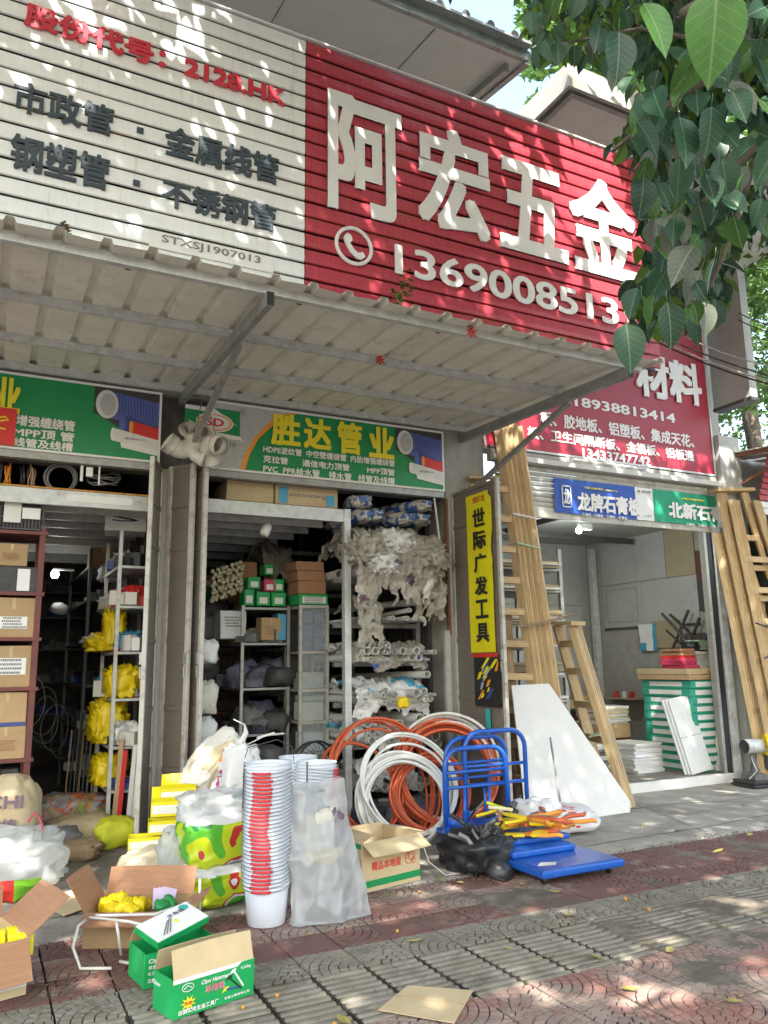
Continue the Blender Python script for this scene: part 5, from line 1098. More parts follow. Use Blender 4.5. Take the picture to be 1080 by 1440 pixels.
papers(8.22, 1.0, .52, .6, .102, 13, .032, ['white_panel', 'gypsum'], 'white ceiling tile in the low stack on the shop floor', 'ceiling tiles in the low white stack')
papers(7.75, 1.5, .5, .6, .102, 11, .032, ['gypsum', 'grey_item', 'pale_print'], 'greyish tile in the stack behind the low white stack', 'tiles in the darker stack')
carton('brown carton behind the white tile stack', (8.0, 1.35, .5), .55, .5, .2, 0); papers(8.3, 1.62, .55, .5, .702, 9, .03, ['gypsum', 'cardboard_light', 'pale_print', 'white_panel'], 'bent sheet in the pile above the brown carton', 'sheets above the brown carton')
carton('dark brown box under the sheet pile', (7.98, 1.4, .102), .6, .5, .39, 0, m='brown_board', tape=False)
for k in range(3):
    mb = MB(); mb.box(0, .42, 0, .022, 0, .98); o = mb.build('ceiling_board', 'white_panel', bevel=.003, loc=(8.50-.03*k+.0, .22+.03*k, .102), rot=(-.20, -.12, .05)); tag(o, ['front', 'second', 'rear'][k]+' white ceiling panel leaning on the green cartons', 'panel', 'white panels leaning on the green cartons')
    if k == 0:
        for u, v in ((.12, .2), (.28, .3), (.14, .7), (.30, .78)): text('*', .05, .05, frame((u, -.002, v), (1, 0, 0), (0, 0, 1)), 'pale_print', o, .02)
        mb = MB(); mb.box(.0, .42, -.0015, .0, .47, .476); mb.build('groove', 'grey_item', o)
mb = MB(); mb.prism([(0, 0), (.42, 0), (.42, .52), (.3, .55), (.12, .5), (.05, .4), (.08, .2)], .02, frame((9.02, .30, .11), (1, 0, 0), (0, .02, 1))); tag(mb.build('gypsum_offcut', 'gypsum'), 'pale broken gypsum piece in front of the green stack', 'offcut')
cx = thing('bar_bundle', 'dark crossed metal bars hanging on the board shop side wall', 'bars', (0, 0, 0))
for k, (ya, za, yb_, zb_) in enumerate(((1.35, 2.30, .65, 1.62), (1.22, 2.28, .58, 1.75), (1.30, 1.68, .88, 2.32), (1.05, 1.60, .72, 2.2), (.95, 1.62, .60, 1.98), (1.42, 2.05, .80, 1.55))): mb = MB(); mb.beam((9.36+.03*k, ya, za), (9.36+.03*k, yb_, zb_), .03); mb.build('bar', 'dark_item', cx)
for k, (y0, z0, w_, h_, m) in enumerate(((1.15, 1.78, .55, .42, 'tan_board'), (.68, 1.62, .36, .36, 'dark_item'), (.75, 1.70, .22, .25, 'red_brick_item'))): mb = MB(); mb.box(9.50-.02*k, 9.515-.02*k, y0, y0+w_, z0, z0+h_); mb.build('backing_board', m, cx)
cb = thing('calendar_bag', 'blue and white printed bag hung left of the crossed bars', 'bag', (0, 0, 0)); sheet('cloth', (9.50, 1.98, 1.74), (9.50, 1.62, 1.74), (9.50, 1.98, 2.16), (9.50, 1.62, 2.16), 10, 10, .02, 3, ['white_panel', 'cyan_box'], cb, pick=lambda u, v: 1 if u > .75 or (v < .35 and u < .4) else 0, normal=(-1, 0, 0))
mb = MB(); mb.box(9.25, 9.54, 1.95, 2.75, .98, 1.0); sf = tag(mb.build('wall_shelf', 'plywood'), 'small wooden shelf on the side wall left of the hanging bag', 'shelf')
for k, (y, m) in enumerate(((2.5, 'red_plastic'), (2.32, 'white_panel'), (2.15, 'red_plastic'))): mb = MB(); mb.lathe([(0, 0), (.04, 0), (.042, .09), (.03, .1), (0, .1)], 12); tag(mb.build('jar', m, loc=(9.4, y, 1.002)), ['left red', 'white', 'right red'][k]+' jar on the small wooden wall shelf', 'jar')
mb = MB(); mb.box(9.50, 9.54, 1.62, 2.02, 1.06, 1.42); tag(mb.build('switch_box', 'plaster'), 'grey square box on the wall above the small shelf', 'box')
for k in range(18): pass
gr = thing('black_grille', 'small black metal lattice leaning at the wall behind the packs', 'grille', (0, 0, 0)); mb = MB()
for y in (1.1, 1.42): mb.box(9.40, 9.42, y, y+.05, .85, 1.5)
for z in (.98, 1.18, 1.38): mb.box(9.395, 9.399, 1.05, 1.55, z, z+.03)
mb.build('lattice', 'dark_item', gr); flat([(1.72, 1.28), (1.58, 1.2), (1.60, 1.05), (1.75, 1.0), (1.85, 1.12)], frame((9.49, 0, 0), (0, 1, 0), (0, 0, 1)), 'red_brick_item', gr, 'fan_piece')
tb = thing('dark_table', 'dark red-brown low cabinet at the back left of the board shop', 'cabinet', (0, 0, 0)); mb = MB(); mb.box(7.2, 8.9, 2.3, 2.9, .1, .82); mb.build('body', 'red_brick_item', tb, bevel=.01); mb = MB(); mb.box(7.15, 8.95, 2.25, 2.95, .825, .86); mb.build('top', 'dark_item', tb)
for k in range(4): mb = MB(); mb.box(7.25+k*.41, 7.62+k*.41, 2.28, 2.298, .16, .78); mb.build('door', 'red_rack', tb)
mb = MB(); mb.box(7.0, 7.25, 1.9, 2.2, .1, .9); tag(mb.build('red_cabinet', 'red_print', bevel=.01), 'bright red narrow cabinet seen between the stepladder rungs', 'cabinet')
for k in range(4): carton('%s cardboard box on the dark low cabinet' % ['small open', 'flat brown', 'square brown', 'pale'][k], (7.4+k*.36, 2.35, .862), .3, .35, .14+.05*(k % 2), 0)
lt = thing('ceiling_lamp', 'bright white bulb under the board shop ceiling', 'lamp', (7.24, .69, 3.36)); mb = MB(); mb.lathe([(0, -.045), (.032, -.032), (.045, 0), (.032, .032), (0, .045)], 16); mb.build('bulb', 'lamp_glow', lt, smooth=True); mb = MB(); mb.tube([(0, 0, .046), (0, 0, .26)], .02, 8); mb.box(.02, .22, -.03, .03, .02, .1); mb.build('holder', 'galvanised', lt)
pl = bpy.data.lights.new('bulb_light', 'POINT'); pl.energy = 14; pl.color = (.92, 1, .95); pl.shadow_soft_size = .06; po = bpy.data.objects.new('bulb_light', pl); COL.objects.link(po); po.location = (7.24, .69, 3.25)
mb = MB(); mb.beam((5.6, .4, 3.50), (9.4, .4, 3.50), .05, .08); mb.beam((6.9, .3, 3.52), (6.9, 3.1, 3.52), .04, .08); mb.beam((5.6, 1.9, 3.5), (9.4, 1.9, 3.5), .05, .08); tag(mb.build('ceiling_frame', 'dark_steel', B2))

# cut-off saw at the right
cs = thing('cut_off_saw', 'dusty metal cut-off saw with a yellow blade guard on the floor at the right', 'saw', (9.02, -.42, .018), -.12)
mb = MB(); mb.box(-.32, .42, -.2, .2, .0, .03); mb.box(-.30, .40, -.18, .18, .031, .075); mb.build('base', 'black_plastic', cs, bevel=.008)
mb = MB(); mb.lathe([(0, -.14), (.085, -.14), (.09, -.12), (.09, .12), (.075, .14), (.075, .18)], 20, Matrix.Translation((-.10, -.02, .48)) @ Matrix.Rotation(RAD(90), 4, 'Y')); mb.build('motor', 'galvanised', cs, smooth=True)
mb = MB(); mb.lathe([(0, 0), (.07, 0), (.085, -.01)], 18, Matrix.Translation((-.245, -.02, .48)) @ Matrix.Rotation(RAD(90), 4, 'Y')); mb.build('motor_cap', 'black_plastic', cs)
mb = MB(); mb.lathe([(0, -.002), (.175, -.002), (.175, .002), (0, .002)], 32, Matrix.Translation((.14, 0, .34)) @ Matrix.Rotation(RAD(90), 4, 'Y') @ Matrix.Rotation(0, 4, 'X')); mb.build('blade', 'grey_item', cs)
gp = [(.20*math.cos(RAD(a)), .20*math.sin(RAD(a))) for a in range(20, 200, 15)]+[(-.08, -.02), (.05, 0)]
mb = MB(); mb.prism(gp, .07, frame((.10, .0, .37), (0, 1, 0), (0, 0, 1))); mb.build('blade_guard', 'yellow_plastic', cs, bevel=.008)
gp2 = [(x*.8, y*.8) for x, y in gp]; mb = MB(); mb.prism(gp2, .03, frame((.07, -.03, .47), (.5, .86, 0), (0, 0, 1))); mb.build('guard_plate', 'yellow_plastic', cs, bevel=.004)
mb = MB(); mb.tube([(-.05, .1, .07), (-.03, .08, .25), (-.06, .02, .42)], .035, 8); mb.tube([(-.14, -.1, .07), (-.12, -.08, .2), (-.15, -.02, .38)], .02, 8); mb.box(-.22, -.02, -.12, .12, .076, .15); mb.build('bracket', 'grey_item', cs)
mb = MB(); mb.tube([(.16, .1, .55), (.2, .22, .72), (.18, .3, .80)], .016, 8); mb.build('handle', 'black_plastic', cs)
mb = MB(); mb.tube([(-.3, -.1, .1), (-.22, -.16, .2), (-.24, -.12, .32), (-.18, -.05, .36)], .008, 6); mb.build('cable', 'galvanised', cs)
mb = MB(); mb.tube([(9.15, -.75, .02), (9.3, -.8, .025), (9.5, -.78, .02)], .02, 6); tag(mb.build('rusty_rod', 'rust'), 'short rusty rod on the concrete in front of the saw', 'rod')

# white board, brown board behind, rod
t = tag(MB().prism([(0, 0), (.50, .01), (1.27, -1.27), (1.23, -1.39), (-.12, -1.39)], .014, frame((5.07, -.58, 1.35), (1, 0, 0), (0, .24, 1))).build('white_board', 'gypsum', bevel=.003), 'large white cut board with a slanting edge leaning under the ladders', 'board')
MBx = MB().box(0, .2, 0, .02, 0, 1.0); tag(MBx.build('brown_board', 'brown_board', loc=(4.86, -.62, .012), rot=(-.12, .02, 0)), 'narrow dark brown board behind the left edge of the white board', 'board')
tag(MB().tube([(5.18, -1.16, .25), (5.10, -1.10, .55), (5.22, -1.02, .82)][:1]+[(5.24, -.98, .84)], .011, 8).build('thin_rod', 'grey_item'), 'thin grey rod standing against the white board', 'rod')
# ================================================================ STREET GOODS
# hoses
coil('white_hose', 'round coil of white hose in front of the orange coils', 'hose', (3.53, -1.02, .40), .45, 11, .0135, 'white_hose', 'y', 3, 'hose coils', .05, (RAD(-14), 0, RAD(-4)), .92, 48)
coil('white_hose', 'second looser loop of white hose above the first', 'hose', (3.60, -.98, .52), .50, 4, .0135, 'white_hose', 'y', 5, 'hose coils', .04, (RAD(-18), 0, RAD(3)), .9, 48)
coil('orange_hose', 'dense coil of orange hose behind the blue trolleys', 'hose', (4.22, -.62, .54), .52, 22, .0135, 'orange_hose', 'y', 6, 'hose coils', .13, (RAD(-12), 0, RAD(-22)), 1.0, 48)
coil('orange_hose', 'big loose orange hose loops arching highest at the left', 'hose', (3.55, -.62, .52), .60, 5, .0135, 'orange_hose', 'y', 7, 'hose coils', .10, (RAD(-20), 0, RAD(8)), .98, 48)
coil('orange_hose', 'inner orange hose loops seen through the white coil', 'hose', (3.95, -.75, .38), .38, 10, .013, 'orange_hose', 'y', 8, 'hose coils', .09, (RAD(-16), 0, RAD(-18)), .95, 44)
coil('white_hose', 'white hose loops mixed behind the orange coil', 'hose', (4.28, -.52, .58), .54, 5, .015, 'white_hose', 'y', 9, 'hose coils', .12, (RAD(-12), 0, RAD(-30)), 1.0, 48)
coil('orange_hose', 'single orange loop reaching over the door post', 'hose', (3.32, -.55, .48), .48, 2, .016, 'orange_hose', 'y', 10, 'hose coils', .08, (RAD(-28), 0, RAD(20)), 1.0, 44)
for k in range(10): sack('dark_bundle', (.3, .3, .2), 180+k, ['bluegrey_item', 'grey_item', 'pvc_old'][k % 3], label='wrapped bundle in the shade behind the hose coils', cat='bundle', group='bundles behind the hose coils', loc=(3.6+.1*k, -.1+.05*(k % 3), .022), amp=.35, n=8, sharp=.3)
# buckets
BR, BRb, BH = .148, .118, .27
bk = MB(); bk.lathe([(0, 0), (BRb, 0), (BRb+.003, .004), (BRb+.012, .11), (BRb+.0125, .114), (BR-.010, .205), (BR-.010, .208), (BR-.002, .210), (BR-.002, .216), (BR-.008, .218), (BR-.007, .232), (BR+.004, .236), (BR+.004, .243), (BR-.006, .246), (BR-.004, .258), (BR+.006, .262), (BR+.007, BH), (BR-.003, BH), (BR-.006, .24), (BRb-.004, .02), (0, .012)], 36)
bme = bk.mesh('bucket_body', 'bucket_plastic', True)
for p in bme.polygons: p.use_smooth = True
hd = MB(); pts = []
for i in range(17):
    a = math.pi*i/16; pts.append(((BR+.012)*math.cos(a), -(BR+.014)*math.sin(a), .235-.02*math.sin(a)))
hd.tube(pts, .0022, 5); hme = hd.mesh('handle', 'wire'); gd = MB(); gd.tube(pts[6:11], .0085, 8); gme = gd.mesh('grip', 'red_plastic', True)
def bucket_stack(x, y, n, ang, lab, group):
    for k in range(n):
        a = ang+r.uniform(-.05, .05)+.07*math.sin(k*.3); t = thing('plastic_bucket', ORD[k]+' bucket from the bottom of '+lab.split(' of ')[1] if 0 < k < n-1 else ('lowest bucket' if k == 0 else 'topmost bucket')+' of '+lab.split(' of ')[1], 'bucket', (x+r.uniform(-.002, .002), y+r.uniform(-.002, .002), .003+k*.0234), a, group)
        link('body', bme, t); h = link('handle', hme, t); link('grip', gme, h)
ORD = 'first second third fourth fifth sixth seventh eighth ninth tenth eleventh twelfth thirteenth fourteenth fifteenth sixteenth seventeenth eighteenth nineteenth twentieth twenty-first twenty-second twenty-third twenty-fourth twenty-fifth twenty-sixth twenty-seventh twenty-eighth twenty-ninth thirtieth thirty-first'.split()
r = random.Random(2)
bucket_stack(1.745, -2.46, 31, -.60, 'white bucket with a red grip of the tall stack beside the silver bag', 'buckets of the tall stack')
bucket_stack(2.33, -1.86, 27, .9, 'white bucket of the right-hand short stack behind the silver bag', 'buckets of the right short stack')
bucket_stack(2.34, -1.45, 27, .9, 'white bucket of the rearmost stack behind the silver bag', 'buckets of the rear stack')
mb = MB(); mb.tube([(1.62, -2.36, 1.0), (1.66, -2.3, 1.06), (1.9, -2.2, 1.09), (2.05, -2.1, 1.02), (2.1, -2.0, .9)], .003, 5); mb.tube([(1.60, -2.42, .98), (1.585, -2.44, .7)], .006, 5); mb.tube([(2.21, -1.98, .9), (2.20, -2.0, .68)], .006, 5); tag(mb.build('loose_wire', 'dark_item'), 'loose dark wires between the bucket stacks', 'wire')
# silver plastic bag
mb = MB(); nu, nv = 44, 56; vs = []
for side in (0, 1):
    for j in range(nv+1):
        v = j/nv; z = .83*v; wl = 1.86+.04*v+.015*math.sin(v*7); wr = 2.38-.09*v+.02*math.sin(v*5+1)
        if .35 < v < .55: wl -= .03*math.sin((v-.35)/.2*math.pi)
        for i in range(nu+1):
            u = i/nu; x = wl+(wr-wl)*u
            bulge = .07*(math.sin(math.pi*u)**.6)*(1-.75*v)+.012; y = -2.60+.16*v+(-bulge if side == 0 else bulge*.6)
            q = Vector(((x-1.83)*3.2+side*9, z*1.6, 3)); rad = math.atan2(z+1.2, x-1.95)
            f = .030*abs(noise.noise(Vector((rad*11, z*.9+side*5, 1))))+.045*abs(noise.noise(Vector((x*3+z*2.5, z*2.0-x, side*4))))+.03*crum(Vector((x*6, z*4, side*3)))+.006*noise.noise(Vector((x*22, z*16, side)))
            y += (-f if side == 0 else f); vs.append((x+.008*noise.noise(Vector((z*9, side, 4))), y, max(.008, z+.03*noise.noise(Vector((x*5, 8, 0)))*(v > .93))))
n1 = (nu+1)*(nv+1); W = nu+1
for s in (0, 1): mb.f += []
mb.add(vs, [(s*n1+j*W+i, s*n1+j*W+i+1, s*n1+(j+1)*W+i+1, s*n1+(j+1)*W+i) for s in (0, 1) for j in range(nv) for i in range(nu)]+[(j*W+e, (j+1)*W+e, n1+(j+1)*W+e, n1+j*W+e) for j in range(nv) for e in (0, nu)]+[(i, i+1, n1+i+1, n1+i) for i in range(nu)])
mat('silver_bag', (.58, .60, .62), .12, .0, var=.12, scale=5, bump=.9, bscale=22, stretch=(1, 1, .35), alpha=.42, sub=.2, spec=1.0, coat=.5)
tag(mb.build('plastic_bag', 'silver_bag', smooth=True), 'tall translucent silver plastic bag between the buckets and the egg carton', 'bag')
sack('bag_filling', (.28, .03, .34), 12, ['pvc_old', 'cream_bag', 'mauve'], label='pale goods showing through the silver plastic bag', cat='goods', loc=(2.12, -2.53, .32), amp=.2, n=12, sharp=.0, floor=False, pick=lambda c: 1 if c.z < .12 else (2 if c.x > .05 else 0))
# open boxes
def open_box(name, label, loc, w, d, h, rz, mo, mi_, flaps, group=None, th=.006, cat='box'):
    t = thing(name, label, cat, loc, rz, group); mb = MB()
    mb.box(0, w, 0, th, 0, h); mb.box(0, w, d-th, d, 0, h); mb.box(0, th, th+.0005, d-th-.0005, 0, h); mb.box(w-th, w, th+.0005, d-th-.0005, 0, h); mb.box(th+.0005, w-th-.0005, th+.0005, d-th-.0005, 0, th)
    jr = random.Random(int(loc[0]*991)); mb.v = [(a+(jr.uniform(-.004, .004) if c > .01 else 0), b+(jr.uniform(-.004, .004) if c > .01 else 0), c) for a, b, c in mb.v] if w > .35 else mb.v
    mb.build('body', mo, t)
    for side, ang, L in flaps:      # angle from upright: positive opens outwards
        mb = MB(); nn = 6; length = w if side in 'fb' else d; vs = []
        for i in range(nn+1):
            for s in (0, 1):
                u = i/nn; a = length*u*(.985)+.004; droop = .006*math.sin(u*math.pi)*s
                vs += [(a, 0, s*L+droop), (a, .004, s*L+droop)]
        fs = []
        for i in range(nn): b0, b1 = i*4, i*4+4; fs += [(b0, b1, b1+2, b0+2), (b0+1, b0+3, b1+3, b1+1), (b0+2, b1+2, b1+3, b0+3), (b0, b0+1, b1+1, b1)]
        fs += [(0, 2, 3, 1), (nn*4, nn*4+1, nn*4+3, nn*4+2)]
        mb.add(vs, fs); o = mb.build('flap', mi_, t)
        a = RAD(ang)
        if side == 'f': o.location = (0, 0, h+.001); o.rotation_euler = (a, 0, 0)
        if side == 'b': o.location = (w, d, h+.001); o.rotation_euler = (a, 0, math.pi)
        if side == 'l': o.location = (0, d, h+.001); o.rotation_euler = (a, 0, -math.pi/2)
        if side == 'r': o.location = (w, 0, h+.001); o.rotation_euler = (a, 0, math.pi/2)
    return t
eb = open_box('egg_carton', 'open brown carton with red characters and a green bottom stripe', (2.53, -2.22, .008), .56, .44, .33, RAD(13), 'cardboard_light', 'cardboard_light', (('f', 118, .15), ('l', -70, .13), ('r', 100, .16), ('b', 12, .02)))
mb = MB(); mb.box(.001, .559, -.002, -.0004, .03, .075); mb.build('green_stripe', 'green_board', eb); mb = MB(); mb.box(-.002, -.0004, .002, .438, .03, .075); mb.box(-.002, -.0004, .002, .438, .295, .328); mb.build('green_stripe', 'green_board', eb)
text('精品本地蛋', .062, .28, FRONT(.09, .135, -.003), 'red_print', eb, .02); text('精', .05, .05, frame((-.003, .25, .2), (0, -1, 0), (0, 0, 1)), 'red_print', eb, .02)
mb = MB()
for a, b, c in ((.45, .17, .042), (.475, .185, .034), (.43, .19, .02), (.49, .15, .02)): mb.tube([(a+c*math.cos(q*.7), -.003, b+c*math.sin(q*.7)*.9) for q in range(9)], .0022, 4, True)
mb.build('printed_drawing', 'red_print', eb)
mb = MB(); mb.tube([(3.10, -2.06, .3), (3.16, -2.08, .12), (3.28, -2.12, .02), (3.42, -2.1, .012)], .003, 5); tag(mb.build('loose_string', 'white_hose'), 'white string trailing from the egg carton', 'string')
sack('brown_foil', (.06, .2, .28), 15, 'brown_board', label='dark brown foil packet squeezed left of the egg carton', cat='packet', loc=(2.48, -2.1, .01), amp=.3, n=9, sharp=.3)
# green hammer cartons
hb = open_box('hammer_carton', 'open green hammer carton, the nearest one on the paving', (.915, -3.6, .004), .435, .20, .165, RAD(14.7), 'green_box', 'cardboard_light', (('f', -16, .125), ('b', -20, .10)))
mb = MB(); mb.box(0.0, .435, -.0022, -.0004, .148, .166); mb.build('white_edge', 'white_print', hb)
text('羊角锤', .034, .105, FRONT(.165, .072, -.003), 'white_print', hb, .04); text('羊角锤', .033, .10, FRONT(.167, .073, -.0042), 'pink_box', hb, .015); text('Claw Hammer', .020, .15, FRONT(.145, .115, -.003), 'white_print', hb, .03, shear=.3); text('白鹅实用五金工具厂', .022, .21, FRONT(.03, .012, -.003), 'white_print', hb, .03)
text('0.25kg', .016, .055, FRONT(.36, .128, -.003), 'white_print', hb, .03); text('五金工具有限公司', .012, .14, FRONT(.27, .018, -.003), 'white_print', hb, .02)
flat([(.05+(.034 if k % 2 else .016)*1.25*math.cos(k*math.pi/9)+.03, .055+(.034 if k % 2 else .016)*math.sin(k*math.pi/9)) for k in range(18)], FRONT(0, 0, -.003), 'yellow_letter', hb, 'star_print'); text('新款', .016, .04, FRONT(.06, .047, -.0038), 'red_print', hb, .02)
mb = MB(); mb.tube([(.075+.03*math.cos(q*.4), -.003, .122+.017*math.sin(q*.4)) for q in range(16)], .0018, 4, True); mb.tube([(.055, -.003, .118), (.075, -.003, .13), (.095, -.003, .118)], .002, 4); mb.build('oval_emblem', 'white_print', hb)
for a, b, m in (((.32, .135), (.375, .055), 'white_print'), ((.30, .105), (.365, .045), 'black_print'), ((.28, .062), (.36, .052), 'dark_blue_print')): mb = MB(); mb.beam((a[0], -.003, a[1]), (b[0], -.003, b[1]), .008, .002, (0, 1, 0)); mb.build('hammer_print', m, hb)
for a, m in (((.315, .132), 'white_print'), ((.295, .108), 'black_print'), ((.275, .062), 'yellow_letter')): flat([(a[0]-.022, a[1]-.012), (a[0]-.002, a[1]+.01), (a[0]+.02, a[1]+.012), (a[0]+.012, a[1]-.004), (a[0]-.004, a[1]-.006)], FRONT(0, 0, -.0036), m, hb, 'hammer_print')
text('Claw', .02, .08, frame((-.003, .20, .11), (0, -1, 0), (0, 0, 1)), 'white_print', hb, .03)
h2 = open_box('hammer_carton', 'second green hammer carton partly hidden behind the nearest one', (.865, -3.17, .004), .40, .25, .16, RAD(8), 'green_box', 'cardboard_light', (('b', -40, .1),)); 
for k in range(4): text(['Claw', '羊角锤', '0.25kg', '五金工具'][k], .02, .07, FRONT(.02, .115-.03*k, -.003), 'white_print', h2, .03)
pb = thing('printed_lid_box', 'white and green box lid with pictures lying across the green cartons', 'box', (.93, -3.16, .175), RAD(24)); mb = MB(); mb.box(0, .34, 0, .20, 0, .035); mb.build('body', 'green_box', pb, bevel=.002); pb.rotation_euler = (RAD(14), RAD(-8), RAD(26))
mb = MB(); mb.box(.004, .336, .004, .196, .0352, .0375); mb.build('printed_face', 'white_print', pb); M = frame((0, 0, .0385), (1, 0, 0), (0, 1, 0))
for k in range(3): mb = MB(); mb.beam((.06+.02*k, .03, .04), (.15+.02*k, .12+.01*k, .04), .006, .002); mb.build('tool_print', 'grey_letter', pb)
flat(ell(.29, .16, .03, .025, 16), M, 'sea_green', pb, 'emblem'); text('羊角锤', .03, .11, M @ Matrix.Translation((.17, .13, 0)), 'mauve', pb, .02); flat([(.17, .09), (.19, .11), (.2, .085), (.18, .07)], M, 'yellow_letter', pb, 'star_print')
# glove box on a small white stool frame
gb = open_box('glove_carton', 'open brown carton of yellow gloves on a low white tube frame', (.66, -2.38, .0), .56, .36, .19, RAD(-27), 'cardboard', 'cardboard_red', (('f', 108, .13), ('l', 32, .22), ('b', 28, .17), ('r', 68, .12)))
r = random.Random(6)
mb = MB(); mb.box(.30, .58, -.002, -.0004, .05, .12); mb.build('green_print', 'green_box', gb)
gp_ = lambda u, v, z: (.66+u*.891+v*.454, -2.38-u*.454+v*.891, z)
for k in range(15): sack('yellow_glove', (.11, .08, .06), 300+k, 'yellow_plastic' if k < 13 else 'dark_green_bag', label=('yellow rubber glove heaped' if k < 13 else 'dark green glove lying')+' in the open carton on the white frame', cat='glove', group='yellow gloves in the carton' if k < 13 else 'green gloves in the carton', loc=gp_(.06+.26*r.random()+(.14 if k > 12 else 0), .05+.20*r.random(), .13+.05*r.random()), rot=(r.random(), r.random(), r.random()*6), amp=.3, n=9, sharp=.25, floor=False)
for k in range(3): mb = MB(); mb.box(0, .09, 0, .004, 0, .12); tag(mb.build('price_card', 'purple_paper', loc=gp_(.36+.012*k, .14+.02*k, .17), rot=(-.5, .2+.05*k, .1-.1*k)), ['front', 'middle', 'rear'][k]+' pale purple card standing among the gloves', 'card', 'purple cards')
sf_ = thing('tube_stool', 'small white tube stool frame carrying the glove carton', 'stool', (0, 0, 0))
fr = lambda p: mbq.tube(p, .0085, 8)
for P in ([(.60, -2.66, .20), (.55, -2.72, .19), (.52, -2.78, .10), (.56, -2.86, .01), (.72, -2.95, .012)], [(.62, -2.66, .21), (.82, -2.86, .21), (.90, -2.95, .20), (.96, -3.02, .17), (1.0, -3.02, .02), (.92, -3.04, .012), (.78, -2.86, .012)], [(.98, -3.0, .05), (1.06, -2.92, .14), (1.3, -2.62, .21), (1.34, -2.55, .2)], [(.76, -2.80, .20), (.80, -2.78, .02)], [(.66, -2.62, .205), (1.0, -2.72, .19), (1.28, -2.6, .2)], [(1.34, -2.5, .3), (1.36, -2.45, .02)]):
    mbq = MB(); P = [(a*.92+.10, b*.92-.10, c) for a, b, c in P]; fr(P); mbq.build('tube', 'white_hose', sf_, smooth=True)
# left box
lb_ = open_box('glove_carton', 'open brown carton cut by the left photo edge with yellow packs inside', (-.15, -3.06, .004), .50, .46, .26, RAD(14), 'cardboard_light', 'cardboard_red', (('r', 52, .25), ('b', 6, .16), ('f', 150, .2)))
for k in range(8): tag(MB().box(0, .12, 0, .06, 0, .10).build('yellow_pack', 'yellow_card', bevel=.004, loc=(-.15+.13*(k % 4), -2.96+.13*(k//4)+.02*(k % 4), .17), rot=(0, 0, .1*(k % 3))), 'yellow pack standing in the carton at the left photo edge', 'pack', 'yellow packs in the left carton')
mb = MB(); mb.box(.0, .5, -.0025, -.0004, .04, .075); mb.build('tape', 'white_hose', lb_)
# flattened cardboards
def flatcard(label, pts, z=.006, m='cardboard_light'): return tag(MB().prism([(p[0], p[1]) for p in pts], .004, Matrix.Translation((0, 0, z))).build('flat_cardboard', m), label, 'cardboard')
flatcard('flattened piece of cardboard lying on the ribbed paving at the bottom', [(1.79, -3.96), (2.05, -3.78), (2.30, -3.99), (2.03, -4.25)]); tag(MB().tube([(1.93, -3.865, .0115), (2.17, -4.11, .0115)], .0018, 5).build('crease', 'cardboard', bpy.data.objects['flat_cardboard']))
flatcard('pale flattened cardboard on the concrete behind the glove carton', [(.48, -1.30), (.86, -1.05), (1.02, -1.45), (.62, -1.75)], .02)
# cream paper bag, yellow boxes
cbg = sack('cream_paper_bag', (.52, .42, .24), 21, ['cream_bag', 'cyan_box'], label='cream paper bag with a blue stripe under the yellow boxes', cat='bag', loc=(1.34, -1.18, .012), rot=(0, 0, .35), amp=.12, n=18, sharp=.12, power=.5, pick=lambda c: 1 if c.y < -.1 and .04 < c.z < .09 and c.x > -.1 else 0)
def ybox(label, loc, rz, w=.30, d=.18, h=.10, lid=True, rx=0):
    rz -= .75
    t = open_box('yellow_box', label, loc, w, d, h, rz, 'yellow_card', 'yellow_card', (('b', 35, .10), ('f', 20, .03)) if lid else (), 'yellow boxes stacked by the middle pillar'); t.rotation_euler[0] = rx
    mb = MB(); mb.box(.01, w-.01, -.0025, -.0006, .02, h-.025); mb.build('side_label', 'white_print', t); mb = MB(); mb.box(w+.0006, w+.002, .05, .11, .035, .065); mb.build('dark_print', 'black_print', t)
    flat([(.012, .008), (w-.012, .008), (w-.012, d-.008), (.012, d-.008)], frame((0, 0, h*.7), (1, 0, 0), (0, 1, 0)), 'cream_bag', t, 'contents')
ybox('lowest open yellow box on the cream paper bag', (1.13, -1.00, .205), .60, lid=False); ybox('yellow box stacked right behind the lowest one', (1.28, -.98, .31), .58, lid=False); tag(MB().box(0, .3, 0, .24, 0, .30).build('hidden_carton', 'cardboard', loc=(1.42, -.96, .012), rot=(0, 0, .3), bevel=.004), 'plain carton underneath the upper yellow boxes', 'box')
ybox('yellow box with its lid up, topmost by the door leaf', (1.31, -.90, .43), .55, .30, .18, .11); ybox('yellow box pressed between the topmost and the sunlit sack', (1.38, -.88, .545), .5, .28, .16, .09)
# feed bags
def fb(label, loc, size, seed, rz=0):
    return sack('feed_bag', size, seed, ['feed_print', 'white_sack'], label=label, cat='bag', loc=loc, rot=(0, 0, rz), amp=.10, n=30, sharp=.12, pick=lambda c: 1 if c.z > size[2]*.86 else 0, power=.5)
fb('lowest green and lime printed bag beside the bucket stack', (1.56, -1.86, .012), (.50, .42, .24), 41, .2); fb('upper green and lime printed bag with a red emblem beside the buckets', (1.60, -1.78, .235), (.50, .40, .34), 42, .1)
sack('clear_bag', (.46, .38, .2), 43, 'clear_bag', label='clear crumpled plastic covering the top of the green bags', cat='bag', loc=(1.60, -1.70, .50), amp=.3, n=20, sharp=.3)
sack('clear_bag', (.3, .3, .4), 44, 'clear_bag', label='clear plastic bag left of the green bags', cat='bag', loc=(1.40, -1.62, .05), amp=.3, n=18, sharp=.3)
sack('blue_packet', (.22, .2, .12), 45, 'navy_box', label='dark blue packet on the ground between cream and green bags', cat='packet', loc=(1.40, -1.66, .012), amp=.2, n=10)
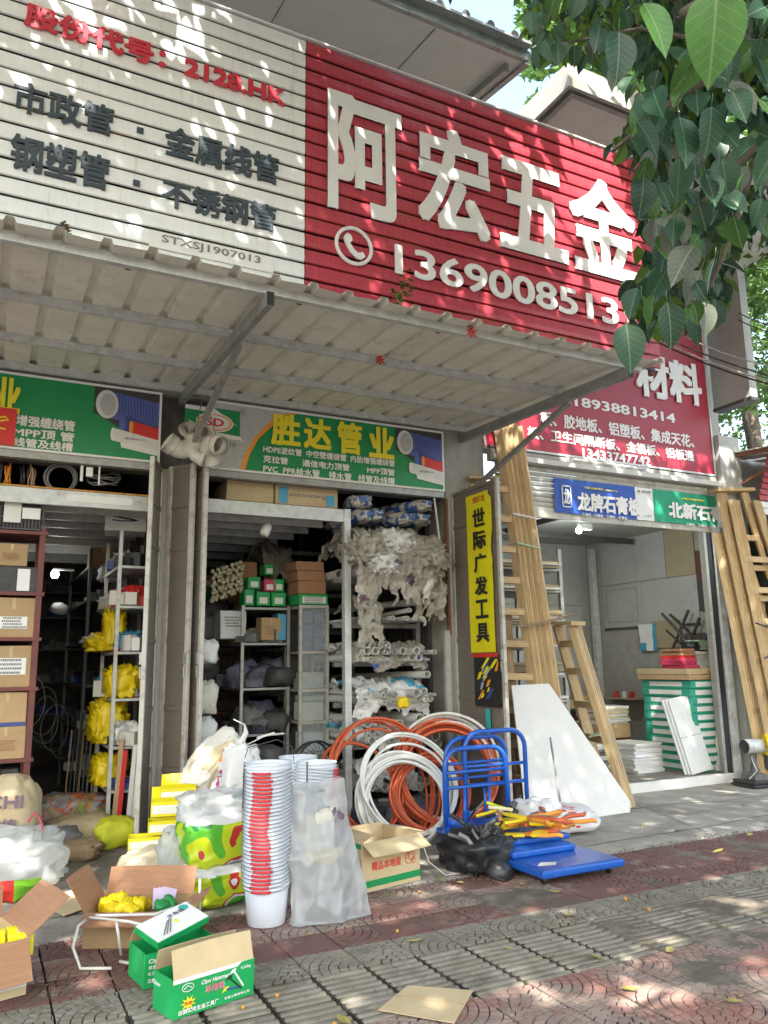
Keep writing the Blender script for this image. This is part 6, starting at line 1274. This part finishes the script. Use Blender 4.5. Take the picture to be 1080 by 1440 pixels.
sack('white_bag', (.42, .36, .34), 46, ['pinkish_print'], label='white bag with pink and orange print behind the bucket stack', cat='bag', loc=(1.88, -1.28, .42), rot=(.2, .2, .3), amp=.25, n=20, sharp=.2)
sack('support_sack', (.6, .5, .46), 47, 'white_sack', label='plain white sack hidden under the printed bags', cat='sack', loc=(1.80, -1.22, .012), amp=.2, n=14, sharp=.15)
sack('paper_sack', (.28, .34, .56), 48, ['paper_print'], label='tilted cream paper sack with red print in the sun by the door', cat='sack', loc=(1.66, -.78, .58), rot=(.35, .62, .5), amp=.14, n=22, sharp=.12, power=.5, floor=False)
sack('white_bag', (.3, .24, .3), 49, ['white_sack', 'orange_print'], label='small white bag between the tilted paper sack and the buckets', cat='bag', loc=(1.98, -1.0, .62), amp=.3, n=16, sharp=.3, pick=lambda c: 1 if c.z > .2 and c.x < -.05 else 0)
mb = MB(); mb.tube([(1.78, -1.6, .94), (1.86, -1.6, 1.10), (1.84, -1.62, 1.16), (1.76, -1.6, 1.20)], [.03, .02, .006, .004], 8); tag(mb.build('knotted_bag_end', 'white_sack', smooth=True), 'twisted white bag end sticking up beside the bucket stack', 'bag')
sack('white_bag', (.2, .16, .34), 52, 'white_sack', label='slim white bag under the twisted end beside the buckets', cat='bag', loc=(1.79, -1.62, .66), amp=.25, n=12, sharp=.3)
mb = MB(); mb.tube([(1.9, -1.5, 1.0), (2.05, -1.5, 1.06), (2.2, -1.5, 1.07)], .005, 5); mb.tube([(1.98, -1.5, 1.045), (2.12, -1.5, 1.075)], .009, 6); tag(mb.build('bucket_bail', 'white_hose'), 'raised bucket handle with a red grip behind the tall stack', 'handle')
wb = thing('wire_crate', 'black wire crate foot peeping out left of the cream paper bag', 'crate', (1.10, -1.30, .012), .3); mb = MB()
for k in range(5): mb.box(0, .12, 0, .004, k*.04, k*.04+.006)
for k in range(4): mb.box(k*.038, k*.038+.005, -.002, .003, 0, .17)
mb.build('grid', 'black_plastic', wb)

# ================================================================ HAND TRUCKS
def trolley(label, x, y, z, w, L, hx, hy, hz, Hh, th=.05, rz=0, bar=(.45, .58)):
    t = thing('platform_trolley', label, 'trolley', (x, y, z), rz, 'blue platform trolleys')
    mb = MB(); mb.box(0, w, 0, L, 0, th); mb.build('deck', 'blue_paint', t, bevel=.014); mb = MB(); mb.box(.03, w-.03, .03, L-.03, th+.0005, th+.004); mb.build('deck_mat', 'blue_paint', t, bevel=.001)
    hw = .66; rr = .16; top = Hh; pts = [(hx, hy, hz), (hx, hy, top-rr)]
    for i in range(1, 7): a = math.pi/2*i/6; pts.append((hx+rr-rr*math.cos(a), hy, top-rr+rr*math.sin(a)))
    for i in range(0, 7): a = math.pi/2*i/6; pts.append((hx+hw-rr+rr*math.sin(a), hy, top-rr+rr*math.cos(a)))
    pts += [(hx+hw, hy, hz)]; mb = MB(); mb.tube(pts, .022, 10); h = mb.build('handle', 'blue_paint', t, smooth=True)
    for q in bar: mb = MB(); mb.tube([(hx+.012, hy, q), (hx+hw-.012, hy, q)], .015, 8); mb.build('crossbar', 'blue_paint', h, smooth=True)
    for q in (.2, .47): mb = MB(); mb.tube([(hx+hw*q/.66 if q < .3 else hx+hw*.7, hy, hz), (hx+hw*q/.66 if q < .3 else hx+hw*.7, hy, bar[0])], .013, 8); mb.build('upright', 'blue_paint', h, smooth=True)
    for a in (hx, hx+hw): mb = MB(); mb.box(a-.028, a+.028, hy-.028, hy+.028, hz-.0, hz+.13); mb.build('socket', 'blue_paint', t, bevel=.006)
    for a in (.08, w-.08):
        for b in (.1, L-.1): mb = MB(); mb.lathe([(0, -.012), (.028, -.012), (.03, 0), (.028, .012), (0, .012)], 12, Matrix.Translation((a, b, -.03)) @ Matrix.Rotation(RAD(90), 4, 'Y')); mb.build('caster', 'black_rubber', t)
trolley('lowest blue platform trolley whose deck reaches farthest to the front', 3.72, -2.74, .062, .78, 1.45, .02, 1.36, .0, .78-.0, .055, 0); trolley('middle blue platform trolley of the stack', 3.74, -2.36, .184-.062+.0, .62, 1.12, .10, 1.08, .0, .80, .05, .02); trolley('topmost blue platform trolley with the tallest handle', 3.80, -2.20, .176, .62, .95, .16, .86, .0, .80, .045, -.02, (.34, .50))
mb = MB(); mb.add([(3.80, -2.62, .1225), (3.94, -2.66, .1225), (4.00, -2.58, .1225), (3.86, -2.54, .1225)], [(0, 1, 2, 3)]); tag(mb.build('white_scuff', 'white_print'), 'white paint scuff on the front of the lowest trolley deck', 'scuff') if False else None
tk = bpy.data.objects['platform_trolley']; flat([(.06, .14), (.20, .10), (.26, .17), (.15, .22)], frame((0, 0, .060), (1, 0, 0), (0, 1, 0)), 'pale_print', tk, 'paint_scuff')
# hacksaws, pruning saws: yellow blades cover with orange grips
def cutter(label, p, rz, rx=0, s=1.0):
    t = thing('pruning_shears', label, 'shears', p, rz, 'yellow and orange cutters on the trolley'); t.rotation_euler = (rx, 0, rz); t.scale = (1.15, 1.5, 1.3)
    mb = MB(); mb.prism([(0, -.018), (.16, -.03), (.24, -.012), (.25, .01), (.16, .03), (0, .02)], .016); mb.build('blade_cover', 'yellow_plastic', t, bevel=.003)
    for q in (-1, 1):
        mb = MB(); mb.tube([(0, .0, .01), (-.06, q*.028, .014), (-.14, q*.045, .016), (-.22, q*.04, .018), (-.25, q*.062, .018)], [.011, .012, .014, .013, .011], 8); mb.build('grip', 'orange_print' if q > 0 else 'orange_hose', t, smooth=True)
    mb = MB(); mb.tube([(-.05, -.02, .03), (-.1, -.045, .032), (-.17, -.052, .034)], .004, 5); mb.build('inlay', 'grey_item', t)
r = random.Random(31); CL = ['long orange grip hanging over the deck front', 'cutter crossing the long one', 'cutter at the right edge of the heap', 'cutter with its tip to the left', 'cutter at the back of the heap', 'cutter in the middle of the heap', 'cutter lying flat near the deck corner', 'cutter on top of the heap', 'cutter beside the black helmet']
for k in range(9): cutter('yellow and orange '+CL[k], (3.98+.36*r.random(), -2.22+.34*r.random(), .235+.014*k), RAD([150, 205, 180, 20, 120, 170, 230, 190, 100][k]), r.uniform(-.2, .2))
for k in range(7):
    mb = MB(); L = r.uniform(.14, .26); mb.tube([(0, 0, 0), (L, 0, 0)], .014, 8); tag(mb.build('tool_grip', ['cream_bag', 'yellow_plastic', 'black_plastic', 'orange_print', 'yellow_plastic', 'lime_bag', 'cream_bag'][k], loc=(3.86+.3*r.random(), -1.95+.3*r.random(), .27+.02*k), rot=(0, r.uniform(-.2, .2), r.uniform(0, 3))), '%s tool grip in the heap on the trolley' % ['cream', 'yellow', 'black', 'orange', 'second yellow', 'lime', 'second cream'][k], 'tool')
for k in range(3): tag(MB().box(0, .2, 0, .05, 0, .05).build('black_case', 'black_plastic', bevel=.004, loc=(4.05+.06*k, -1.82+.03*k, .24+.05*k), rot=(.1*k, 0, .3+.2*k)), ['lowest', 'middle', 'topmost'][k]+' black ribbed case behind the cutters', 'case')
sack('white_sack', (.95, .5, .24), 55, ['white_sack', 'red_print'], label='large white woven sack with red print lying behind the trolleys', cat='sack', loc=(4.92, -1.28, .012), rot=(0, 0, -.25), amp=.10, n=26, sharp=.05, power=.65, pick=lambda c: 1 if .02 < c.x < .22 and c.z > .08 and noise.noise(c*38) > .16 else 0)
sack('white_sack', (.5, .36, .34), 56, 'white_sack', label='puffed white plastic bag next to the topmost trolley', cat='sack', loc=(4.52, -1.62, .05), rot=(0, 0, .3), amp=.18, n=20, sharp=.15)
# black helmets and harness
for k, (x, y, z, rz, rx, lb) in enumerate(((3.62, -2.32, .02, .4, .3, 'black helmet lying nearest on the ground left of the trolleys'), (3.50, -1.98, .02, 2.2, -.5, 'black helmet at the left end of the black heap'), (3.80, -2.02, .19, 1.0, 1.0, 'round dark grey helmet on top of the black heap'))):
    t = thing('black_helmet', lb, 'helmet', (x, y, z), rz, 'black helmets'); t.rotation_euler = (rx, .2, rz); t.scale = (.74, .74, .74)
    mb = MB(); mb.lathe([(.15, 0), (.152, .03), (.14, .09), (.10, .13), (.05, .15), (0, .155)], 22); mb.lathe([(.145, 0), (.13, .08), (.09, .12), (0, .14)], 22); mb.build('shell', 'black_rubber', t, smooth=True)
    mb = MB(); mb.tube([(.155*math.cos(q*.3), .155*math.sin(q*.3), .005) for q in range(21)], .008, 6, True); mb.tube([(-.14, 0, 0), (-.09, .02, -.07), (.02, 0, -.1), (.12, 0, -.05), (.14, 0, 0)], .006, 6); mb.build('rim_strap', 'black_plastic', t, smooth=True)
r = random.Random(8)
for k in range(34):
    mb = MB(); a = r.uniform(0, 6.28); L = r.uniform(.1, .2); mb.tube([(0, 0, 0), (L*.5, .02, r.uniform(.0, .05)), (L, r.uniform(-.04, .04), r.uniform(-.02, .06))], r.uniform(.008, .02), 6)
    tag(mb.build('black_strap', ['black_rubber', 'black_plastic', 'dark_item', 'grey_item'][k % 4], loc=(3.45+.35*r.random(), -2.3+.5*r.random(), .04+.26*r.random()), rot=(r.uniform(-.8, .8), r.uniform(-.9, .3), a)), 'short black strap or buckle in the heap left of the trolleys', 'strap', 'straps in the black heap')
sack('black_harness', (.42, .5, .24), 58, 'black_rubber', label='crumpled black harness under the straps left of the trolleys', cat='harness', loc=(3.62, -2.05, .012), amp=.35, n=18, sharp=.4)
# litter: berries, leaves
r = random.Random(12)
for k in range(15):
    x = r.uniform(.6, 6.3); y = r.uniform(-4.9, -1.9)
    if k == 0: x, y = on(461, 1437, 'z', 0).x, -4.02
    mb = MB(); s = r.uniform(.010, .017); mb.lathe([(0, -s), (s*.8, -s*.6), (s, 0), (s*.8, s*.6), (0, s)], 8); tag(mb.build('fallen_berry', 'berry', loc=(x, y, s), smooth=True), 'orange fig fallen on the paving', 'berry', 'orange figs fallen on the pavement')
lm = MB(); lm.add([(0, -.05, 0), (.022, -.01, .008), (.016, .03, .004), (0, .055, .012), (-.018, .03, .006), (-.024, -.01, .003), (0, 0, .0)], [(0, 1, 6), (1, 2, 6), (2, 3, 6), (3, 4, 6), (4, 5, 6), (5, 0, 6)]); lme = lm.mesh('dry_leaf', 'dry_leaf')
for k in range(60): o = link('fallen_leaf', lme, loc=(r.uniform(.6, 8), r.uniform(-4.8, -1.2) if k % 3 else r.uniform(-2.4, -2.1), .010), rot=(r.uniform(-.2, .2), r.uniform(-.2, .2), r.uniform(0, 6))); o.scale = (r.uniform(.5, 1.1),)*3; tag(o, 'dry fallen leaf on the pavement', 'leaf', 'dry leaves fallen on the pavement')
rr = random.Random(14); gm = MB()
for k in range(1400):
    x = rr.uniform(.3, 7.5); y = -2.17+rr.gauss(0, .10) if k % 2 else rr.uniform(-4.9, -2.0); s = rr.uniform(.002, .006); gm.box(x-s, x+s, y-s*.8, y+s*.8, -.002, s)
tag(gm.build('grit', 'soil'), kind='stuff')
# ================================================================ TREES
def proj(p):
    q = Vector(p)-CAM; z = q.dot(_f)
    return (540+FPX*q.dot(_r)/z, 720-FPX*q.dot(_u)/z, z) if z > .05 else (9999, 9999, z)
def vein_leaf(name, col, col2, sub):
    m = mat(name, col, .40, var=.25, scale=14, bump=.12, bscale=60, rand=.35, sub=sub, spec=.4)
    n, l = m.node_tree.nodes, m.node_tree.links; b = n['Principled BSDF']; base = b.inputs['Base Color'].links[0].from_socket
    tc = n.new('ShaderNodeTexCoord'); sx = n.new('ShaderNodeSeparateXYZ'); l.new(tc.outputs['Object'], sx.inputs[0])
    def mt(op, a, bb=None, c=None):
        q = n.new('ShaderNodeMath'); q.operation = op
        for i, v in enumerate((a, bb, c)):
            if v is None: continue
            if isinstance(v, (int, float)): q.inputs[i].default_value = v
            else: l.new(v, q.inputs[i])
        return q.outputs[0]
    ax = mt('ABSOLUTE', sx.outputs[0]); mid = mt('LESS_THAN', ax, .0016)
    t = mt('FRACT', mt('DIVIDE', mt('SUBTRACT', sx.outputs[1], mt('MULTIPLY', ax, .75)), .016)); sv = mt('MULTIPLY', mt('LESS_THAN', t, .09), .5)
    f = mt('MAXIMUM', mid, sv); x = n.new('ShaderNodeMix'); x.data_type = 'RGBA'; l.new(f, x.inputs[0]); l.new(base, x.inputs[6]); x.inputs[7].default_value = (*col2, 1)
    l.new(x.outputs[2], b.inputs['Base Color'])
    for q in n:
        if q.type == 'BSDF_TRANSLUCENT': l.new(x.outputs[2], q.inputs[0])
vein_leaf('ficus_leaf', (.032, .088, .045), (.12, .19, .12), .14); vein_leaf('ficus_leaf_light', (.07, .17, .04), (.2, .30, .12), .3); vein_leaf('ficus_leaf_dusty', (.13, .15, .11), (.22, .24, .18), .1)
def leaf_mesh(name, m, L, Wd, fold, curl, seed):
    mb = MB(); n = 9; r = random.Random(seed); vs = []
    for i in range(n+1):
        u = i/n; w_ = Wd*(math.sin(math.pi*u**.80)**.75)*(1-.30*u**3) if 0 < u < 1 else .0008
        if u > .88: w_ = Wd*.5*(1-u)/.12*.5
        y = L*u; z = curl*L*(u*u)-.0
        wob = .06*L*math.sin(u*9+seed)*.25
        vs += [(-w_, y, z+fold*w_+wob), (-w_*.5, y, z+fold*w_*.35), (0, y, z), (w_*.5, y, z+fold*w_*.35), (w_, y, z+fold*w_-wob)]
    mb.add(vs, [(i*5+k, i*5+k+1, i*5+k+6, i*5+k+5) for i in range(n) for k in range(4)])
    mb.tube([(0, -.03, .008), (0, 0, 0)], .0012, 4)
    return mb.mesh(name, m, True)
LV = [leaf_mesh('leaf', m, .125, .043, fo, cu, s) for m in ('ficus_leaf', 'ficus_leaf', 'ficus_leaf_light', 'ficus_leaf_dusty') for fo, cu, s in ((.25, -.25, 1), (.5, -.12, 2))]
tree = thing('ficus_tree', 'large leaved street tree whose boughs hang into the upper right corner', 'tree', (0, 0, 0))
mb = MB(); mb.tube([(6.0, -5.6, -.2), (5.95, -5.55, 1.2), (5.8, -5.5, 2.6), (5.5, -5.55, 4.2)], [.26, .21, .19, .17], 14); mb.build('trunk', 'bark', tree, smooth=True)
def ptd(px, py, d): q = (_f*FPX+(px-540)*_r-(py-720)*_u).normalized(); return CAM+q*d
limbs = [[(5.5, -5.55, 4.2), (4.6, -6.0, 5.6), (3.2, -6.8, 7.2), (1.5, -7.6, 8.2)], [(5.5, -5.55, 4.2), (5.6, -4.8, 5.6), (5.0, -4.2, 7.4), (3.8, -4.6, 8.4)], [(5.5, -5.55, 4.2), (6.4, -6.2, 6), (7.4, -6.6, 7.6)], [(4.6, -6.0, 5.6), (3.4, -7.6, 6.9), (2.4, -9.4, 8)], [(3.2, -6.8, 7.2), (1.0, -5.9, 8.3), (-1.2, -6.0, 8.7)]]
for L in limbs: mb = MB(); mb.tube(L, [.11, .08, .05, .03][:len(L)], 9); mb.build('limb', 'bark', tree, smooth=True)
vis = [[ptd(1240, -60, 4.4), ptd(1100, 60, 4.1), ptd(1000, 60, 3.9), ptd(900, 40, 4.0), ptd(800, 60, 4.4)], [ptd(1240, 60, 4.2), ptd(1090, 180, 3.8), ptd(1010, 260, 3.6), ptd(950, 330, 3.5), ptd(915, 420, 3.4)],
       [ptd(1240, 100, 4.2), ptd(1060, 230, 4.0), ptd(1030, 330, 3.7), ptd(1000, 400, 3.6), ptd(975, 440, 3.5)], [ptd(1200, -120, 2.8), ptd(1040, -30, 2.4), ptd(960, 20, 2.2)], [ptd(1100, 60, 4.1), ptd(960, 130, 3.7), ptd(900, 180, 3.6), ptd(862, 212, 3.5)]]
mb = MB(); mb.tube([(5.5, -5.55, 4.2), (4.9, -5.5, 4.6), tuple(ptd(1240, -60, 4.4))], [.08, .06, .04], 8); mb.build('limb', 'bark', tree, smooth=True)
mb = MB(); mb.tube([(5.5, -5.55, 4.0), tuple(ptd(1240, 80, 4.3))], [.07, .03], 8); mb.build('limb', 'bark', tree, smooth=True)
for L in vis: mb = MB(); mb.tube(L, [.022, .016, .012, .008, .005][:len(L)], 7); mb.build('branch', 'bark', tree, smooth=True)
r = random.Random(77)
def inside(x, y, P):
    c = False; j = len(P)-1
    for i in range(len(P)):
        if (P[i][1] > y) != (P[j][1] > y) and x < (P[j][0]-P[i][0])*(y-P[i][1])/(P[j][1]-P[i][1])+P[i][0]: c = not c
        j = i
    return c
PZONE = [(735, -60), (1160, -60), (1160, 350), (1040, 330), (1015, 440), (985, 478), (950, 470), (930, 480), (880, 468), (880, 430), (905, 380), (880, 330), (893, 290), (915, 250), (860, 215), (905, 160), (850, 110), (790, 90), (745, 110)]
def leaf_rot(r, spread=.55, toward=None):
    d = Vector((r.gauss(0, spread), r.gauss(0, spread), -1)).normalized()
    nrm = Vector((r.gauss(-.5, .6), r.gauss(-.9, .6), r.gauss(.55, .5))); nrm = (nrm-d*nrm.dot(d)).normalized(); x = d.cross(nrm)
    return Matrix(((x.x, d.x, nrm.x), (x.y, d.y, nrm.y), (x.z, d.z, nrm.z)))
cnt = 0
hero = [(1008, -18, 1.45, .95, 2, 0), (905, 5, 2.2, .95, 2, .5), (880, 455, 2.9, 1.25, 0, .1), (938, 425, 2.9, 1.15, 0, .2), (955, 300, 3.1, 1.2, 3, -.3), (1000, 150, 2.9, 1.1, 0, 0), (955, 165, 2.9, 1.2, 0, .2), (870, 45, 2.7, 1.1, 0, 0), (895, 170, 3.0, 1.0, 0, .7), (1015, 220, 3.2, 1.1, 0, .1), (905, 250, 3.1, 1.1, 0, -.1), (900, 130, 3.2, 1.0, 0, .4), (975, 345, 3.0, 1.15, 3, -.6), (985, 380, 3.2, 1.0, 3, -.4), (970, 200, 3.4, 1, 0, .3), (990, 425, 3.1, .9, 6, .1), (940, 375, 3.2, 1, 0, -.5), (1005, 420, 3.4, .9, 1, .1)]
for px, py, d, s, mi_, roll in hero:
    c = ptd(px, py, d); y = (-_u*math.cos(roll)+_r*math.sin(roll)+_f*r.uniform(-.3, .2)).normalized(); nz = (-_f+Vector((0, 0, .4))+_r*r.uniform(-.4, .4)); nz = (nz-y*nz.dot(y)).normalized(); x = y.cross(nz)
    o = link('leaf', LV[mi_+(3 if mi_ == 3 else 0)] if mi_ != 2 else LV[4], tree); o.matrix_world = Matrix(((x.x, y.x, nz.x, c.x), (x.y, y.y, nz.y, c.y), (x.z, y.z, nz.z, c.z), (0, 0, 0, 1))) @ Matrix.Diagonal((s*1.1, s*1.1, s*1.1, 1)); cnt += 1
while cnt < 290:
    px, py = r.uniform(730, 1130), r.uniform(-40, 490)
    if not inside(px, py+12, PZONE): continue
    k = noise.noise(Vector((px*.012, py*.012, 1)))
    if k < -.42: continue
    d = r.uniform(2.9, 4.3) if py > 120 or px > 980 else r.uniform(3.6, 5.2)
    c = ptd(px, py-14, d); M = leaf_rot(r).to_4x4(); s = r.uniform(.7, 1.2)
    o = link('leaf', r.choice(LV[:4]+LV[:4]+LV[4:6]*2+LV[6:]), tree); o.matrix_world = Matrix.Translation(c) @ M @ Matrix.Diagonal((s, s, s, 1)); cnt += 1
fm = MB()
base = [(0, 0, 0), (-.028, .03, .012), (-.034, .062, .015), (-.02, .1, .0), (0, .13, -.02), (.02, .1, .0), (.034, .062, .015), (.028, .03, .012), (0, .06, 0)]
bf = [(0, 1, 8), (1, 2, 8), (2, 3, 8), (3, 4, 8), (4, 5, 8), (5, 6, 8), (6, 7, 8), (7, 0, 8)]
k = 0
while k < 2300:
    px, py = r.uniform(715, 1150), r.uniform(-60, 470)
    if not inside(px, py+8, PZONE): continue
    if noise.noise(Vector((px*.014, py*.014, 4))) < -.34: continue
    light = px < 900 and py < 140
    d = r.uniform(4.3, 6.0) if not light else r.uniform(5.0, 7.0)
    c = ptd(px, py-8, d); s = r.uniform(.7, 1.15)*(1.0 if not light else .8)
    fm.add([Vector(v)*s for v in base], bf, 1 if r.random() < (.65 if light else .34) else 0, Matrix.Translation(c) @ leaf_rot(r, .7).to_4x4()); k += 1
tag(fm.build('foliage', ['ficus_leaf', 'leaf_light'], tree), kind='stuff')
# crown over the street dappling the light, its gaps shaped to place sun patches
SPOTS = [(4.6, -2.64, 6.0, .30), (5.1, -2.64, 5.5, .30), (5.0, -2.64, 6.1, .22), (4.25, -2.64, 5.25, .20), (4.9, -2.64, 4.85, .30), (3.9, -2.64, 6.15, .16), (5.3, -2.64, 5.0, .22), (3.35, -2.64, 5.95, .10), (3.0, -2.64, 4.6, .10), (3.7, -2.64, 4.95, .10), (4.4, -2.64, 5.6, .15),
  (.2, -2.64, 6.2, .28), (1.0, -2.64, 6.15, .2), (.5, -2.64, 5.7, .12), (1.5, -2.64, 5.3, .08), (-.2, -2.64, 5.2, .15),
  (5.1, -.85, 1.15, .16), (5.15, -1.05, .5, .20), (5.5, -.35, 3.3, .10), (5.55, -.45, 2.4, .12), (6.2, -.4, 1.6, .10), (5.8, -.6, 1.2, .07), (6.1, -.05, 4.3, .07), (5.5, -.7, 1.0, .08),
  (1.62, -.85, .95, .15), (1.9, -1.15, .8, .15), (1.6, -1.75, .62, .12), (.62, -1.25, 0, .20), (.3, -1.05, .25, .16), (3.5, -1.05, 0, .12), (3.35, -1.6, 0, .18), (6.9, -1.7, 0, .14), (7.4, -1.95, 0, .12), (6.3, -1.95, 0, .10), (5.0, -2.05, 0, .12), (5.7, -1.6, 0, .10),
  (2.72, -1.85, .3, .12), (3.1, -2.05, .33, .07), (4.3, -2.4, .2, .10), (4.7, -1.4, .2, .22), (4.3, -1.55, .9, .08), (1.74, -2.5, .95, .09), (1.0, -2.1, .4, .06), (.95, -2.4, .3, .08), (3.9, -1.7, .5, .07),
  (3.0, -4.4, 0, .24), (2.5, -4.1, 0, .12), (3.4, -4.0, 0, .14), (4.6, -3.6, 0, .14), (5.0, -3.1, 0, .12), (5.6, -3.3, 0, .12), (2.0, -3.2, 0, .07), (1.7, -3.8, 0, .08), (3.7, -4.6, 0, .12), (4.1, -3.9, 0, .08), (3.55, -.9, .75, .09), (4.4, -.7, .9, .08), (3.85, -2.4, .1, .06), (8.2, -1.5, 0, .1)]
cm = MB(); r = random.Random(101); k = 0; tries = 0
SD = SUND
def blocked_gap(p):
    for x, y, z, rad in SPOTS:
        v = Vector((x, y, z))-p; d = v-SD*v.dot(SD); q = d.length
        if q < rad*1.9 and q < rad*(1.05+.55*noise.noise(Vector((d.x*9, d.y*9, rad*50)))): return True
    return False
while k < 40000 and tries < 200000:
    tries += 1
    x, y, z = r.uniform(-6, 9.5), r.uniform(-12.5, -2.6), 8.0+r.gauss(0, .45)
    
    p = Vector((x, y, z)); a, b, c = proj(p)
    if c > 0 and -45 < a < 1125 and -45 < b < 1485 and not inside(a, b+14, PZONE): continue
    if blocked_gap(p): continue
    s = r.uniform(1.5, 2.3); M = Matrix.Translation(p) @ Euler((r.gauss(0, .5), r.gauss(0, .5), r.uniform(0, 6.28))).to_matrix().to_4x4()
    cm.add([Vector(base[i])*s for i in (0, 2, 4, 6)], [(0, 1, 2), (0, 2, 3)], 1 if r.random() < .3 else 0, M); k += 1
tag(cm.build('crown', ['ficus_leaf', 'leaf_light'], tree), kind='stuff')
# bright tree farther down the street
t2 = thing('street_tree', 'bright green small leaved tree farther down the street at the right edge', 'tree', (0, 0, 0))
mb = MB(); mb.tube([(13.6, 2.6, -.2), (13.5, 2.5, 4), (13.3, 2.4, 8)], [.22, .17, .08], 10); mb.build('trunk', 'bark', t2, smooth=True)
mb = MB(); mb.tube([(13.5, 2.5, 4), (12.6, 2.0, 6.0), (11.8, 1.6, 7.6)], [.09, .05, .02], 8); mb.build('limb', 'bark', t2, smooth=True)
cm = MB(); r = random.Random(55)
for k in range(9000):
    cl = r.randrange(26); rr = random.Random(cl); cx, cy, cz = rr.uniform(12.0, 17), rr.uniform(.8, 5), rr.uniform(6.2, 12)
    p = Vector((cx+r.gauss(0, .62), cy+r.gauss(0, .62), cz+r.gauss(0, .45))); s = r.uniform(.8, 1.5)
    cm.add([Vector(base[i])*s for i in (0, 2, 4, 6)], [(0, 1, 2), (0, 2, 3)], 0 if r.random() < .7 else 1, Matrix.Translation(p) @ Euler((r.uniform(0, 6), r.uniform(0, 6), r.uniform(0, 6))).to_matrix().to_4x4())
for k in range(5200):
    px, py = r.uniform(1000, 1180), r.uniform(150, 590)
    if noise.noise(Vector((px*.025, py*.025, 19))) < (-.25 if py < 430 else .0): continue
    p = ptd(px, py, r.uniform(13.5, 17)); s = r.uniform(.9, 1.6)
    cm.add([Vector(base[i])*s for i in (0, 2, 4, 6)], [(0, 1, 2), (0, 2, 3)], 0 if r.random() < .8 else 1, Matrix.Translation(p) @ Euler((r.uniform(0, 6), r.uniform(0, 6), r.uniform(0, 6))).to_matrix().to_4x4())
tag(cm.build('crown', ['leaf_light', 'ficus_leaf_light'], t2), kind='stuff')
# tree above the eaves in the gap of the roofs
t3 = thing('roof_tree', 'loose green tree showing between the two roof edges', 'tree', (0, 0, 0))
mb = MB(); mb.tube([(8.6, 4.5, 8.4), (8.4, 4.4, 11.5), (8.2, 4.3, 14)], [.16, .12, .06], 9); mb.build('trunk', 'bark', t3, smooth=True); cm = MB(); r = random.Random(66)
for k in range(7000):
    px, py = r.uniform(735, 960), r.uniform(-80, 150)
    if noise.noise(Vector((px*.02, py*.02, 9))) < -.1: continue
    p = ptd(px, py, r.uniform(13, 16.5)); s = r.uniform(1.0, 1.9)
    if p.z < 8.6: continue
    cm.add([Vector(base[i])*s for i in (0, 2, 4, 6)], [(0, 1, 2), (0, 2, 3)], 0 if r.random() < .6 else 1, Matrix.Translation(p) @ Euler((r.uniform(0, 6), r.uniform(0, 6), r.uniform(0, 6))).to_matrix().to_4x4())
tag(cm.build('crown', ['leaf_light', 'ficus_leaf_light'], t3), kind='stuff')
# overhead cables
for k, (a, b, ya, yb_) in enumerate((((890, 452), (1160, 548), -.2, -3.0), ((892, 460), (1160, 556), -.2, -3.0), ((895, 466), (1160, 560), -.2, -3.0), ((940, 462), (1160, 530), -.2, -3.2), ((1035, 448), (1160, 470), -.4, -3.4), ((1035, 438), (1160, 462), -.4, -3.4))):
    A = on(*a, 'y', ya); Bp = on(*b, 'y', yb_); mb = MB(); mb.tube([A.lerp(Bp, i/12)+Vector((0, 0, -.10*math.sin(math.pi*i/12))) for i in range(13)], .011 if k < 3 else .008, 6)
    tag(mb.build('overhead_cable', ['dark_item', 'galvanised', 'dark_item', 'galvanised', 'dark_item', 'dark_item'][k], smooth=True), ['top', 'middle', 'lowest', 'single pale', 'lower far', 'upper far'][k]+' overhead cable crossing the right edge below the leaves', 'cable', 'overhead cables')
